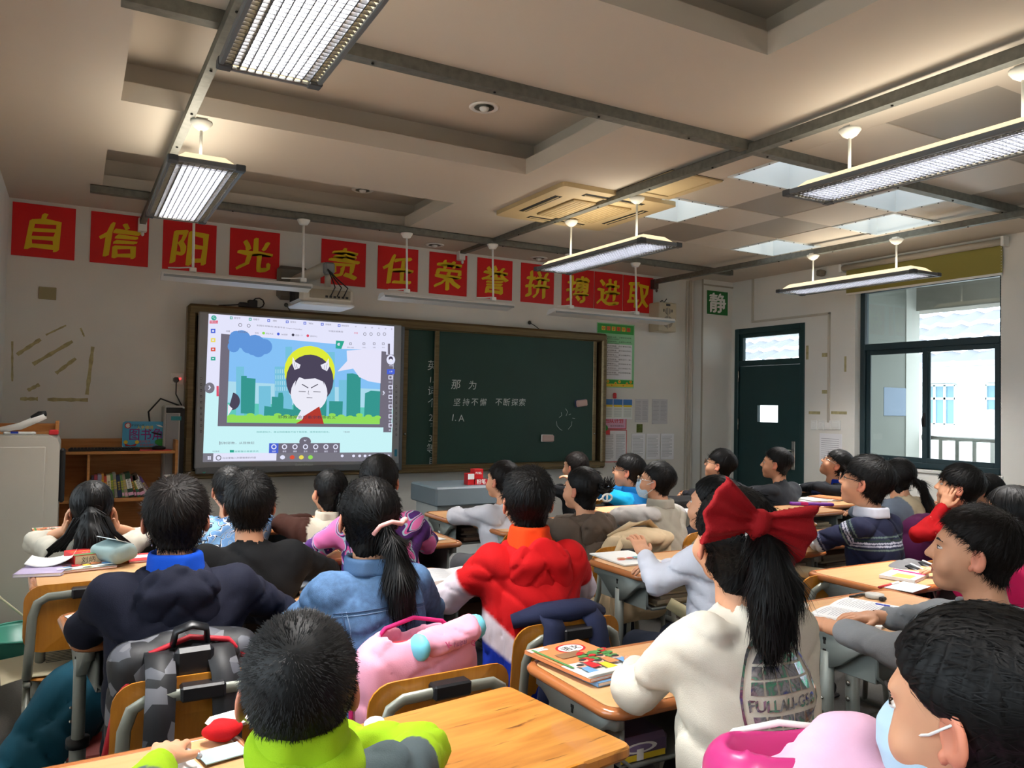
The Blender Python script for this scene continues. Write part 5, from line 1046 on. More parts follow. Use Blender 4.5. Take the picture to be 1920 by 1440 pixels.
# pink backpack on the denim girl's chair
m_pk = cloth('bag_pink', '#e39cb4'); m_pk2 = cloth('bag_hotpink', '#c0246a'); m_lb = M('trim_lightblue', '#6ec4d8', .6)
pb_ = thing('backpack', 'open pink backpack with handwriting print behind the girl in the denim jacket', 'backpack', (.79, 1.90, .40), .05)
def pkf(X, Y, Z):
    b = smin(rbox(X, Y, Z, (0, 0, .2), (.165, .06, .22), .055), ell(X, Y, Z, (0, .0, .33), (.155, .062, .15)), .04); return smax(b, -ell(X, Y, Z, (0, .0, .46), (.11, .035, .10)), .01) + .004*folds(X, Y, Z, .8, 2) + .010*crease(X*1.5, Y*1.5, Z*1.5, 1)
blob('bag_body', pkf, (-.22, -.13, -.05), (.22, .13, .50), .009, m_pk, pb_)
obj('zip', MB().tube([(-.17, -.01, .10), (-.175, .0, .26), (-.15, .01, .38), (-.08, .02, .445), (0, .025, .462), (.08, .02, .445), (.14, .01, .39)], .006, 6), m_pk2, pb_)
def pcf(X, Y, Z): return smin(cap(X, Y/.9, Z, (-.09, 0, 0), (.10, 0, .02), .052, .05), cap(X, Y, Z, (-.05, -.04, .0), (.08, -.04, .02), .03), .03) + .004*folds(X, Y, Z, 1.2, 1) + .010*crease(X*2.6, Y*2.6, Z*2.6, 2)
pc2 = thing('pencil_bag', 'pink printed pouch stuffed in the top of the open backpack', 'pouch', (.86, 1.87, .81), .25); pc2.scale = (.74, .74, .74)
blob('pouch_body', pcf, (-.17, -.1, -.08), (.19, .1, .1), .008, m_pk, pc2)
for q_ in (((-.125, -.01, .0), (.028, .05, .046)), ((.135, 0, .022), (.03, .045, .045))): obj('blue_end', MB().ell(*q_, 12), m_lb, pc2)
f = Flat(.0003); f.text('huipai', 0, 0, .022, 0, shear=.3); f.text('Q', .055, -.012, .02, 1); f.text('k', -.05, .012, .026, 1, rot=.5)
place(f, TM((.0, -.075, .004), (1, 0, .06), (0, .25, 1), (0, -1, .2))); obj('print', f, [M('print_purple', '#6a2a60', .6), m_pk2], pc2)
tag(obj('red_folder', MB().box((-.13, 0, 0), (.03, .012, .22), bev=.002), m_pr, loc=(.80, 1.87, .60)), 'red folder sticking out of the open pink backpack', 'folder')
# navy backpack on the red-jacket boy's chair
m_nv = cloth('bag_navy', '#1c2340'); nb = thing('backpack', 'navy backpack hung over the chair of the boy in the red jacket', 'backpack', (1.345, 2.145, .40), 0)
blob('bag_body', bag_fn(.33, .38, .11, .006, 3), (-.22, -.13, -.04), (.22, .13, .44), .01, m_nv, nb)
obj('top_flap', MB().tube([(-.16, -.04, .36), (-.08, -.08, .385), (0, -.10, .39), (.08, -.08, .385), (.16, -.04, .36)], [.03, .045, .048, .045, .03], 10, flat=(1, .7)), m_nv, nb)
for sx in (-.075, .075): strap([(sx*.9, -.09, .40), (sx, -.150, .36), (sx*1.2, -.165, .25), (sx*1.5, -.16, .10), (sx*1.6, -.15, .0)], .07, .014, m_nv, nb)
# beige tote behind the magazine desk
m_bg = cloth('tote_beige', '#cdb592'); tb = thing('tote_bag', 'soft beige tote bag slumped behind the magazine desk', 'bag', (2.42, 3.08, 0), 0)
def tof(X, Y, Z): return smin(smin(rbox(X, Y, Z, (0, 0, .58), (.19, .08, .20), .07), ell(X, Y, Z, (.02, -.02, .78), (.19, .10, .055)), .05), cap(X, Y, Z, (-.2, -.0, .66), (-.22, -.03, .35), .05, .07), .05) + .007*folds(X, Y, Z, .7, 4) + .016*crease(X*1.5, Y*1.5, Z*1.5, 2)
blob('bag_body', tof, (-.33, -.15, .3), (.26, .13, .88), .012, m_bg, tb); strap([(-.12, -.06, .80), (-.2, -.10, .72), (-.22, -.12, .45), (-.15, -.12, .28), (-.05, -.1, .22)], .03, .006, m_bg, tb)
strap([(-.15, .02, .79), (-.06, -.03, .855), (.05, -.03, .86), (.15, .02, .80)], .04, .01, m_bg, tb)
# open pink school bag and pale pink jacket in the near corner
c0 = PD(1492, 1432, 1.12); cbg = thing('school_bag', 'open hot-pink school bag in the near corner behind the cream sweatshirt', 'bag', (c0.x, c0.y, c0.z-.22), -.35)
def shf(X, Y, Z): return smax(rbox(X, Y, Z, (0, 0, .08), (.13, .07, .18), .055), -ell(X, Y, Z, (0, .0, .28), (.105, .045, .12)), .006)
blob('bag_body', shf, (-.16, -.1, -.12), (.16, .1, .28), .008, M('bag_glossy_pink', '#c8387e', .3), cbg)
obj('white_rim', MB().tube([(-.130, .045, .02), (-.130, .045, .15), (-.112, .048, .215), (-.07, .05, .248), (0, .05, .258), (.07, .05, .248), (.112, .048, .215), (.130, .045, .15), (.130, .045, .02)], .005, 6), m_white, cbg)
obj('tag_strap', MB().tube([(-.03, -.03, .20), (.02, -.05, .22), (.05, -.04, .25), (.02, -.03, .262)], .006, 6, flat=(1.6, .6)), M('strap_grey', '#6d7080', .7), cbg)
c1 = PD(1512, 1462, 1.08); m_ppk = cloth('jacket_palepink', '#eebcd6', .8, var=(14, .1)); jk = thing('pink_jacket', 'crumpled pale pink jacket spilling over the open school bag', 'jacket', c1, -.3)
def jkf(X, Y, Z): return smin(smin(cap(X, Y, Z, (-.10, 0, -.05), (.10, .02, .03), .05, .05), cap(X, Y, Z, (-.02, -.04, -.06), (.08, -.04, -.02), .05), .04), cap(X, Y, Z, (.0, .02, -.02), (.05, .03, .05), .03, .022), .03) + .006*folds(X, Y, Z, 1.15, 5) + .018*crease(X*2.4, Y*2.4, Z*2.4, 2)
blob('jacket_cloth', jkf, (-.2, -.13, -.15), (.2, .11, .12), .007, m_ppk, jk)
# teal coat heaped under the navy boy's desk
m_tl = cloth('coat_teal', '#0d4a5e'); tj = thing('teal_coat', 'teal coat heaped over a bag between the desk leg and the chair', 'coat', (.04, 3.0, 0), .1)
def tjf(X, Y, Z): return smin(smin(cap(X, Y, Z, (-.30, -.25, .06), (-.02, .02, .40), .13, .12), cap(X, Y, Z, (.02, .05, .42), (.06, .06, .56), .09, .05), .08), ell(X, Y, Z, (-.1, 0, .1), (.28, .2, .16)), .1) + .012*folds(X, Y, Z, .55, 1) + .03*crease(X*1.2, Y*1.2, Z*1.2, 2)
blob('coat_cloth', tjf, (-.5, -.35, 0.0), (.25, .3, .68), .016, m_tl, tj)
tag(obj('red_crate', MB().box((-.13, -.1, .25), (.13, .1, .30), bev=.006), M('crate_red', '#7c2018', .6), loc=(.14, 2.90, 0)), 'dark red box lid beside the teal coat under the chair', 'box')
wbt = thing('water_bottle', 'black water bottle with steel cap beside the chair of the red jacket', 'bottle', (1.10, 2.28, .44)); obj('bottle', MB().lathe([(.032, 0), (.035, .01), (.035, .17), (.028, .19)], 14), m_black, wbt); obj('cap', MB().lathe([(.03, .19), (.03, .225), (.022, .23)], 14), m_chrome, wbt)
# bag on the chair beyond the grey hoodie, purple bag, black bag on a far desk
m_gb = cloth('bag_grey', '#6c6c6e'); gb = thing('backpack', 'grey backpack with black and white straps beyond the boy in the grey hoodie', 'backpack', (3.12, 2.12, .36), .2); blob('bag_body', bag_fn(.30, .42, .15), (-.2, -.13, -.04), (.2, .13, .5), .013, m_gb, gb)
for sx in (-.06, .06): strap([(sx, -.03, .42), (sx, -.10, .40), (sx*1.2, -.135, .28), (sx*1.4, -.13, .1)], .06, .012, m_clip, gb); strap([(sx, -.04, .43), (sx, -.112, .41), (sx*1.2, -.148, .28), (sx*1.4, -.143, .1)], .012, .004, m_white, gb, 'strap_stripe')
p = PD(1722, 962, 4.25); pu = thing('backpack', 'purple backpack top showing behind the boy in the red sweater', 'backpack', (p.x+.05, p.y, .44)); blob('bag_body', bag_fn(.28, .42, .14), (-.2, -.13, -.04), (.2, .13, .5), .014, cloth('bag_purple', '#4c1040'), pu)
p = PD(1275, 922, 5.0); bb = thing('black_bag', 'black bag lying on the desk beyond the masked boy', 'bag', (p.x, p.y, .752)); blob('bag_body', lambda X, Y, Z: rbox(X, Y, Z, (0, 0, .05), (.17, .1, .055), .04) + .004*folds(X, Y, Z), (-.2, -.13, -.02), (.2, .13, .14), .012, m_clip, bb)
# ================================================================ people
def cranium(X, Y, Z, t=0): return ell(X, Y, Z, (0, -.012, .030), (.074+t, .090+t, .083+t))
def headbase(X, Y, Z):
    f = cranium(X, Y, Z); f = smin(f, ell(X, Y, Z, (0, .028, -.030), (.061, .060, .070)), .03)
    f = smin(f, ell(X, Y, Z, (0, .055, -.088), (.026, .024, .020)), .03)
    f = smin(f, cap(X, Y, Z, (0, -.028, -.05), (0, -.040, -.12), .046, .046), .03); return f
EARC = [(s_*.0765, -.006, -.014) for s_ in (-1, 1)]
def headskin(X, Y, Z):
    f = headbase(X, Y, Z)
    for s_ in (-1, 1): f = smin(f, ell(X, Y, Z, (s_*.036, .058, -.040), (.026, .022, .024)), .02)
    f = smin(f, ell(X, Y, Z, (0, .068, .022), (.050, .016, .012)), .015)
    for s_ in (-1, 1): f = smax(f, -ell(X, Y, Z, (s_*.032, .094, .002), (.017, .013, .009)), .010)
    f = smin(f, cap(X, Y, Z, (0, .083, .008), (0, .100, -.024), .007, .0095), .010)
    for s_ in (-1, 1): f = smin(f, ell(X, Y, Z, (s_*.011, .092, -.028), (.007, .008, .006)), .006)
    f = smin(f, ell(X, Y, Z, (0, .083, -.056), (.021, .008, .0055)), .006); f = smin(f, ell(X, Y, Z, (0, .081, -.066), (.018, .008, .006)), .006)
    f = smax(f, -ell(X, Y, Z, (0, .094, -.0605), (.024, .008, .0016)), .003)
    for s_ in (-1, 1):
        c, t = .90, .43; x, y = X-s_*.079, Y+.010; a = x*c + s_*y*t*1; b = -s_*x*t + y*c
        e = ell(a, b, Z+.008 - .12*b, (0, 0, 0), (.0075, .0185, .030)); e = smax(e, -ell(a, b, Z+.006, (s_*.008, .001, 0), (.0075, .0115, .020)), .004)
        e = np.minimum(e, ell(X, Y, Z, (s_*.075, .004, -.030), (.006, .006, .009))); f = smin(f, e, .006)
    return f
def region(X, Y, Z, kind):
    """<0 where hair grows"""
    if kind in ('fringe', 'bowl'): yb = .010 + .095*sst(Z, .004 if kind == 'bowl' else .020, .045)
    elif kind in ('tied', 'loose'): yb = .000 + .082*sst(Z, -.01, .085)
    else: yb = .010 + .078*sst(Z, .020, .080)
    zb = (-.092 if kind in ('tied', 'loose') else -.066) + .62*np.clip(Y+.065, 0, .09)
    if kind == 'buzz': zb = zb + .004
    r = np.maximum(Y - yb, zb - Z)
    for s_ in (-1, 1):
        if kind != 'loose': r = smax(r, -(ell(X, Y, Z, (s_*.080, -.002, -.016 if kind != 'tied' else -.022), (.020, .021, .034))), .008)
    return r
HT = {'buzz': .006, 'short': .009, 'fringe': .011, 'bowl': .014, 'tied': .009, 'loose': .013}
def vnorm(V, Q):
    n = np.zeros_like(V); a = np.cross(V[Q[:, 2]]-V[Q[:, 0]], V[Q[:, 3]]-V[Q[:, 1]])
    for k in range(4): np.add.at(n, Q[:, k], a)
    return n / np.maximum(np.linalg.norm(n, axis=1, keepdims=True), 1e-9)
def strands(V, N, flow, cnt, L, w_, lift, rng, drop=0.0, curv=0):
    i = rng.integers(0, len(V), cnt); p = V[i] + rng.normal(0, .0015, (cnt, 3)); n = N[i]; t = flow(p, n); t = t - n*(t*n).sum(1, keepdims=True); t /= np.maximum(np.linalg.norm(t, axis=1, keepdims=True), 1e-6)
    s_ = np.cross(t, n); t = t + s_*rng.normal(0, .16, (cnt, 1)); l = L*rng.uniform(.55, 1.15, (cnt, 1)); lf = lift*rng.uniform(.3, 1.2, (cnt, 1))
    g = np.array([0, 0, -1.0])*drop*l; cv = n*(l*l/(2*curv)) if curv else 0*p
    p1 = p + t*l*.5 + n*lf*l*.6 + g*.3 - cv*.25; p2 = p + t*l + n*lf*l + g - cv; p0 = p - n*.002; ww = w_*rng.uniform(.6, 1.3, (cnt, 1))
    O = np.stack([p0-s_*ww, p0+s_*ww, p1-s_*ww*.8, p1+s_*ww*.8, p2-s_*ww*.12, p2+s_*ww*.12], 1).reshape(-1, 3)
    b = np.arange(cnt)[:, None]*6; F = np.concatenate([b+np.array([[0, 1, 3, 2]]), b+np.array([[2, 3, 5, 4]])]); return O, F
_head = {}
def head_mesh(fine):
    if fine not in _head: _head[fine] = sdf_mesh(headskin, (-.11, -.12, -.15), (.11, .13, .13), .0034 if fine else .0052)
    return _head[fine]
_hair = {}
def hair_mesh(kind, fine, seed):
    key = (kind, fine)
    if key not in _hair:
        th = HT[kind]
        def fn(X, Y, Z):
            a = np.arctan2(X, -(Y+.05)); st = .0012*np.sin(a*46 + 40*Z + 3*np.sin(60*Z)) + .001*np.sin(a*23 + 2)
            crown = ell(X, Y, Z, (0, -.02, .036), (.072+th, .088+th, .081+th*.7)); f = smin(headbase(X, Y, Z) - th, crown, .01) + (st if kind not in ('buzz',) else st*.2)
            if kind in ('short', 'fringe', 'bowl'): f = f + .0028*np.sin(38*X+20*Y+7)*np.sin(33*Z+17*X)
            return smax(f, region(X, Y, Z, kind), .006)
        _hair[key] = sdf_mesh(fn, (-.12, -.13, -.13), (.12, .13, .15), .0036 if fine else .0055)
    V, Q = _hair[key]; N = vnorm(V, Q); rng = np.random.default_rng(seed); wh = np.array([.012*(-1)**seed, -.062, .098])
    if kind == 'tied': tie = np.array([.0, -.115, .030]); flow = lambda p, n: tie - p
    elif kind == 'loose': flow = lambda p, n: np.array([0, -.3, -1.0]) + 0*p
    else: flow = lambda p, n: p - wh
    spec = {'buzz': (9000, .008, .0005, .75), 'short': (6000, .028, .0009, .15), 'fringe': (5200, .036, .0010, .12), 'bowl': (5000, .045, .0013, .12), 'tied': (4200, .036, .0009, .03), 'loose': (4200, .06, .001, .05)}[kind]
    c_ = spec[0] if fine else spec[0]//4; sv, sf = strands(V, N, flow, c_, spec[1], spec[2]*(1 if fine else 1.9), spec[3], rng, curv=.085)
    return np.concatenate([V, sv]), np.concatenate([Q, sf + len(V)])
def hand_fn(X, Y, Z):
    f = rbox(X, Y, Z, (0, .040, 0), (.034, .036, .012), .012); f = smin(f, cap(X, Y, Z, (0, -.01, 0), (0, .02, 0), .021, .022), .015)
    for x, l, k in ((-.027, .058, .0), (-.009, .067, .0), (.009, .063, .0), (.026, .048, 0)):
        a = (x, .070, .002); b = (x*1.12, .070+l*.42, -.001); c_ = (x*1.15, .070+l*.72, -.012); d = (x*1.12, .070+l*.93, -.026)
        f = smin(f, np.minimum(np.minimum(cap(X, Y, Z, a, b, .0088, .0080), cap(X, Y, Z, b, c_, .0080, .0074)), cap(X, Y, Z, c_, d, .0074, .0066)), .003)
    f = smin(f, np.minimum(cap(X, Y, Z, (-.026, .014, -.004), (-.048, .040, -.010), .012, .0095), cap(X, Y, Z, (-.048, .040, -.010), (-.055, .064, -.014), .0095, .0078)), .006); return f
HAND = sdf_mesh(hand_fn, (-.08, -.05, -.05), (.055, .16, .035), .0038)
m_skin = M('skin', '#d29a78', .55, sub=0, var=(20, .06), spec=.35); m_skin2 = M('skin_ear', '#cf8266', .55, var=(20, .06)); m_lip = M('lips', '#b06a5a', .5); m_brow = M('brow', '#1a1210', .8); m_eyew = M('eye_white', '#d8d2cc', .3); m_iris = M('iris', '#140c08', .15)
m_hair = M('black_hair', '#080707', .55, spec=.22); m_hairb = M('brown_black_hair', '#120c09', .58, spec=.2); m_maskm = M('mask_blue', '#b4d0e4', .8, bump=(200, .15, .001)); m_lens = m_glass
m_jean = cloth('trousers_dark', '#1c2230'); m_shoe = M('shoe_dark', '#232326', .6); m_cl = wrinkle(M('garment', '#ffffff', .85, attr=True, bump=(420, .3, .002), spec=.25, var=(11, .10)))
def xf(V, T): A = np.array(T)[:3]; return V @ A[:, :3].T + A[:, 3]
PEOPLE = {}
def person(label, u, v, d, yaw=0, hyaw=0, pitch=0, roll=0, lean=.09, s=1.0, hair='short', top='#777777', colf=None, bulk=0, hood=None, collar=None, collar_h=.02, arms='desk', cuff=.93, tail=None, mask=False, glasses=None, trousers=None, fine=False, res=.012, garment='jacket', seat=True, chairpos=None, hairm=None, sw=.128, fold=1.0, dz=0, tmat=None, nohand=(), up=0):
    Cw = PD(u, v, d) - Vector((0, 0, .016)); yaw, hyaw, pitch, roll = (math.radians(a) for a in (yaw, hyaw, pitch, roll)); zh = Cw.z; s *= .945; pitch += .12
    hip = Vector((Cw.x, Cw.y, 0)) - Matrix.Rotation(yaw, 3, 'Z') @ Vector((0, lean, 0)); root = thing('person', label, 'person', (hip.x, hip.y, 0), yaw)
    Th = Matrix.Translation((0, lean, zh)) @ Matrix.Rotation(hyaw-yaw, 4, 'Z') @ Matrix.Rotation(pitch, 4, 'X') @ Matrix.Rotation(roll, 4, 'Y') @ Matrix.Scale(s, 4)
    sd = int(abs(u*7+v)) % 97; hs_ = (zh-.42)/.66
    Sc = Vector((0, lean-.048, zh-.188*s+up)); Nb = Vector((0, lean-.036, zh-.126*s+up)); dk = .75+dz
    A = {}
    for sx, nm in ((-1, 'L'), (1, 'R')):
        S_ = Sc + Vector((sx*sw, 0, 0))
        if arms == 'desk' or (isinstance(arms, dict) and nm not in arms): E_ = Vector((sx*(sw+.065), Sc.y+.15, dk+.065)); W_r = Vector((sx*.045, Sc.y+.30, dk+.048))
        elif arms == 'face': E_ = Vector((sx*.20, Sc.y+.19, dk+.05)); W_r = Vector((sx*.085, lean+.045, zh-.095))
        else: E_, W_r = (Vector(q) for q in arms[nm]); E_ = E_ + Vector((0, Sc.y, 0)); W_r = W_r + Vector((0, Sc.y, 0))
        A[sx] = (S_, E_, W_r)
    b = bulk
    def torso(X, Y, Z):
        q = 1.28; f = cap(X/q, Y, Z, (0, -.01, .55), (0, Sc.y*.9, Sc.z-.12), .112+b, .108+b)
        f = smin(f, cap(X, Y, Z, tuple(Sc+Vector((-sw+.02, 0, -.015))), tuple(Sc+Vector((sw-.02, 0, -.015))), .052+b*.8), .07)
        f = smin(f, cap(X, Y, Z, tuple(Sc+Vector((0, 0, .0))), tuple(Nb+Vector((0, .004, -.005))), .070+b*.5, .052), .035)
        return smax(f, .47-Z, .02)
    def arm(X, Y, Z, sx, extra=0):
        S_, E_, W_r = A[sx]; Wc = E_.lerp(W_r, cuff)
        return smin(cap(X, Y, Z, tuple(S_), tuple(E_), .047+b*.6, .040+b*.5), cap(X, Y, Z, tuple(E_), tuple(Wc), .040+b*.5, .030+b*.35), .02)
    def garf(X, Y, Z):
        f = torso(X, Y, Z)
        for sx in (-1, 1): f = smin(f, arm(X, Y, Z, sx), .022)
        f = f + fold*.0045*folds(X, Y, Z, .75, sd) + fold*.015*crease(X, Y, Z, sd+2) + fold*.006*crease(X*2.1, Y*2.1, Z*1.7, sd)
        for sx in (-1, 1):
            E_ = A[sx][1]; dd = np.sqrt((X-E_.x)**2+(Y-E_.y)**2+(Z-E_.z)**2); f = f + fold*.008*(1-np.abs(np.sin(dd*48+2*np.sin(30*Z))))**3*np.exp(-(dd/.12)**2)
        f = smax(f, -cap(X, Y, Z, tuple(Nb+Vector((0, .01, .0))), tuple(Nb+Vector((0, .015, .08))), .047), .008); return f
    pts = [Sc+Vector((0, 0, .1)), Vector((0, -.16, .47)), Vector((0, .16, .47)), Vector((-.2-b, 0, .6)), Vector((.2+b, 0, .6))] + [q for sx in A for q in A[sx]]
    lo = [min(p[i] for p in pts)-.08-b for i in range(3)]; hi = [max(p[i] for p in pts)+.08+b for i in range(3)]; lo[2] = min(lo[2], .44)
    V, Q = sdf_mesh(garf, lo, hi, res); me = np_mesh(garment, V, Q)
    at = {}
    dt = torso(V[:, 0], V[:, 1], V[:, 2]); da = {sx: arm(V[:, 0], V[:, 1], V[:, 2], sx) for sx in (-1, 1)}
    isarm = np.minimum(da[-1], da[1]) < dt + .004; side = np.where(da[1] < da[-1], 1, -1)
    pos = np.zeros(len(V))
    for sx in (-1, 1):
        S_, E_, W_r = (np.array(q) for q in A[sx]); t1 = ((V-S_)@(E_-S_))/((E_-S_)@(E_-S_)); t2 = ((V-E_)@(W_r-E_))/((W_r-E_)@(W_r-E_)); t = np.where(np.linalg.norm(V-(S_+np.clip(t1, 0, 1)[:, None]*(E_-S_)), axis=1) < np.linalg.norm(V-(E_+np.clip(t2, 0, 1)[:, None]*(W_r-E_)), axis=1), np.clip(t1, 0, 1), 1+np.clip(t2, 0, 1)); pos = np.where(side == sx, t, pos)
    base = np.tile(np.array(lin(top)), (len(V), 1))
    if colf: base = colf(V, isarm, side, pos, base, Sc)
    colour(me, base); gob = link(garment, me, tmat or m_cl, root); bvh = BVHTree.FromPolygons([tuple(p) for p in V], [tuple(q) for q in Q])
    # skin: head, neck, forearms, hands joined as the one body mesh
    HV, HQ = head_mesh(fine); BV = [xf(HV, Th)]; BQ = [HQ]; n = len(HV); cen = HV[HQ].mean(1)
    mi = np.zeros(len(HQ), int); mi[(np.abs(cen[:, 0]) > .0745) & (cen[:, 2] < .03) & (cen[:, 2] > -.05)] = 1
    mi[(cen[:, 1] > .070) & ((cen[:, 0]/.0195)**2 + ((cen[:, 2]+.0608)/.0085)**2 < 1)] = 2; MI = [mi]
    nk = MB(); n0 = Th @ Vector((0, -.030, -.06)); nk.tube([tuple(n0), tuple(n0.lerp(Nb, .6)), tuple(Nb+Vector((0, .0, -.03))), tuple(Nb+Vector((0, 0, -.09)))], [.044, .044, .052, .06], 16, caps=False)
    for sx in (-1, 1):
        S_, E_, W_r = A[sx]; k_ = .026 if cuff > .7 else .030; nk.tube([tuple(S_), tuple(E_)], [.030, k_-.004], 10); nk.tube([tuple(E_), tuple(E_.lerp(W_r, .7)), tuple(W_r)], [k_-.004, .020 if cuff > .7 else .025, .0205], 10)
    nv = np.array(nk.v); nq = np.array([f if len(f) == 4 else (0, 0, 0, 0) for f in nk.f if len(f) == 4]); BV.append(nv); BQ.append(nq+n); MI.append(np.zeros(len(nq), int)); n += len(nv)
    for sx in (-1, 1):
        if sx in nohand: continue
        S_, E_, W_r = A[sx]; dr = (W_r-E_).normalized(); up = Vector((0, 0, 1)) if arms != 'face' else Vector((sx*1.0, .3, .2))
        if arms == 'face': dr = Vector((-sx*.12, -.25, 1)).normalized()
        up = (up - dr*up.dot(dr)).normalized(); xx = dr.cross(up); T_ = TM(W_r, xx, dr, up); hv = HAND[0].copy()*.86
        if sx < 0: hv[:, 0] *= -1
        hq = HAND[1] if sx > 0 else HAND[1][:, ::-1]; BV.append(xf(hv, T_)); BQ.append(hq+n); MI.append(np.zeros(len(hq), int)); n += len(hv)
    bm_ = np_mesh('body', np.concatenate(BV), np.concatenate(BQ), True, np.concatenate(MI)); body = link('body', bm_, [m_skin, m_skin2, m_lip], root)
    # eyes, brows
    for sx in (-1, 1):
        e = MB().ell((sx*.031, .0715, .001), (.0125, .0115, .0050), 12, 0).ell((sx*.031, .0798, .0008), (.0058, .0030, .0047), 10, 1); place(e, Th); obj('eye', e, [m_eyew, m_iris], root)
        e = MB().tube([(sx*.017, .0845, .0195), (sx*.032, .0840, .0235), (sx*.049, .0705, .0190)], [.0022, .0030, .0016], 6).tube([(sx*.019, .0815, .0030), (sx*.031, .0830, .0062), (sx*.044, .0755, .0035)], .0010, 5); place(e, Th); obj('eyebrow', e, m_brow, root)
    # hair
    kind = hair; VV, QQ = hair_mesh(kind, fine, sd); hv = xf(VV, Th); hm = link('hair', np_mesh('hair', hv, QQ), hairm or m_hair, root)
    if tail:
        T0 = Th @ Vector(tail['tie']); P_ = [T0 + Vector(q) for q in tail['pts']]; rr = tail['r']; rng = np.random.default_rng(sd+5)
        def tf(X, Y, Z):
            f = cap(X, Y, Z, tuple(Th @ Vector((tail['tie'][0]*.8, tail['tie'][1]+.03, tail['tie'][2]))), tuple(T0), .022, .016); prev = T0; pr = .014
            for q, r_ in zip(P_, rr): f = smin(f, cap(X, Y, Z, tuple(prev), tuple(q), pr, r_), .015); prev = q; pr = r_
            return f + .0018*np.sin(170*X+20*Z) + .0014*np.sin(150*Y+60*X)
        pp = [T0] + P_; m_ = .10; l_ = [min(q[i] for q in pp)-m_ for i in range(3)]; h_ = [max(q[i] for q in pp)+m_ for i in range(3)]
        TV, TQ = sdf_mesh(tf, l_, h_, .0055 if fine else .007); N = vnorm(TV, TQ); dv = np.array((P_[-1]-P_[0]).normalized())
        sv, sf = strands(TV, N, lambda p, n: dv+0*p, 2600 if fine else 900, .06, .0011 if fine else .0018, .10, rng); V2 = np.concatenate([TV, sv]); Q2 = np.concatenate([TQ, sf+len(TV)])
        t_ = link('ponytail', np_mesh('ponytail', V2, Q2), hairm or m_hair, hm)
        if tail.get('band'): bd_ = MB().tube([tuple(T0 + (Th.to_3x3().normalized() @ Vector((.019*math.cos(k*.7), .004, .019*math.sin(k*.7))))) for k in range(10)], .005, 6); obj('hair_band', bd_, tail['band'], root)
    if hood:
        def hf(X, Y, Z):
            a = np.arctan2(X-Nb.x, -(Y-Nb.y)); R_ = .078+.006*np.sin(3*a); dz_ = -.012 - .022*np.cos(a); rr_ = np.sqrt((X-Nb.x)**2+(Y-Nb.y+.012)**2)
            f = np.sqrt((rr_-R_)**2 + ((Z-(Nb.z-.022+dz_))*.8)**2) - (.026+.010*np.cos(a)); f = smin(f, smin(ell(X, Y, Z, (0, Sc.y-.066-b, Sc.z-.02), (.112, .032, .110)), cap(X, Y, Z, (-.07, Sc.y-.075-b, Sc.z+.01), (.07, Sc.y-.075-b, Sc.z+.01), .026), .02), .025)
            return f + .006*folds(X, Y, Z, .9, sd+1) + .012*crease(X, Y, Z*1.2, sd) + .010*(1-np.abs(np.sin(26*(Z-Sc.z+1.3*np.abs(X)))))**4
        l_ = [-.2, Nb.y-.26, Nb.z-.24]; h_ = [.2, Nb.y+.14, Nb.z+.06]; hV, hQ = sdf_mesh(hf, l_, h_, .008 if fine else .011); hme = np_mesh('hood', hV, hQ); colour(hme, np.tile(np.array(lin(hood)), (len(hV), 1))); link('hood', hme, m_cl, root)
    if collar:
        ch_ = collar_h
        def kf(X, Y, Z):
            rr_ = np.sqrt((X-Nb.x)**2+((Y-Nb.y-.004)*.95)**2); zz = np.maximum(np.abs(Z-(Nb.z-.005+ch_*.4))-ch_, 0); R_ = .063 + (.10 if ch_ < .03 else .25)*(Nb.z+.01-Z) + .004*np.sin(9*X*10)
            return np.sqrt((rr_-np.clip(R_, .055, .09))**2+zz**2)-.009
        kV, kQ = sdf_mesh(kf, (-.13, Nb.y-.13, Nb.z-.09), (.13, Nb.y+.13, Nb.z+.09), .005 if fine else .008); kme = np_mesh('collar', kV, kQ); colour(kme, np.tile(np.array(lin(collar)), (len(kV), 1))); link('collar', kme, m_cl, root)
    if mask:
        def mf(X, Y, Z):
            f = smin(ell(X, Y, Z, (0, .045, -.058), (.060, .060, .060)), ell(X, Y, Z, (0, .075, -.035), (.030, .036, .036)), .03); f = f + .0012*np.abs(np.sin(Z*130+2*Y)); f = np.maximum(f-.001, -(f+.0045)); pl = 0; r = np.maximum(np.maximum(.022-Y, np.abs(Z+.058)-.046-.25*np.maximum(Y-.06, 0)), np.abs(X)-.064); return np.maximum(f+pl, r)
        mV, mQ = sdf_mesh(mf, (-.08, .0, -.13), (.08, .13, .02), .003 if fine else .0045); mo = link('face_mask', np_mesh('face_mask', xf(mV, Th), mQ), m_maskm, root)
        for sx in (-1, 1):
            lp = MB().tube([(sx*.056, .045, -.022), (sx*.070, .020, -.012), (sx*.083, -.014, .010), (sx*.084, -.022, -.01), (sx*.076, -.012, -.034), (sx*.060, .038, -.086)], .0018, 6); place(lp, Th); obj('ear_loop', lp, m_white, mo)
    if glasses:
        g = MB()
        for sx in (-1, 1):
            g.tube([(sx*(.032+.023*math.cos(k*math.pi/8)), .102-.010*abs(math.cos(k*math.pi/8)+sx*0)*(1 if True else 0)*.5, .001+.017*math.sin(k*math.pi/8)) for k in range(17)], .0017, 6, 0); g.tube([(sx*.055, .098, .006), (sx*.072, .060, .006), (sx*.080, .0, .008), (sx*.078, -.015, -.006)], .0016, 6, 0)
        g.tube([(-.010, .103, .004), (0, .106, .006), (.010, .103, .004)], .0016, 6, 0); place(g, Th); go = obj('glasses', g, glasses, root)
        le = MB()
        for sx in (-1, 1): le.add([(sx*(.032+.022*math.cos(k*math.pi/6)), .099, .001+.016*math.sin(k*math.pi/6)) for k in range(12)], [tuple(range(12))], 0)
        place(le, Th); obj('lens', le, m_glass, go)
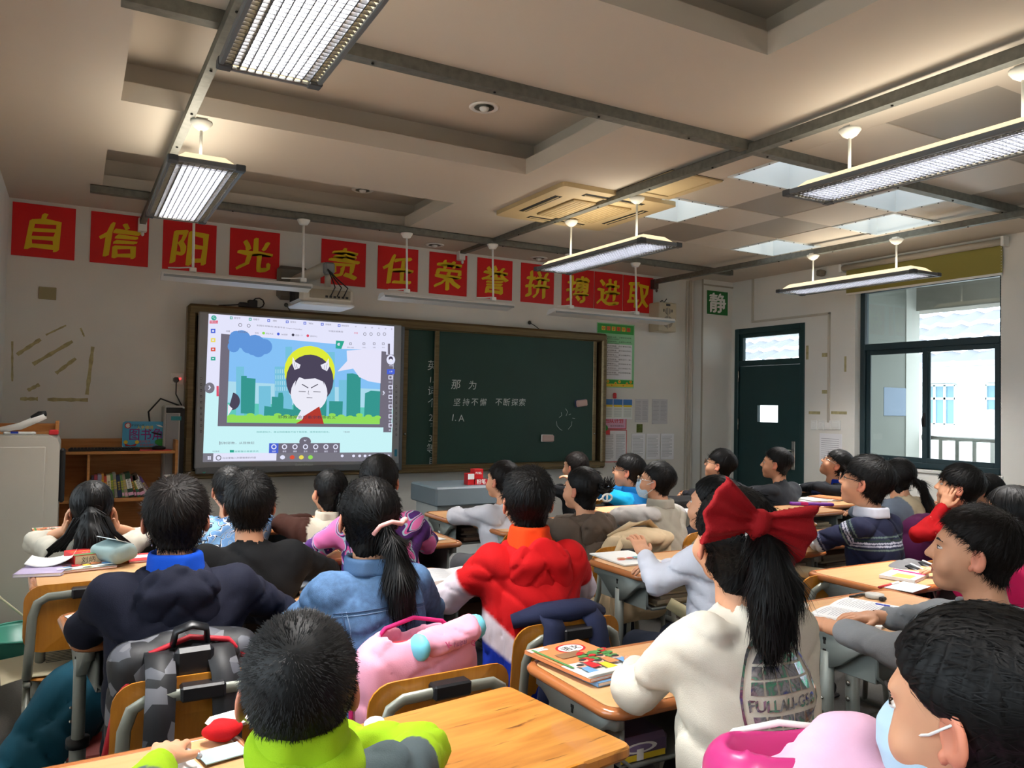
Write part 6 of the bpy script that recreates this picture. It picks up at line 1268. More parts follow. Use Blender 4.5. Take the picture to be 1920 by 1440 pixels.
    # legs
    tr = trousers or m_jean
    def lf_(X, Y, Z):
        f = cap(X/1.25, Y, Z, (0, -.02, .53), (0, .06, .53), .098, .09)
        for sx in (-1, 1): f = smin(f, smin(cap(X, Y, Z, (sx*.075, .02, .52), (sx*.10, .36, .50), .078, .058), cap(X, Y, Z, (sx*.10, .36, .49), (sx*.11, .33, .10), .055, .045), .02), .03)
        return f + .006*folds(X, Y, Z, .8, sd)
    LV, LQ = sdf_mesh(lf_, (-.26, -.16, .02), (.26, .47, .65), .019); link('trousers', np_mesh('trousers', LV, LQ), tr, root)
    for sx in (-1, 1): obj('shoe', MB().tube([(sx*.11, .28, .04), (sx*.11, .36, .045), (sx*.115, .44, .034), (sx*.116, .49, .028)], [.034, .040, .036, .022], 12, flat=(1, 1)).box((sx*.113-.034, .26, 0), (sx*.113+.034, .50, .018), bev=.006), m_shoe, root)
    if seat:
        sl_ = label.replace('person ', '')
        cp_ = chairpos or (hip.x, hip.y, yaw); chair('plywood chair taken by the ' + ' '.join(sl_.replace(',', '').split()[:11]), cp_[0], cp_[1], cp_[2])
    return dict(root=root, bvh=bvh, Th=Th, A=A, Sc=Sc, Nb=Nb, garment=gob, V=V)
CH = {}
def cream(n, bottom=None): return np.array(lin(n))
def decal(P_, mb, mats, name, off=.003, side=-1):
    """lay flat (x,z) print onto the back (side=-1) of a garment"""
    V2 = []
    for x, z, q in mb.v:
        h = P_['bvh'].ray_cast(Vector((x, side*1.0, z)), Vector((0, -side, 0)))
        y = h[0].y if h[0] is not None else P_['Sc'].y-.1
        V2.append((x, y + side*(off+q), z))
    mb.v = V2; mb.f = [f[::-1] if side > 0 else f for f in mb.f]; return obj(name, mb, mats, P_['garment'])
def seam(P_, pts, w_, mat, name='seam', off=.001):
    out = []
    for (ax, az), (bx2, bz2) in zip(pts, pts[1:]):
        for k in range(8): t = k/8; out.append((ax+(bx2-ax)*t, az+(bz2-az)*t))
    out.append(pts[-1]); P3 = []
    for x, z in out:
        h = P_['bvh'].ray_cast(Vector((x, -1, z)), Vector((0, 1, 0)))
        if h[0] is not None: P3.append((x, h[0].y-off, z))
    if len(P3) > 2: return obj(name, MB().tube(P3, w_, 5, flat=(1, .5)), mat, P_['garment'])
def sel(cond, c, base): base[cond] = lin(c); return base
def soft(d, c, base, k=.009): w_ = np.clip(.5-d/k, 0, 1)[:, None]; return base*(1-w_)+np.array(lin(c))*w_

# ---- row closest to the camera
def c_green(V, ia, sd_, p, b, Sc): b = sel(ia & (sd_ > 0) & (p > .38), '#8fb410', b); return sel(ia & (sd_ < 0) & (p > 1.3), '#8fb410', b)
CH['x'] = 0
g1 = person('boy with cropped hair in grey fleece with a lime green collar and sleeves', 560, 1272, 1.20, yaw=4, hyaw=-12, pitch=8, lean=.10, s=1.08, hair='buzz', top='#4d5a5e', colf=c_green, bulk=.012, collar='#93b814', collar_h=.032, fine=True, res=.009, arms={'L': ((-.21, .12, .82), (-.14, .33, .80)), 'R': ((.26, .13, .80), (.12, .30, .80))}, cuff=.8, mask=True, up=.045, sw=.145)
def cf(X, Y, Z):   # folded fleece collar
    Nb = g1['Nb']; a = np.arctan2(X, -(Y-Nb.y)); r = np.sqrt(X**2+(Y-Nb.y-.005)**2); f = np.sqrt((r-.074-.01*np.cos(2*a))**2+((Z-(Nb.z-.004-.012*np.cos(a)))*.80)**2)-(.021+.005*np.cos(a)); return f+.004*folds(X, Y, Z, 1.1, 2)
kV, kQ = sdf_mesh(cf, (-.14, g1['Nb'].y-.14, g1['Nb'].z-.10), (.14, g1['Nb'].y+.14, g1['Nb'].z+.09), .006); link('fleece_collar', np_mesh('fleece_collar', kV, kQ), cloth('fleece_lime', '#9cc418', .95, bump=(500, .5, .003)), g1['root'])
mg = person('girl with long black hair and a light blue mask in the near corner', 1830, 1312, .92, yaw=0, hyaw=8, pitch=-12, lean=.08, s=1.10, hair='tied', top='#d890b4', bulk=.01, mask=True, fine=True, res=.011, tail=dict(tie=(0, -.11, -.02), pts=[(.01, -.03, -.05), (.02, -.04, -.18), (.02, -.03, -.30)], r=[.035, .045, .02]), arms={'L': ((-.2, .14, .75), (-.08, .3, .76)), 'R': ((.2, .14, .75), (.05, .3, .76))})
bw = person('girl in a cream sweatshirt with a big red hair bow and ponytail', 1374, 1000, 1.70, yaw=-6, hyaw=-16, pitch=2, lean=.07, s=1.04, hair='tied', top='#d6cfc0', bulk=.018, fine=True, res=.009, sw=.116, arms={'L': ((-.165, .17, .80), (-.08, .30, .795)), 'R': ((.22, .16, .80), (.05, .29, .795))}, tail=dict(tie=(-.012, -.110, .050), pts=[(.0, -.035, -.03), (.004, -.05, -.10), (.006, -.045, -.17), (.004, -.035, -.215)], r=[.032, .050, .042, .014], band=m_white))
m_bow = cloth('bow_red', '#9c0a14', .8, bump=(300, .4, .003)); Tb = bw['Th'] @ Matrix.Translation((-.022, -.112, .082)) @ Matrix.Rotation(.28, 4, 'Y') @ Matrix.Scale(1.18, 4)
def bowf(X, Y, Z):
    f = ell(X, Y, Z, (0, -.018, 0), (.020, .018, .026))
    for s_ in (-1, 1):
        t = np.clip(np.abs(X)/.10, 0, 1); hh = .014+.052*t; pl = .006*np.sin(Z/np.maximum(hh, .01)*9); lobe = np.maximum(np.maximum(np.abs(Z-.012*t*s_*0)-hh, np.abs(Y+.012+.012*t+pl)-(.006+.006*np.sin(np.pi*t))), np.maximum(-s_*X, np.abs(X)-.10-.008*np.cos(Z*60))); f = smin(f, lobe, .006)
        q = cap(X, Y*1.6, Z, (s_*.012, -.02, -.02), (s_*.050, -.03, -.105), .016, .026)+.003*np.sin(150*X); f = smin(f, q, .006) if s_ > 0 else f
    return f
BV_, BQ_ = sdf_mesh(bowf, (-.13, -.07, -.15), (.13, .02, .09), .0042); link('hair_bow', np_mesh('hair_bow', xf(BV_, Tb), BQ_), m_bow, bw['root'])
# globe print and lettering on the back of the sweatshirt
m_holo = M('foil', '#8d8d99', .22, metal=.85); _n = m_holo.node_tree; _b = _n.nodes['Principled BSDF']; _t2 = _n.nodes.new('ShaderNodeTexCoord'); _w = _n.nodes.new('ShaderNodeTexNoise'); _w.inputs['Scale'].default_value = 22; _w.inputs['Distortion'].default_value = 2
_r = _n.nodes.new('ShaderNodeValToRGB'); _r.color_ramp.elements[0].position = .28; _r.color_ramp.elements[0].color = (.10, .12, .5, 1); _r.color_ramp.elements[1].position = .72; _r.color_ramp.elements[1].color = (.75, .25, .10, 1)
for p_, c_ in ((.38, (.30, .30, .34, 1)), (.46, (.55, .53, .58, 1)), (.54, (.33, .30, .34, 1)), (.60, (.15, .55, .35, 1)), (.65, (.42, .40, .44, 1))): e_ = _r.color_ramp.elements.new(p_); e_.color = c_
_n.links.new(_t2.outputs['Object'], _w.inputs[0]); _n.links.new(_w.outputs[0], _r.inputs[0]); _n.links.new(_r.outputs[0], _b.inputs['Base Color'])
gl = Flat(.0002); cxg, czg, RX, RZ_ = -.005, bw['Sc'].z-.105, .088, .118
def gp(a, b): # globe lattice coordinates, a,b in -1..1
    return (cxg + RX*.88*a*math.sqrt(max(0, 1-b*b*.93)), czg + RZ_*.90*b)
cols_ = [-1, -.62, -.22, .20, .60, 1]; rows_ = [(.98, .80), (.74, .52), (.46, .26), (.20, .30)]
rows_ = [(.66+.0, .93), (.42, .62), (.19+.0, .38)]; rows_ = [(.70, .95), (.46, .66), (.20, .42)]; allr = rows_ + [(-b_, -a_) for a_, b_ in [(.16, .36), (.40, .58), (.62, .78), (.82, .96)]]
for r0, r1 in allr:
    for c0_, c1_ in zip(cols_, cols_[1:]): q0, q1 = c0_+.03, c1_-.03; gl.poly([gp(q0, r0), gp((q0+q1)/2, r0), gp(q1, r0), gp(q1, r1), gp((q0+q1)/2, r1), gp(q0, r1)], 0, up=False)
K = 48
for k in range(K):
    a0, a1 = 2*math.pi*k/K, 2*math.pi*(k+1)/K; gl.add([(cxg+RX*1.06*r*math.cos(a), czg+RZ_*1.06*r*math.sin(a), 0) for a, r in ((a0, .95), (a1, .95), (a1, 1), (a0, 1))], [(3, 2, 1, 0)][::-1], 0)
gl.text('FULLALI-G58', cxg, czg+.002, .021, 0, width=.158, bold=.035)
decal(bw, gl, m_holo, 'globe_print', .0035)
gr = person('boy in a grey hoodie seen in profile beside the masked girl', 1825, 1024, 2.02, yaw=22, hyaw=32, pitch=0, lean=.16, s=1.06, hair='short', hairm=m_hairb, top='#85888c', bulk=.014, hood='#85888c', fine=True, res=.010, dz=.04, arms={'L': ((-.30, .14, .86), (-.16, .36, .85)), 'R': ((.2, .16, .84), (.06, .30, .84))}, cuff=.75)
person('girl in a hot pink top behind the boy in the grey hoodie', 1893, 962, 2.85, yaw=0, hyaw=18, hair='loose', top='#cf1c5a', bulk=.01, lean=.08, arms={'L': ((-.17, .10, .80), (-.06, .22, .82)), 'R': ((.2, .16, .8), (.05, .3, .8))})
def c_red(V, ia, sd_, p, b, Sc): return b
person('boy in a red sweater resting his chin on his hands', 1797, 908, 4.05, yaw=20, hyaw=30, pitch=4, hair='bowl', s=1.06, top='#b00c14', arms='face', lean=.12, cuff=.95)
def c_str(V, ia, sd_, p, b, Sc):
    z = np.where(ia, Sc.z - .02 - p*.20, V[:, 2]); r = Sc.z - z
    for c0_, w_, c_ in ((.035, .004, '#50605a'), (.050, .006, '#1c2a22'), (.060, .004, '#9a9aa6'), (.074, .005, '#9a9aa6'), (.090, .004, '#5c6a62'), (.205, .004, '#5c5c6c'), (.222, .005, '#a6a6a6'), (.236, .006, '#a6a6a6'), (.250, .004, '#50586a'), (.262, .004, '#3a3f8a'), (.32, .004, '#78788a'), (.34, .005, '#9a9a9a'), (.355, .004, '#3a3f8a')): b = sel(np.abs(r-c0_) < w_*.55+.001, c_, b)
    return b
st_ = person('boy with glasses in a navy striped knitted jumper with white collar', 1622, 898, 3.68, yaw=6, hyaw=22, pitch=6, lean=.05, hair='fringe', s=1.12, top='#11152e', colf=c_str, bulk=.010, collar='#c4c8d4', collar_h=.016, glasses=m_black, fine=True, res=.0055, sw=.135, garment='jumper')
def c_pony(V, ia, sd_, p, b, Sc):
    b = sel((V[:, 0] < -.055) & ~ia, '#646e7c', b); b = sel(ia & (sd_ < 0), '#646e7c', b); b = sel(((V[:, 0] < -.055) | (ia & (sd_ < 0))) & (V[:, 2] < Sc.z-.13), '#a86a7c', b); return b
person('girl with a ponytail in a beige, grey and pink jacket by the window', 1682, 888, 4.7, yaw=4, hyaw=-4, hair='tied', top='#b5a68a', colf=c_pony, bulk=.022, pitch=8, tail=dict(tie=(.01, -.10, .015), pts=[(.05, -.03, -.03), (.10, -.04, -.14), (.115, -.02, -.22)], r=[.022, .028, .008], band=m_white))
person('boy with glasses tilting his head up, in a dark jacket with blue collar', 1568, 868, 6.25, yaw=25, hyaw=40, pitch=24, hair='fringe', top='#15181e', collar='#1430a0', collar_h=.016, glasses=m_chrome, hood='#15181e', bulk=.012, s=1.12)
person('boy in a dark grey jacket sitting in front of the green door', 1455, 866, 5.9, yaw=10, hyaw=32, hair='short', top='#34363b', bulk=.022, sw=.15, lean=.10, s=1.1, arms={'L': ((-.26, .12, .80), (-.20, .32, .86)), 'R': ((.2, .16, .8), (.05, .3, .79))})
person('boy with black glasses half hidden behind the girl in white', 1349, 868, 5.6, yaw=15, hyaw=32, pitch=8, hair='fringe', top='#26262b', glasses=m_black, s=1.04)
wg = person('girl in a white top with folded arms and a loose dark fringe', 1337, 940, 2.9, yaw=6, hyaw=22, pitch=2, hair='tied', top='#d3d7e4', bulk=.014, lean=.08, fine=True, res=.010, arms={'L': ((-.235, .10, .80), (-.20, .20, .88)), 'R': ((.2, .16, .8), (-.03, .28, .80))}, cuff=.9, tail=dict(tie=(0, -.11, -.02), pts=[(.01, -.02, -.05), (.015, -.02, -.12)], r=[.02, .01]))
obj('lanyard', MB().tube([(.02, wg['Sc'].y-.07, wg['Nb'].z-.02), (.03, wg['Sc'].y-.115, wg['Sc'].z-.06), (.02, wg['Sc'].y-.13, wg['Sc'].z-.13)], .012, 8, flat=(1.5, .5)), M('lanyard_teal', '#1ba6ae', .5), wg['root'])
def c_msk(V, ia, sd_, p, b, Sc): return sel(ia, '#bab5b0', b)
person('boy with mask and glasses in a beige vest with pale sleeves', 1230, 898, 4.45, yaw=18, hyaw=34, pitch=2, hair='short', top='#a8a294', colf=c_msk, bulk=.018, mask=True, glasses=m_chrome, collar='#a8a294', res=.010, s=1.02)
def c_blu(V, ia, sd_, p, b, Sc): return sel((ia & (p < .7)) | (~ia & (V[:, 0] > .05)), '#0e98d0', b)
person('boy with black glasses in a bright blue jacket touching a hair clip', 1178, 880, 5.6, yaw=28, hyaw=40, hair='fringe', top='#0a68a8', colf=c_blu, bulk=.02, glasses=m_black, collar='#0a68a8', collar_h=.02, arms={'L': ((-.24, .16, .84), (-.26, .34, .90)), 'R': ((.2, .16, .8), (.05, .3, .79))}, s=1.1)
person('boy in a black top seated behind the girl with the hair claw', 1078, 872, 5.8, yaw=10, hyaw=18, hair='short', hairm=m_hairb, top='#0d0d10', s=1.0)
cg = person('girl in a brown hoodie with hair gathered in a white claw clip', 1090, 912, 4.0, yaw=8, hyaw=22, hair='tied', top='#564a40', hood='#564a40', bulk=.018, s=1.03, res=.010, sw=.135)
tie = cg['Th'] @ Vector((.0, -.10, .02)); bn = MB()
for k in range(26): a = k*.9; bn.tube([tuple(tie+Vector((.0, -.01, .0))), tuple(tie+Vector((.035*math.cos(a)+.02, -.035, .03*math.sin(a)+.01))), tuple(tie+Vector((.055*math.cos(a*1.1)+.03, -.04, .045*math.sin(a*1.1)+.025)))], [.016, .007, .001], 5)
obj('hair_bun', bn, m_hair, cg['root']); cc = MB(); q = tie+Vector((.012, -.055, -.035))
cc.tube([tuple(q+Vector((.032*math.cos(k*.52), 0, .018*math.sin(k*.52)))) for k in range(13)], .005, 6).tube([tuple(q+Vector((.0, 0, -.017))), tuple(q+Vector((.0, 0, .017)))], .005, 6).tube([tuple(q+Vector((-.03, 0, 0))), tuple(q+Vector((-.055, -.0, -.01)))], .004, 6); obj('claw_clip', cc, m_white, cg['root'])
def c_ro(V, ia, sd_, p, b, Sc):
    ax_ = np.abs(V[:, 0]); o_ = np.where(ia, 0, 9.0); n_ = np.where(ia, 9.0, 0); b = soft(o_+(.55-p)*.2, '#cfc3cc', b, .014); b = soft(o_+(1.1-p)*.2, '#0c2c9c', b, .014); b = soft(n_+V[:, 2]-(Sc.z-.27+1.1*np.maximum(ax_-.05, 0)), '#cfc3cc', b, .014); return soft(n_+V[:, 2]-(Sc.z-.33+.8*np.maximum(ax_-.05, 0)), '#0c2c9c', b, .014)
    b = sel(ia & (p > .62), '#cfc3cc', b); b = sel(ia & (p > 1.02), '#0c2c9c', b); b = sel(~ia & (V[:, 2] < Sc.z-.205-.5*np.abs(V[:, 0])*0), '#cfc3cc', b); b = sel(~ia & (V[:, 2] < Sc.z-.265), '#0c2c9c', b); return b
ro = person('boy in a red, white and blue jacket with an orange collar', 988, 932, 2.60, yaw=-8, hyaw=-14, lean=.08, hair='short', s=1.03, top='#c40c12', colf=c_ro, hood='#c80d14', bulk=.020, collar='#e8420c', collar_h=.034, fine=True, res=.0065, sw=.138, chairpos=(1.35, 2.25, 0), arms={'L': ((-.255, .10, .79), (-.10, .27, .80)), 'R': ((.24, .12, .79), (.08, .28, .80))})
def c_wb(V, ia, sd_, p, b, Sc):
    b = sel(ia & (p > 1.55) & (p < 1.62), '#18181c', b); b = sel(ia & (p > 1.70) & (p < 1.77), '#18181c', b); return b
wb = person('boy in a white jacket with black cuff stripes and a red scarf', 941, 896, 4.42, yaw=6, hyaw=22, hair='short', hairm=m_hairb, top='#d0d1da', colf=c_wb, bulk=.016, res=.010, arms={'L': ((-.24, .14, .80), (-.13, .30, .80)), 'R': ((.2, .16, .8), (.05, .3, .79))}, trousers=cloth('trousers_grey', '#6c6c70'))
sc_ = MB(); S0 = wb['Sc']; sc_.add([(.03, S0.y-.12, S0.z-.12), (.13, S0.y-.10, S0.z-.18), (.10, S0.y-.12, S0.z-.36), (-.02, S0.y-.135, S0.z-.32), (.03, S0.y-.128, S0.z-.12), (.13, S0.y-.108, S0.z-.18), (.10, S0.y-.128, S0.z-.36), (-.02, S0.y-.143, S0.z-.32)], [(0, 1, 2, 3), (7, 6, 5, 4), (0, 4, 5, 1), (1, 5, 6, 2), (2, 6, 7, 3), (3, 7, 4, 0)], 0); obj('red_scarf', sc_, m_pr, wb['root'])
def c_den(V, ia, sd_, p, b, Sc):
    n_ = np.sin(V[:, 0]*40+np.sin(V[:, 2]*30)*2)*np.sin(V[:, 2]*55+V[:, 0]*20); b = b*(1+.14*n_[:, None]); return b
m_den = M('denim', '#ffffff', .85, attr=True, var=(60, .30), bump=(500, .5, .002), spec=.2)
dn = person('girl in a light blue denim jacket with ponytail and pink hair clip', 690, 960, 2.20, yaw=2, hyaw=-4, pitch=2, lean=.05, hair='tied', s=1.02, top='#4b688c', colf=c_den, bulk=.012, fine=True, res=.009, sw=.120, tmat=m_den, garment='denim_jacket', chairpos=(.80, 1.99, .05), collar='#4b688c', collar_h=.014, tail=dict(tie=(.025, -.108, -.004), pts=[(.012, -.03, -.04), (.02, -.05, -.12), (.03, -.04, -.19), (.03, -.03, -.23)], r=[.026, .038, .032, .008]), arms={'L': ((-.18, .12, .80), (-.08, .29, .80)), 'R': ((.225, .10, .80), (.08, .29, .80))})
m_st = M('denim_seam', '#2c4464', .8); m_st2 = M('denim_stitch', '#7188a6', .8); Sz = dn['Sc'].z
for pts_, m__ in (([(-.13, Sz-.045), (0, Sz-.035), (.13, Sz-.045)], m_st), ([(-.13, Sz-.053), (0, Sz-.043), (.13, Sz-.053)], m_st2), ([(-.11, Sz-.04), (-.085, Sz-.2), (-.07, Sz-.36)], m_st), ([(.02, Sz-.04), (.04, Sz-.2), (.05, Sz-.36)], m_st2), ([(-.10, Sz-.04), (-.076, Sz-.2), (-.062, Sz-.36)], m_st2), ([(.03, Sz-.12), (.13, Sz-.115)], m_st), ([(-.14, Sz-.375), (0, Sz-.385), (.14, Sz-.375)], m_st)): seam(dn, pts_, .0028 if m__ is m_st else .0014, m__)
q = dn['Th'] @ Vector((.03, -.118, .012)); hc = MB().tube([tuple(q+Vector((-.045, .0, -.022))), tuple(q+Vector((-.03, -.012, .002))), tuple(q+Vector((0, -.018, .012))), tuple(q+Vector((.03, -.01, .004))), tuple(q+Vector((.04, .0, .010)))], [.006, .006, .006, .007, .009], 8).ell(tuple(q+Vector((.045, 0, .012))), (.009, .009, .009), 8); obj('hair_clip', hc, M('clip_pink', '#d99a94', .5), dn['root'])
m_camo = blotch('camo', ['#4a1a68', '#a8c0d0', '#d8589c', '#38185c', '#a8c0d0', '#e070ac'], 11, .85, warp=.8)
cm = person('girl in a pink and purple camouflage jacket with a small hair clip', 711, 895, 3.38, yaw=-4, hyaw=-24, hair='tied', s=1.03, top='#ffffff', bulk=.02, tmat=m_camo, hood=None, res=.010, sw=.14, arms={'L': ((-.26, .10, .80), (-.12, .28, .80)), 'R': ((.24, .10, .80), (.08, .28, .80))})
f = Flat(.0004); f.text('Supreme', .07, cm['Sc'].z-.055, .024, 0, width=.10, rot=.2, bold=.02); decal(cm, f, m_clip, 'lettering')
q = cm['Th'] @ Vector((.03, -.112, -.01)); obj('hair_clip', MB().ell(tuple(q+Vector((-.02, 0, 0))), (.012, .01, .012), 8).ell(tuple(q+Vector((.0, 0, -.004))), (.014, .01, .012), 8).ell(tuple(q+Vector((.02, 0, 0))), (.012, .01, .012), 8), M('clip_pale', '#c8b8b4', .5), cm['root'])
def c_brn(V, ia, sd_, p, b, Sc): b = sel(ia | (V[:, 0] < -.13) & (V[:, 2] > Sc.z-.2), '#3a1c12', b); return b
person('girl with a long ponytail in a cream jacket with dark brown sleeves', 617, 916, 3.9, yaw=-2, hyaw=12, hair='tied', top='#cfc6b4', colf=c_brn, bulk=.026, res=.010, sw=.135, collar='#cfc6b4', tail=dict(tie=(.012, -.108, .01), pts=[(.008, -.03, -.04), (.012, -.04, -.14), (.012, -.03, -.23)], r=[.022, .036, .012]))
def c_blk(V, ia, sd_, p, b, Sc): b = sel(ia & (sd_ > 0) & (p > 1.1) & (p < 1.42), '#10309c', b); return sel(ia & (sd_ > 0) & (p > 1.2) & (p < 1.26), '#c4c8d4', b)
person('boy in a plain black jacket with a blue and white sleeve stripe', 468, 938, 2.72, yaw=-4, hyaw=-10, hair='short', top='#08090c', colf=c_blk, bulk=.024, fine=True, res=.011, sw=.145, s=1.03, arms={'L': ((-.22, .12, .80), (-.1, .28, .80)), 'R': ((.28, .10, .80), (.12, .26, .80))})
m_bpat = blotch('shirt_print', ['#6c9ad0', '#7fb0e0', '#5a88c8', '#dfe6ea', '#1c2a44', '#7fb0e0'], 22, .85, warp=1.2)
person('boy in a light blue printed shirt in front of the whiteboard corner', 429, 912, 3.8, yaw=0, hyaw=6, hair='short', top='#6c9ad0', bulk=.02, tmat=m_bpat, s=1.0, sw=.135)
nv = person('boy in a navy hooded jacket with a bright blue inner collar', 330, 962, 2.16, yaw=-2, hyaw=-6, pitch=0, lean=.10, hair='short', hairm=m_hairb, s=1.03, top='#141728', hood='#151829', bulk=.022, collar='#1150c8', collar_h=.026, fine=True, res=.010, sw=.155, mask=True, chairpos=(.285, 2.24, 0), arms={'L': ((-.205, .11, .80), (-.10, .27, .80)), 'R': ((.30, .10, .79), (.12, .27, .80))})
lg = person('girl propping her head on both hands, long black hair half tied', 172, 946, 3.42, yaw=-2, hyaw=-2, pitch=-6, hair='loose', s=1.02, top='#b9b4a6', bulk=.020, res=.010, cuff=.42, lean=.10, arms={'L': ((-.21, .16, .785), (-.095, .07, .845)), 'R': ((.21, .16, .785), (.095, .07, .845))}, nohand=(-1, 1), tail=dict(tie=(0, -.10, .02), pts=[(0, -.03, -.04), (.005, -.05, -.12), (.01, -.04, -.20), (.01, -.03, -.26)], r=[.034, .062, .072, .03], band=m_chrome))
hv_ = []
for sx in (-1, 1):   # hands against the temples
    W_r = lg['A'][sx][2]; dr = Vector((-sx*.1, -.15, 1)).normalized(); up = Vector((sx, .2, 0)); up = (up-dr*up.dot(dr)).normalized(); T_ = TM(W_r, dr.cross(up), dr, up); h = HAND[0]*.86; h = h*np.array([sx, 1, 1]); mb = np_mesh('hand', xf(h, T_), HAND[1] if sx > 0 else HAND[1][:, ::-1]); link('hand', mb, m_skin, lg['root'])
rng = np.random.default_rng(4); lk = MB(); S0 = lg['Sc']
for k in range(22):
    sx = -1 if k % 2 else 1; a = rng.uniform(.02, .085); p0_ = lg['Th'] @ Vector((sx*a*.8, -.085, -.03)); lk.tube([tuple(p0_), tuple(p0_+Vector((sx*.03, -.03, -.06))), tuple(p0_+Vector((sx*(.05+rng.uniform(0, .05)), -.03, -.12))), tuple(p0_+Vector((sx*(.05+rng.uniform(0, .09)), -.0, -.17-rng.uniform(0, .05))))], [.006, .006, .005, .001], 5, caps=False)
obj('loose_locks', lk, m_hair, lg['root'])
# a classmate glimpsed behind the boy in red
person('classmate whose black hair shows behind the boy in the red sweater', 1849, 915, 5.3, yaw=10, hyaw=10, hair='short', top='#2a2a30', lean=.1)
# ================================================================ things on the desks
random.seed(11)
DT = .7522
def dz_(i): return DK_[i][4] + .0025
def on(u, v, z=DT): return PZ(u, v, z)
m_pg = M('page_white', '#e6e6e6', .8); m_pgc = M('page_cream', '#d9cfae', .8)
def page_lines(f, w_, h_, n, x0=0, m=1, jag=True):
    for k in range(n):
        y = h_*(.9-.82*k/n); f.rect(x0+w_*.1, y, x0+w_*(.9 if not jag or k % 4 else .6), y+h_*.012, m, k == 0)
def open_book(label, p, r, w_=.17, h_=.24, cat='book', n=18, name='open_notebook', th=.010):
    o = thing(name, label, cat, p, r); V = []; N = 8
    for sx in (-1, 1):
        prof = [(sx*w_*k/N, th*(.55+.9*math.sin(min(1, k/N*1.6)*math.pi*.5)-.75*(k/N))) for k in range(N+1)]
        mb = MB(); vs_ = [(x, y, z) for y in (-h_/2, h_/2) for x, z in prof] + [(x, y, .0) for y in (-h_/2, h_/2) for x, z in prof]; M_ = N+1; F = []
        for k in range(N):
            F.append((k, k+1, M_+k+1, M_+k)); F.append((2*M_+k, 3*M_+k, 3*M_+k+1, 2*M_+k+1)); F.append((k, 2*M_+k, 2*M_+k+1, k+1)); F.append((M_+k, M_+k+1, 3*M_+k+1, 3*M_+k))
        F.append((N, 2*M_+N, 3*M_+N, M_+N)); mb.add(vs_, F if sx > 0 else [q[::-1] for q in F], 0, False)
        for k in range(n):
            y = h_*(.42-.84*k/n); x0 = sx*w_*.14; x1 = sx*w_*(.88 if k % 5 != 3 else .55)
            zz = lambda x: float(np.interp(abs(x), [abs(q[0]) for q in prof], [q[1] for q in prof]))+.0008
            xs_ = [x0+(x1-x0)*j/5 for j in range(6)]
            for a, b in zip(xs_, xs_[1:]): a, b = min(a, b), max(a, b); mb.add([(a, y, zz(a)), (b, y, zz(b)), (b, y+.0018, zz(b)), (a, y+.0018, zz(a))], [(0, 1, 2, 3)], 1)
        obj('page_block', mb, [m_pg, m_gry], o)
    return o
def book(name, label, cat, p, r, w_, h_, th, cols, paint=None, grp=None, cover=0):
    o = thing(name, label, cat, p, r, grp); mb = MB().box((-w_/2+.002, -h_/2+.002, .0012), (w_/2-.003, h_/2-.002, th-.0012), 1).box((-w_/2, -h_/2, 0), (w_/2, h_/2, .0012), 0).box((-w_/2, -h_/2, th-.0012), (w_/2, h_/2, th), 0).box((-w_/2, -h_/2, 0), (-w_/2+.0015, h_/2, th), 0); obj('block', mb, [cols[0], m_pg], o)
    if paint: f = Flat(.0003); paint(f); place(f, Matrix.Translation((-w_/2, -h_/2, th+.0001))); obj('cover_print', f, cols[1:], o)
    return o
m_or = M('cover_orange', '#dc8a58', .35); m_wh = m_white; m_cg = M('cover_green', '#4f8a4c', .5); m_sk = M('cover_skin', '#e0a890', .5); m_bl2 = M('cover_blue', '#6a9ac8', .5); m_gyc = M('cover_greywhite', '#cfd2cc', .5); m_br = M('cover_brown', '#8a6a4c', .5)
def textbook(w_=.185, h_=.26, seed=1):
    rnd = random.Random(seed)
    def fn(f):   # y runs up the cover
        f.rect(0, 0, w_, h_, 2); f.rect(0, h_*.42, w_, h_, 0); f.poly(disc(w_*.62, h_*.80, .045, 24, .034), 5); f.poly(disc(w_*.62, h_*.80, .038, 24, .027), 1); f.text('语文', w_*.62, h_*.80, .028, 6, bold=.02); f.rect(0, h_*.88, w_*.3, h_*.97, 1); f.text('六年级 上册', w_*.15, h_*.925, .010, 5)
        f.rect(w_*.2, h_*.56, w_*.62, h_*.70, 7); f.rect(w_*.05, h_*.3, w_*.1, h_*.95, 3)
        for k in range(34): f.poly(disc(w_*rnd.uniform(.45, .98), h_*rnd.uniform(.38, .62), .011, 7, .008), 3 if k % 4 else 5, up=(k % 8 == 0))
        for k in range(5):
            x, y = w_*(.2+.16*k), h_*(.2+.10*(k % 2)); f.poly([(x-.016, y-.03), (x+.016, y-.03), (x+.011, y+.012), (x-.011, y+.012)], (4, 5, 8, 0, 4)[k]); f.poly(disc(x, y+.022, .012, 10), 9); f.poly(disc(x, y+.027, .012, 10, .008), 6)
        f.rect(0, 0, w_, h_*.06, 1)
    return fn
TBM = [m_or, m_or, m_wh, m_gyc, m_cg, m_bl2, m_pr, m_txt, m_br, m_ylw, m_sk]
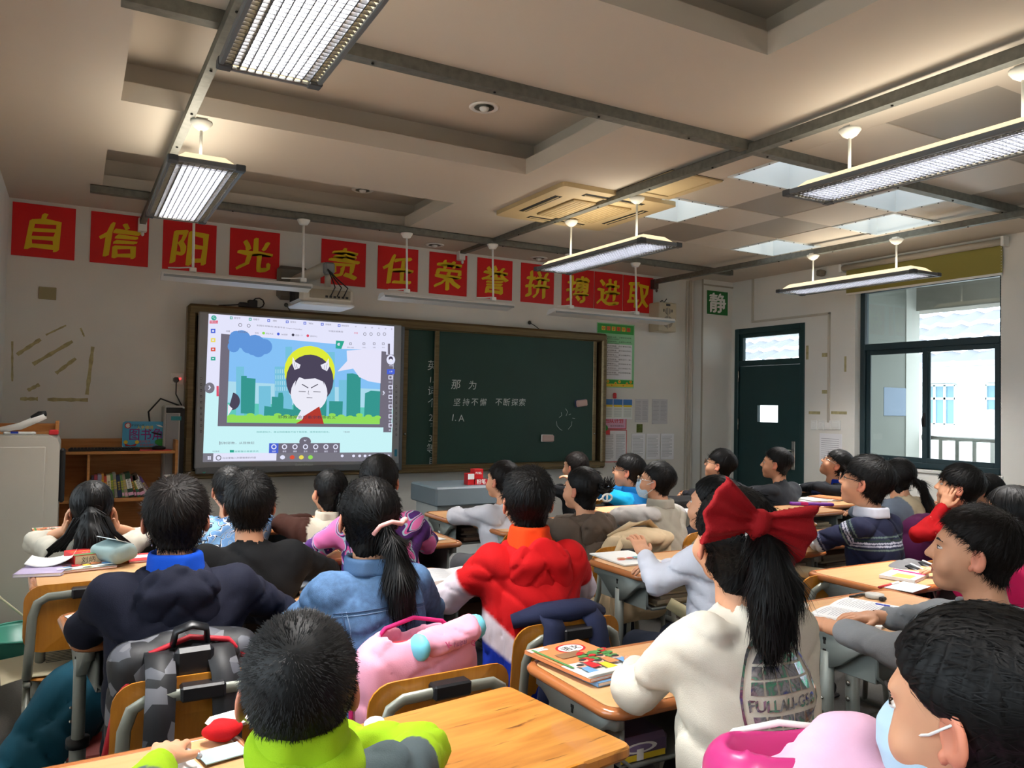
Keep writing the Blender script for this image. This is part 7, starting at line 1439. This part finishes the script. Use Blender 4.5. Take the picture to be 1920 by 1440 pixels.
# desk of the girl in cream: two textbooks, magazine in tray
p = on(1098, 1250, .7525); book('textbook', 'blue-spined book lying under the orange Chinese textbook', 'book', (p.x+.02, p.y-.0, .7527), .10, .185, .26, .010, [m_bl2]).name = 'textbook'
book('textbook', 'orange illustrated textbook on top beside the cream sweatshirt', 'book', (p.x+.0, p.y+.01, .7632), .12, .185, .26, .009, TBM, textbook()); book('workbook', 'white workbook between the orange textbook and the desk', 'book', (p.x+.035, p.y+.02, .7723-.0196), .05, .17, .24, .0001+.009, [m_wh]).location.z = -5
for o in list(bpy.data.objects):
    if o.name.startswith('workbook') and o.parent is None:
        for c_ in list(o.children): bpy.data.objects.remove(c_)
        bpy.data.objects.remove(o)
def in_tray(di, label, kind='stack', n=6, cols=None):
    x, y, r, z = DK_[di][1], DK_[di][2], DK_[di][3], DK_[di][4]; zz = z-.75+.6055
    for k in range(n):
        th = .010+.004*((k*5) % 3); w_ = .36 + .03*math.sin(k*2.7); mb = MB().box((-w_/2, -.12, 0), (w_/2, .11, th), 0, .002); c_ = (cols or ['#b7a887', '#a89a80', '#8f8470', '#c2b69a', '#9a9078', '#77705f'])[k % 6]
        o = obj('book', mb, [M('stackpaper_'+c_[1:], c_, .8)]); o.location = (x+.01*math.sin(k), y-.03+.008*math.cos(k*2), zz); o.rotation_euler = (0, 0, r+.04*math.sin(k*3)); tag(o, '%s worn book of the stack in the tray, %s' % (['lowest', 'second', 'third', 'fourth', 'fifth', 'topmost'][k], label), 'book', 'books in the tray, '+label); zz += th+.0006
in_tray(7, 'desk with the magazine', n=6); in_tray(8, 'desk behind the red bow', n=6); in_tray(9, 'desk of the striped jumper', n=6, cols=['#6d6252', '#8f8470', '#5c5347', '#9a9078', '#6d6252', '#7a7060']); in_tray(23, 'far desk of the boy in white', n=6, cols=['#5a4a3e', '#6d5648', '#4c4038', '#5f5044', '#71604e', '#4a3c34']); in_tray(16, 'desk with the purple case', n=5)
in_tray(6, 'desk with the open notebook', n=2, cols=['#6aa088', '#b8a888', '#6aa088', '#b8a888', '#6aa088', '#b8a888'])
# pencil tin and timetable in the tray of the cream girl's desk
pt_ = thing('pencil_tin', 'purple and yellow pencil tin in the tray under the textbooks desk', 'pencil case', (1.17, 1.53, .6055)); obj('tin', MB().box((-.08, -.08, 0), (.08, .06, .055), bev=.012), M('tin_purple', '#5b4a66', .3), pt_)
f = Flat(.0004); f.rect(-.065, .004, .065, .018, 2); f.poly(disc(-.01, .032, .05, 16, .012), 1); f.poly(disc(-.01, .032, .036, 16, .008), 0); f.rect(-.02, .004, .0, .03, 1); place(f, front(0, -.0806, 0)); obj('tin_print', f, [M('tin_violet', '#7d6a90', .4), m_wh, m_ylw], pt_)
tb_ = thing('timetable_card', 'white grid timetable card in the tray beside the pencil tin', 'card', (1.33, 1.455, .606)); f = Flat(.0004); f.rect(0, 0, .13, .09, 0)
for k in range(7): f.rect(.005, .008+.012*k, .125, .0088+.012*k, 1, k == 0)
for k in range(5): f.rect(.01+.026*k, .008, .0108+.026*k, .082, 1, False)
place(f, front(0, -.002, 0)); obj('card', MB().box((0, -.0015, 0), (.13, 0, .09)), m_wh, tb_); obj('grid', f, [m_wh, m_gry], tb_)
# D11 : open workbook, pens, tape roll, tissue
z = dz_(1); p = on(1618, 1150, z); open_book('open workbook with printed lines on the desk by the window side', (p.x, p.y, z), .30, .15, .21, n=22, name='open_workbook')
def pen(label, u0, v0, u1, v1, z, m1, m2, r=.0045, name='pen'):
    a, b = on(u0, v0, z+r), on(u1, v1, z+r); d = b-a; o = thing(name, label, 'pen'); obj('barrel', MB().tube([a, a+d*.62], r, 8), m1, o); obj('cap', MB().tube([a+d*.62, b], r*1.15, 8), m2, o); return o
m_pblue = M('pen_blue', '#1a2fae', .3); m_clr = M('pen_clear', '#b8bcc4', .2)
pen('black marker pen at the far edge of the open workbook desk', 1594, 1119, 1628, 1112, z, m_black, m_steel); pen('blue capped pen beside the open workbook', 1642, 1134, 1668, 1139, z, m_pblue, m_pblue, .006)
tag(obj('tape_roll', MB().lathe([(.018, 0), (.03, 0), (.03, .012), (.018, .012)], 20), M('tape_clear', '#c9c6be', .3), loc=(*on(1640, 1120, z)[:2], z)), 'clear sticky tape roll on the open workbook desk', 'tape roll')
tag(obj('pen_holder', MB().box((-.012, -.008, 0), (.012, .008, .012), bev=.003), m_black, loc=(*on(1655, 1126, z)[:2], z)), 'small black sharpener beside the blue pen', 'sharpener')
def crumple(name, label, cat, p, r, m, sd=0, k=.5):
    fn = lambda X, Y, Z: ell(X, Y, Z, (0, 0, r*.55), (r, r*.8, r*.6)) + .12*r*folds(X*.06/r, Y*.06/r, Z*.06/r, 1.6, sd); V, Q = sdf_mesh(fn, (-r*1.4, -r*1.3, -r*.3), (r*1.4, r*1.3, r*1.6), r/7); V[:, 2] = np.maximum(V[:, 2], 0); return tag(link(name, np_mesh(name, V, Q), m, loc=p), label, cat)
crumple('tissue', 'crumpled white tissue at the corner of the open workbook desk', 'tissue', (*on(1507, 1142, z)[:2], z), .018, m_wh); crumple('tissue', 'crumpled white tissue on the old wooden desk by the green sleeve', 'tissue', (*on(702, 1366, .765)[:2], .763), .022, m_wh, 3)
z = dz_(2); pen('red and white pencil on the desk in front of the grey sleeve', 1648, 1101, 1684, 1092, z, m_pr, m_wh); p = on(1690, 1096, z); tag(obj('paper_sheet', MB().box((-.08, -.05, 0), (.08, .05, .002)), m_pg, loc=(p.x-.02, p.y-.04, z), rz=.2), 'white paper under the grey hoodie sleeve', 'paper')
p = on(1712, 1088, z); book('workbook', 'white and lime workbook beside the grey hoodie sleeve', 'book', (p.x+.02, p.y+.05, z), .3, .18, .13, .012, [m_wh, M('print_lime', '#a8c850', .6), m_pk2], lambda f: (f.rect(.01, .02, .09, .09, 0), f.poly([(.12, .0), (.15, .0), (.17, .13), (.15, .13)], 1)))
# D9 magazine
def mag(f):
    for k, (x, y, m) in enumerate(((.05, .10, 0), (.07, .11, 1), (.09, .10, 2), (.11, .12, 0), (.13, .10, 3), (.15, .11, 4), (.065, .125, 1), (.12, .09, 2), (.14, .12, 4))): f.poly(disc(x+.0, y, .020, 10, .012), m)
    f.line([(.05, .07), (.15, .075)], .003, 3)
p = on(1168, 1048, dz_(7)); book('magazine', 'white magazine with a colourful picture in front of the white top', 'magazine', (p.x+.02, p.y, dz_(7)), -.05, .21, .28, .006, [m_wh, m_pr, m_or, m_br, m_bl2, M('cover_teal', '#4aa0a8', .5)], mag)
# D5 open notebook
p = on(845, 1085, dz_(6)); open_book('thick open notebook beside the red and white jacket', (p.x+.03, p.y+.02, dz_(6)), -.12, .15, .22, n=14, th=.016)
# D13 books
p = on(1478, 1010, dz_(8)); z = dz_(8)
for k, (lab, w_, h_, th, c_) in enumerate((('white exercise book at the bottom of the pile behind the red bow', .19, .26, .010, m_wh), ('pink-edged book second in the pile behind the red bow', .18, .25, .010, m_sk), ('grey book in the middle of the pile behind the red bow', .18, .24, .008, m_gyc), ('light blue book on top of the pile behind the red bow', .17, .22, .010, m_bl2))):
    book('book', lab, 'book', (p.x-.12+.01*k, p.y-.02+.012*k, z), 1.5+.1*k, w_, h_, th, [c_], grp='books piled behind the red bow'); z += th+.0006
rp = thing('paper_roll', 'rolled brown paper sticking out of the tray behind the red bow', 'paper roll', (3.02, 2.60, .66), .35); obj('roll', MB().tube([(0, -.12, 0), (0, .1, .0)], [.03, .024], 14, caps=False).tube([(0, -.12, 0), (0, .1, .0)], [.012, .012], 10), m_pgc, rp)
p = on(1302, 968, .7525); rp2 = thing('paper_roll', 'white rolled paper on the desk beyond the white top', 'paper roll', (p.x, p.y, .775), 1.0); obj('roll', MB().tube([(0, -.11, 0), (0, .11, 0)], .024, 12), m_pg, rp2); tag(obj('pencil_case', MB().box((-.1, -.03, 0), (.1, .03, .03), bev=.01), M('case_black', '#1a1a20', .5), loc=(p.x+.0, p.y-.09, .7527), rz=.4), 'flat black case beside the white rolled paper', 'pencil case')
# D14 purple case and notebooks
z = dz_(16); p = on(1508, 947, z); tag(obj('pencil_case', MB().box((-.15, -.022, 0), (.15, .022, .02), bev=.005).box((-.08, -.0225, .001), (-.03, .0225, .0205), 1), [M('case_purple', '#7a2fa0', .4), m_pk2], loc=(p.x+.04, p.y-.03, z), rz=-.55), 'long purple pencil case at the desk edge near the door', 'pencil case')
for k, (du, c_, lab) in enumerate(((1510, m_pg, 'white notebook beside the purple pencil case'), (1516, m_gyc, 'grey-white notebook on top beside the purple pencil case'), (1545, m_pg, 'white workbook toward the navy jumper sleeve'), (1548, m_or, 'orange-printed sheet on the workbook by the navy sleeve'))):
    q = on(du, 941-(k > 1)*4, z); book('notebook', lab, 'notebook', (q.x+.06, q.y+.02, z+.011*(k % 2)), -.4+.2*k, .17, .24, .010 if k % 2 == 0 else .006, [c_], grp='notebooks near the purple case')
p = on(1552, 925, dz_(17)); nvb = thing('navy_pouch', 'navy drawstring pouch on the desk near the lookup boy', 'pouch', (5.18, 4.22, dz_(17))); nvb['label'] = 'navy blue pouch with white cord on the desk near the door'
blob('pouch_body', lambda X, Y, Z: smin(ell(X, Y, Z, (-.05, 0, .03), (.09, .05, .035)), ell(X, Y, Z, (.08, .0, .025), (.06, .04, .028)), .02)+.006*folds(X, Y, Z, 1.3), (-.18, -.1, -.01), (.18, .1, .1), .009, cloth('pouch_navy', '#122450'), nvb); obj('cord', MB().tube([(-.06, -.04, .05), (0, -.03, .08), (.05, 0, .05), (.1, -.03, .04)], .004, 6), m_wh, nvb)
z = dz_(18); pen('black and white marker lying on the desk of the boy in red', 1687, 990, 1725, 994, z, m_black, m_wh, .007, 'marker_pen')
tag(obj('eraser', MB().box((-.02, -.012, 0), (.02, .012, .01), bev=.003), m_clr, loc=(*on(1672, 981, z)[:2], z)), 'small grey rubber beside the marker pen', 'eraser')
z = dz_(19); p = on(1512, 910, z); tag(obj('paper_sheet', MB().box((-.11, -.08, 0), (.11, .08, .003)), m_pg, loc=(p.x, p.y, z)), 'white papers on the far desk by the door wall', 'paper'); pen('black pen on the white papers of the far desk', 1506, 907, 1526, 906, z+.003, m_black, m_black)
# D1: dictionary desk
z = dz_(10); p = on(118, 1062, z)
mgz = book('magazine', 'cartoon-covered magazine under the red dictionary', 'magazine', (p.x+.06, p.y+.0, z), .2, .21, .26, .008, TBM, textbook(.21, .26, 5)); zz = z+.0085
def dic(f): f.rect(0, 0, .10, .145, 1); f.rect(0, 0, .10, .03, 2); f.text('现代汉语词典', .05, .09, .016, 3, bold=.02, width=.085); f.text('新编', .05, .05, .012, 0)
dc = thing('dictionary', 'thick red Chinese dictionary with a signed page edge', 'dictionary', (p.x+.07, p.y+.03, zz+.0004), .25); obj('page_block', MB().box((-.047, -.070, .002), (.047, .070, .036)), m_pgc, dc); obj('cover', MB().box((-.05, -.073, 0), (.05, .073, .002)).box((-.05, -.073, .036), (.05, .073, .038)).box((-.052, -.073, 0), (-.049, .073, .038)), m_pr, dc)
f = Flat(.0003); dic(f); place(f, Matrix.Translation((-.05, -.072, .0382))); obj('cover_print', f, [m_wh, m_pr, m_cg, m_ylw], dc); f = Flat(.0003); f.text('刘炳', .0, .019, .022, 0, width=.05); place(f, front(0, -.0705, 0)); obj('signature', f, m_txt, dc)
q = on(72, 1070, z); book('exercise_book', 'purple-edged exercise book at the desk corner', 'book', (q.x+.02, q.y-.02, z), -.2, .16, .2, .012, [M('cover_lilac', '#b6a8c8', .5)]); q2 = on(80, 1062, z)
nbk = thing('curled_notebook', 'curled white notebook on the purple-edged exercise book', 'notebook', (q2.x+.03, q2.y, z+.0125), -.1); V = []; mb = MB(); N = 8
for y in (-.09, .09):
    for k in range(N+1): V.append((-.08+.16*k/N, y, .004+.022*(k/N-.4)**2*4)); 
for y in (-.09, .09):
    for k in range(N+1): V.append((-.08+.16*k/N, y, .0+.022*(k/N-.4)**2*4))
M_ = N+1; F = []
for k in range(N): F += [(k, k+1, M_+k+1, M_+k), (2*M_+k, 3*M_+k, 3*M_+k+1, 2*M_+k+1), (k, 2*M_+k, 2*M_+k+1, k+1), (M_+k, M_+k+1, 3*M_+k+1, 3*M_+k)]
F += [(N, 2*M_+N, 3*M_+N, M_+N), (0, M_, 3*M_, 2*M_)]; mb.add(V, F, 0, True); obj('pages', mb, m_pg, nbk)
p = on(222, 1056, z); pcs = thing('pencil_case', 'grey-green pencil case with a clear window leaning on the desk', 'pencil case', (p.x-.0, p.y+.0, z), .5)
blob('case_body', lambda X, Y, Z: rbox(X*.92+Z*.38, Y, Z*.92-X*.2, (0, 0, .05), (.055, .09, .035), .03)+.003*folds(X, Y, Z), (-.12, -.13, -.02), (.12, .13, .13), .007, cloth('case_greygreen', '#8aa0a0'), pcs)
obj('clear_window', MB().box((-.045, -.07, .0), (.035, .07, .003), bev=.001, T=Matrix.Translation((-.012, -.0, .092)) @ Matrix.Rotation(.35, 4, 'Y')), M('clear_film', '#b8c0c4', .12), pcs)
q = on(195, 1056, z); crumple('plastic_wrapper', 'crinkled clear plastic wrapper behind the pencil case', 'wrapper', (q.x+.03, q.y+.06, z), .035, M('film', '#a9b0b4', .15), 2); q = on(262, 1052, z); book('workbook', 'red and white workbook beside the pencil case', 'book', (q.x, q.y+.05, z), .1, .1, .16, .008, [m_pr, m_wh], lambda f: f.rect(.01, .06, .09, .12, 0))
# D0 comic
z = dz_(20); p = on(75, 1000, z); book('comic_book', 'comic with orange and grey cover on the desk of the girl propping her head', 'book', (p.x+.05, p.y+.03, z), .1, .16, .22, .008, TBM, textbook(.16, .22, 9))
# D2 sheet, D6 sheets
z = dz_(4); p = on(152, 1158, z); tag(obj('paper_sheet', MB().box((-.08, -.05, 0), (.1, .06, .002)), m_pg, loc=(p.x+.05, p.y, z), rz=.3), 'white paper beside the navy hoodie sleeve', 'paper'); pen('clear ballpoint pen on the paper by the navy sleeve', 150, 1152, 175, 1156, z+.003, m_clr, m_pblue)
z = dz_(12)
for lab, u, v, r in (('white sheet under the left arm of the camouflage jacket', 600, 1022, -.1), ('white sheet at the aisle end of the camouflage girl desk', 792, 1012, .2)): q = on(u, v, z); tag(obj('paper_sheet', MB().box((-.10, -.06, 0), (.10, .07, .003)), m_pg, loc=(q.x, q.y, z), rz=r), lab, 'paper')
z = dz_(5); q = on(545, 1105, z); open_book('open exercise book between the navy hoodie and the denim jacket', (q.x+.07, q.y+.02, z), .0, .10, .20, n=10, name='open_exercise_book'); pen('red pen at the edge of the denim girl desk', 528, 1098, 540, 1094, z, m_pr, m_pr)
# D19: papers, red pouch, felt
z = dz_(3); p = on(300, 1425, z)
sh = thing('worksheet', 'printed worksheet under the hand of the boy in green and grey', 'paper', (.10, 1.42, z), .25); obj('sheet', MB().box((-.20, -.14, 0), (.14, .14, .0015)), m_pg, sh); f = Flat(.0003)
for k in range(14): f.rect(-.18, .11-.018*k, -.05 if k % 3 else .0, .1125-.018*k, 1, k == 0)
f.poly(rrect(-.02, -.06, .13, .08, .02), 2); f.poly(rrect(-.01, -.03, .10, .02, .01), 0)
for k in range(6): f.rect(.0, -.05+.02*k, .11, -.048+.02*k, 1, False)
place(f, Matrix.Translation((0, 0, .0016))); obj('print', f, [m_pg, m_gry, M('print_pale_blue', '#8cc0d8', .6)], sh)
q = on(422, 1398, z); crumple('red_cloth', 'crumpled red cloth beside the boy in green and grey', 'cloth', (q.x, q.y+.03, z), .036, cloth('cloth_red', '#c00c14'), 5); q = on(415, 1412, z); tag(obj('blue_card', MB().box((-.04, -.03, 0), (.04, .03, .002)), M('card_blue', '#a8d0e4', .5), loc=(q.x, q.y-.01, z+.003), rz=.2), 'pale blue card in front of the red cloth', 'card'); q = on(445, 1375, z); tag(obj('mask_case', MB().box((-.05, -.03, 0), (.05, .03, .02), bev=.012), m_wh, loc=(q.x, q.y+.05, z), rz=.3), 'white rounded case behind the red cloth', 'case')
q = on(405, 1383, z); tag(obj('ink_cartridge', MB().tube([(0, 0, .004), (.02, .01, .004)], .004, 8), m_pblue, loc=(q.x, q.y, z)), 'tiny blue ink cartridge on the worksheet desk', 'ink cartridge'); pen('clear pen held over the worksheet', 345, 1405, 375, 1418, z+.02, m_clr, m_clr, .0045)
# newspaper on the empty chair
nw = thing('newspaper', 'newspaper lying on the seat of the empty chair', 'newspaper', (.03, 3.40, .438), .1); mb = MB(); N = 6; V = []; 
for j in range(5):
    for k in range(N+1): x = -.24+.40*k/N; y = -.16+.30*j/4; V.append((x, y, .006+.008*math.sin(k*1.3+j) - (.10*max(0, -x-.17)**1.0 + .25*max(0, -y-.13))))
F = [(j*(N+1)+k, j*(N+1)+k+1, (j+1)*(N+1)+k+1, (j+1)*(N+1)+k) for j in range(4) for k in range(N)]; mb.add(V, F, 0, True); n0 = len(V); mb.add([(x, y, z_-.002) for x, y, z_ in V], [q[::-1] for q in F], 0, True); obj('sheet', mb, m_pgc, nw); f = Flat(.0003)
for k in range(10): f.rect(-.10, .12-.02*k, .02, .128-.02*k, 0, k == 0)
f.rect(.04, -.05, .14, .10, 1); f.text('小学生报', -.04, .135, .02, 0); place(f, Matrix.Translation((0, 0, .0165))); obj('newsprint', f, [m_txt, m_bl2], nw)
# drink sleeve and cord hanging from the magazine desk tray
sl2 = thing('umbrella_pouch', 'beige tube pouch hanging from the tray of the magazine desk', 'pouch', (2.18, 2.44, .60)); obj('tube', MB().tube([(-.05, .05, .03), (.03, -.03, -.03), (.05, -.05, -.055)], [.024, .03, .027], 12), cloth('pouch_beige', '#b5aa84'), sl2); obj('drawstring', MB().tube([(.04, -.05, -.07), (.03, -.05, -.11), (.055, -.05, -.13), (.06, -.05, -.08)], .0025, 6), m_rod, sl2)
p = on(1085, 905, .7527)
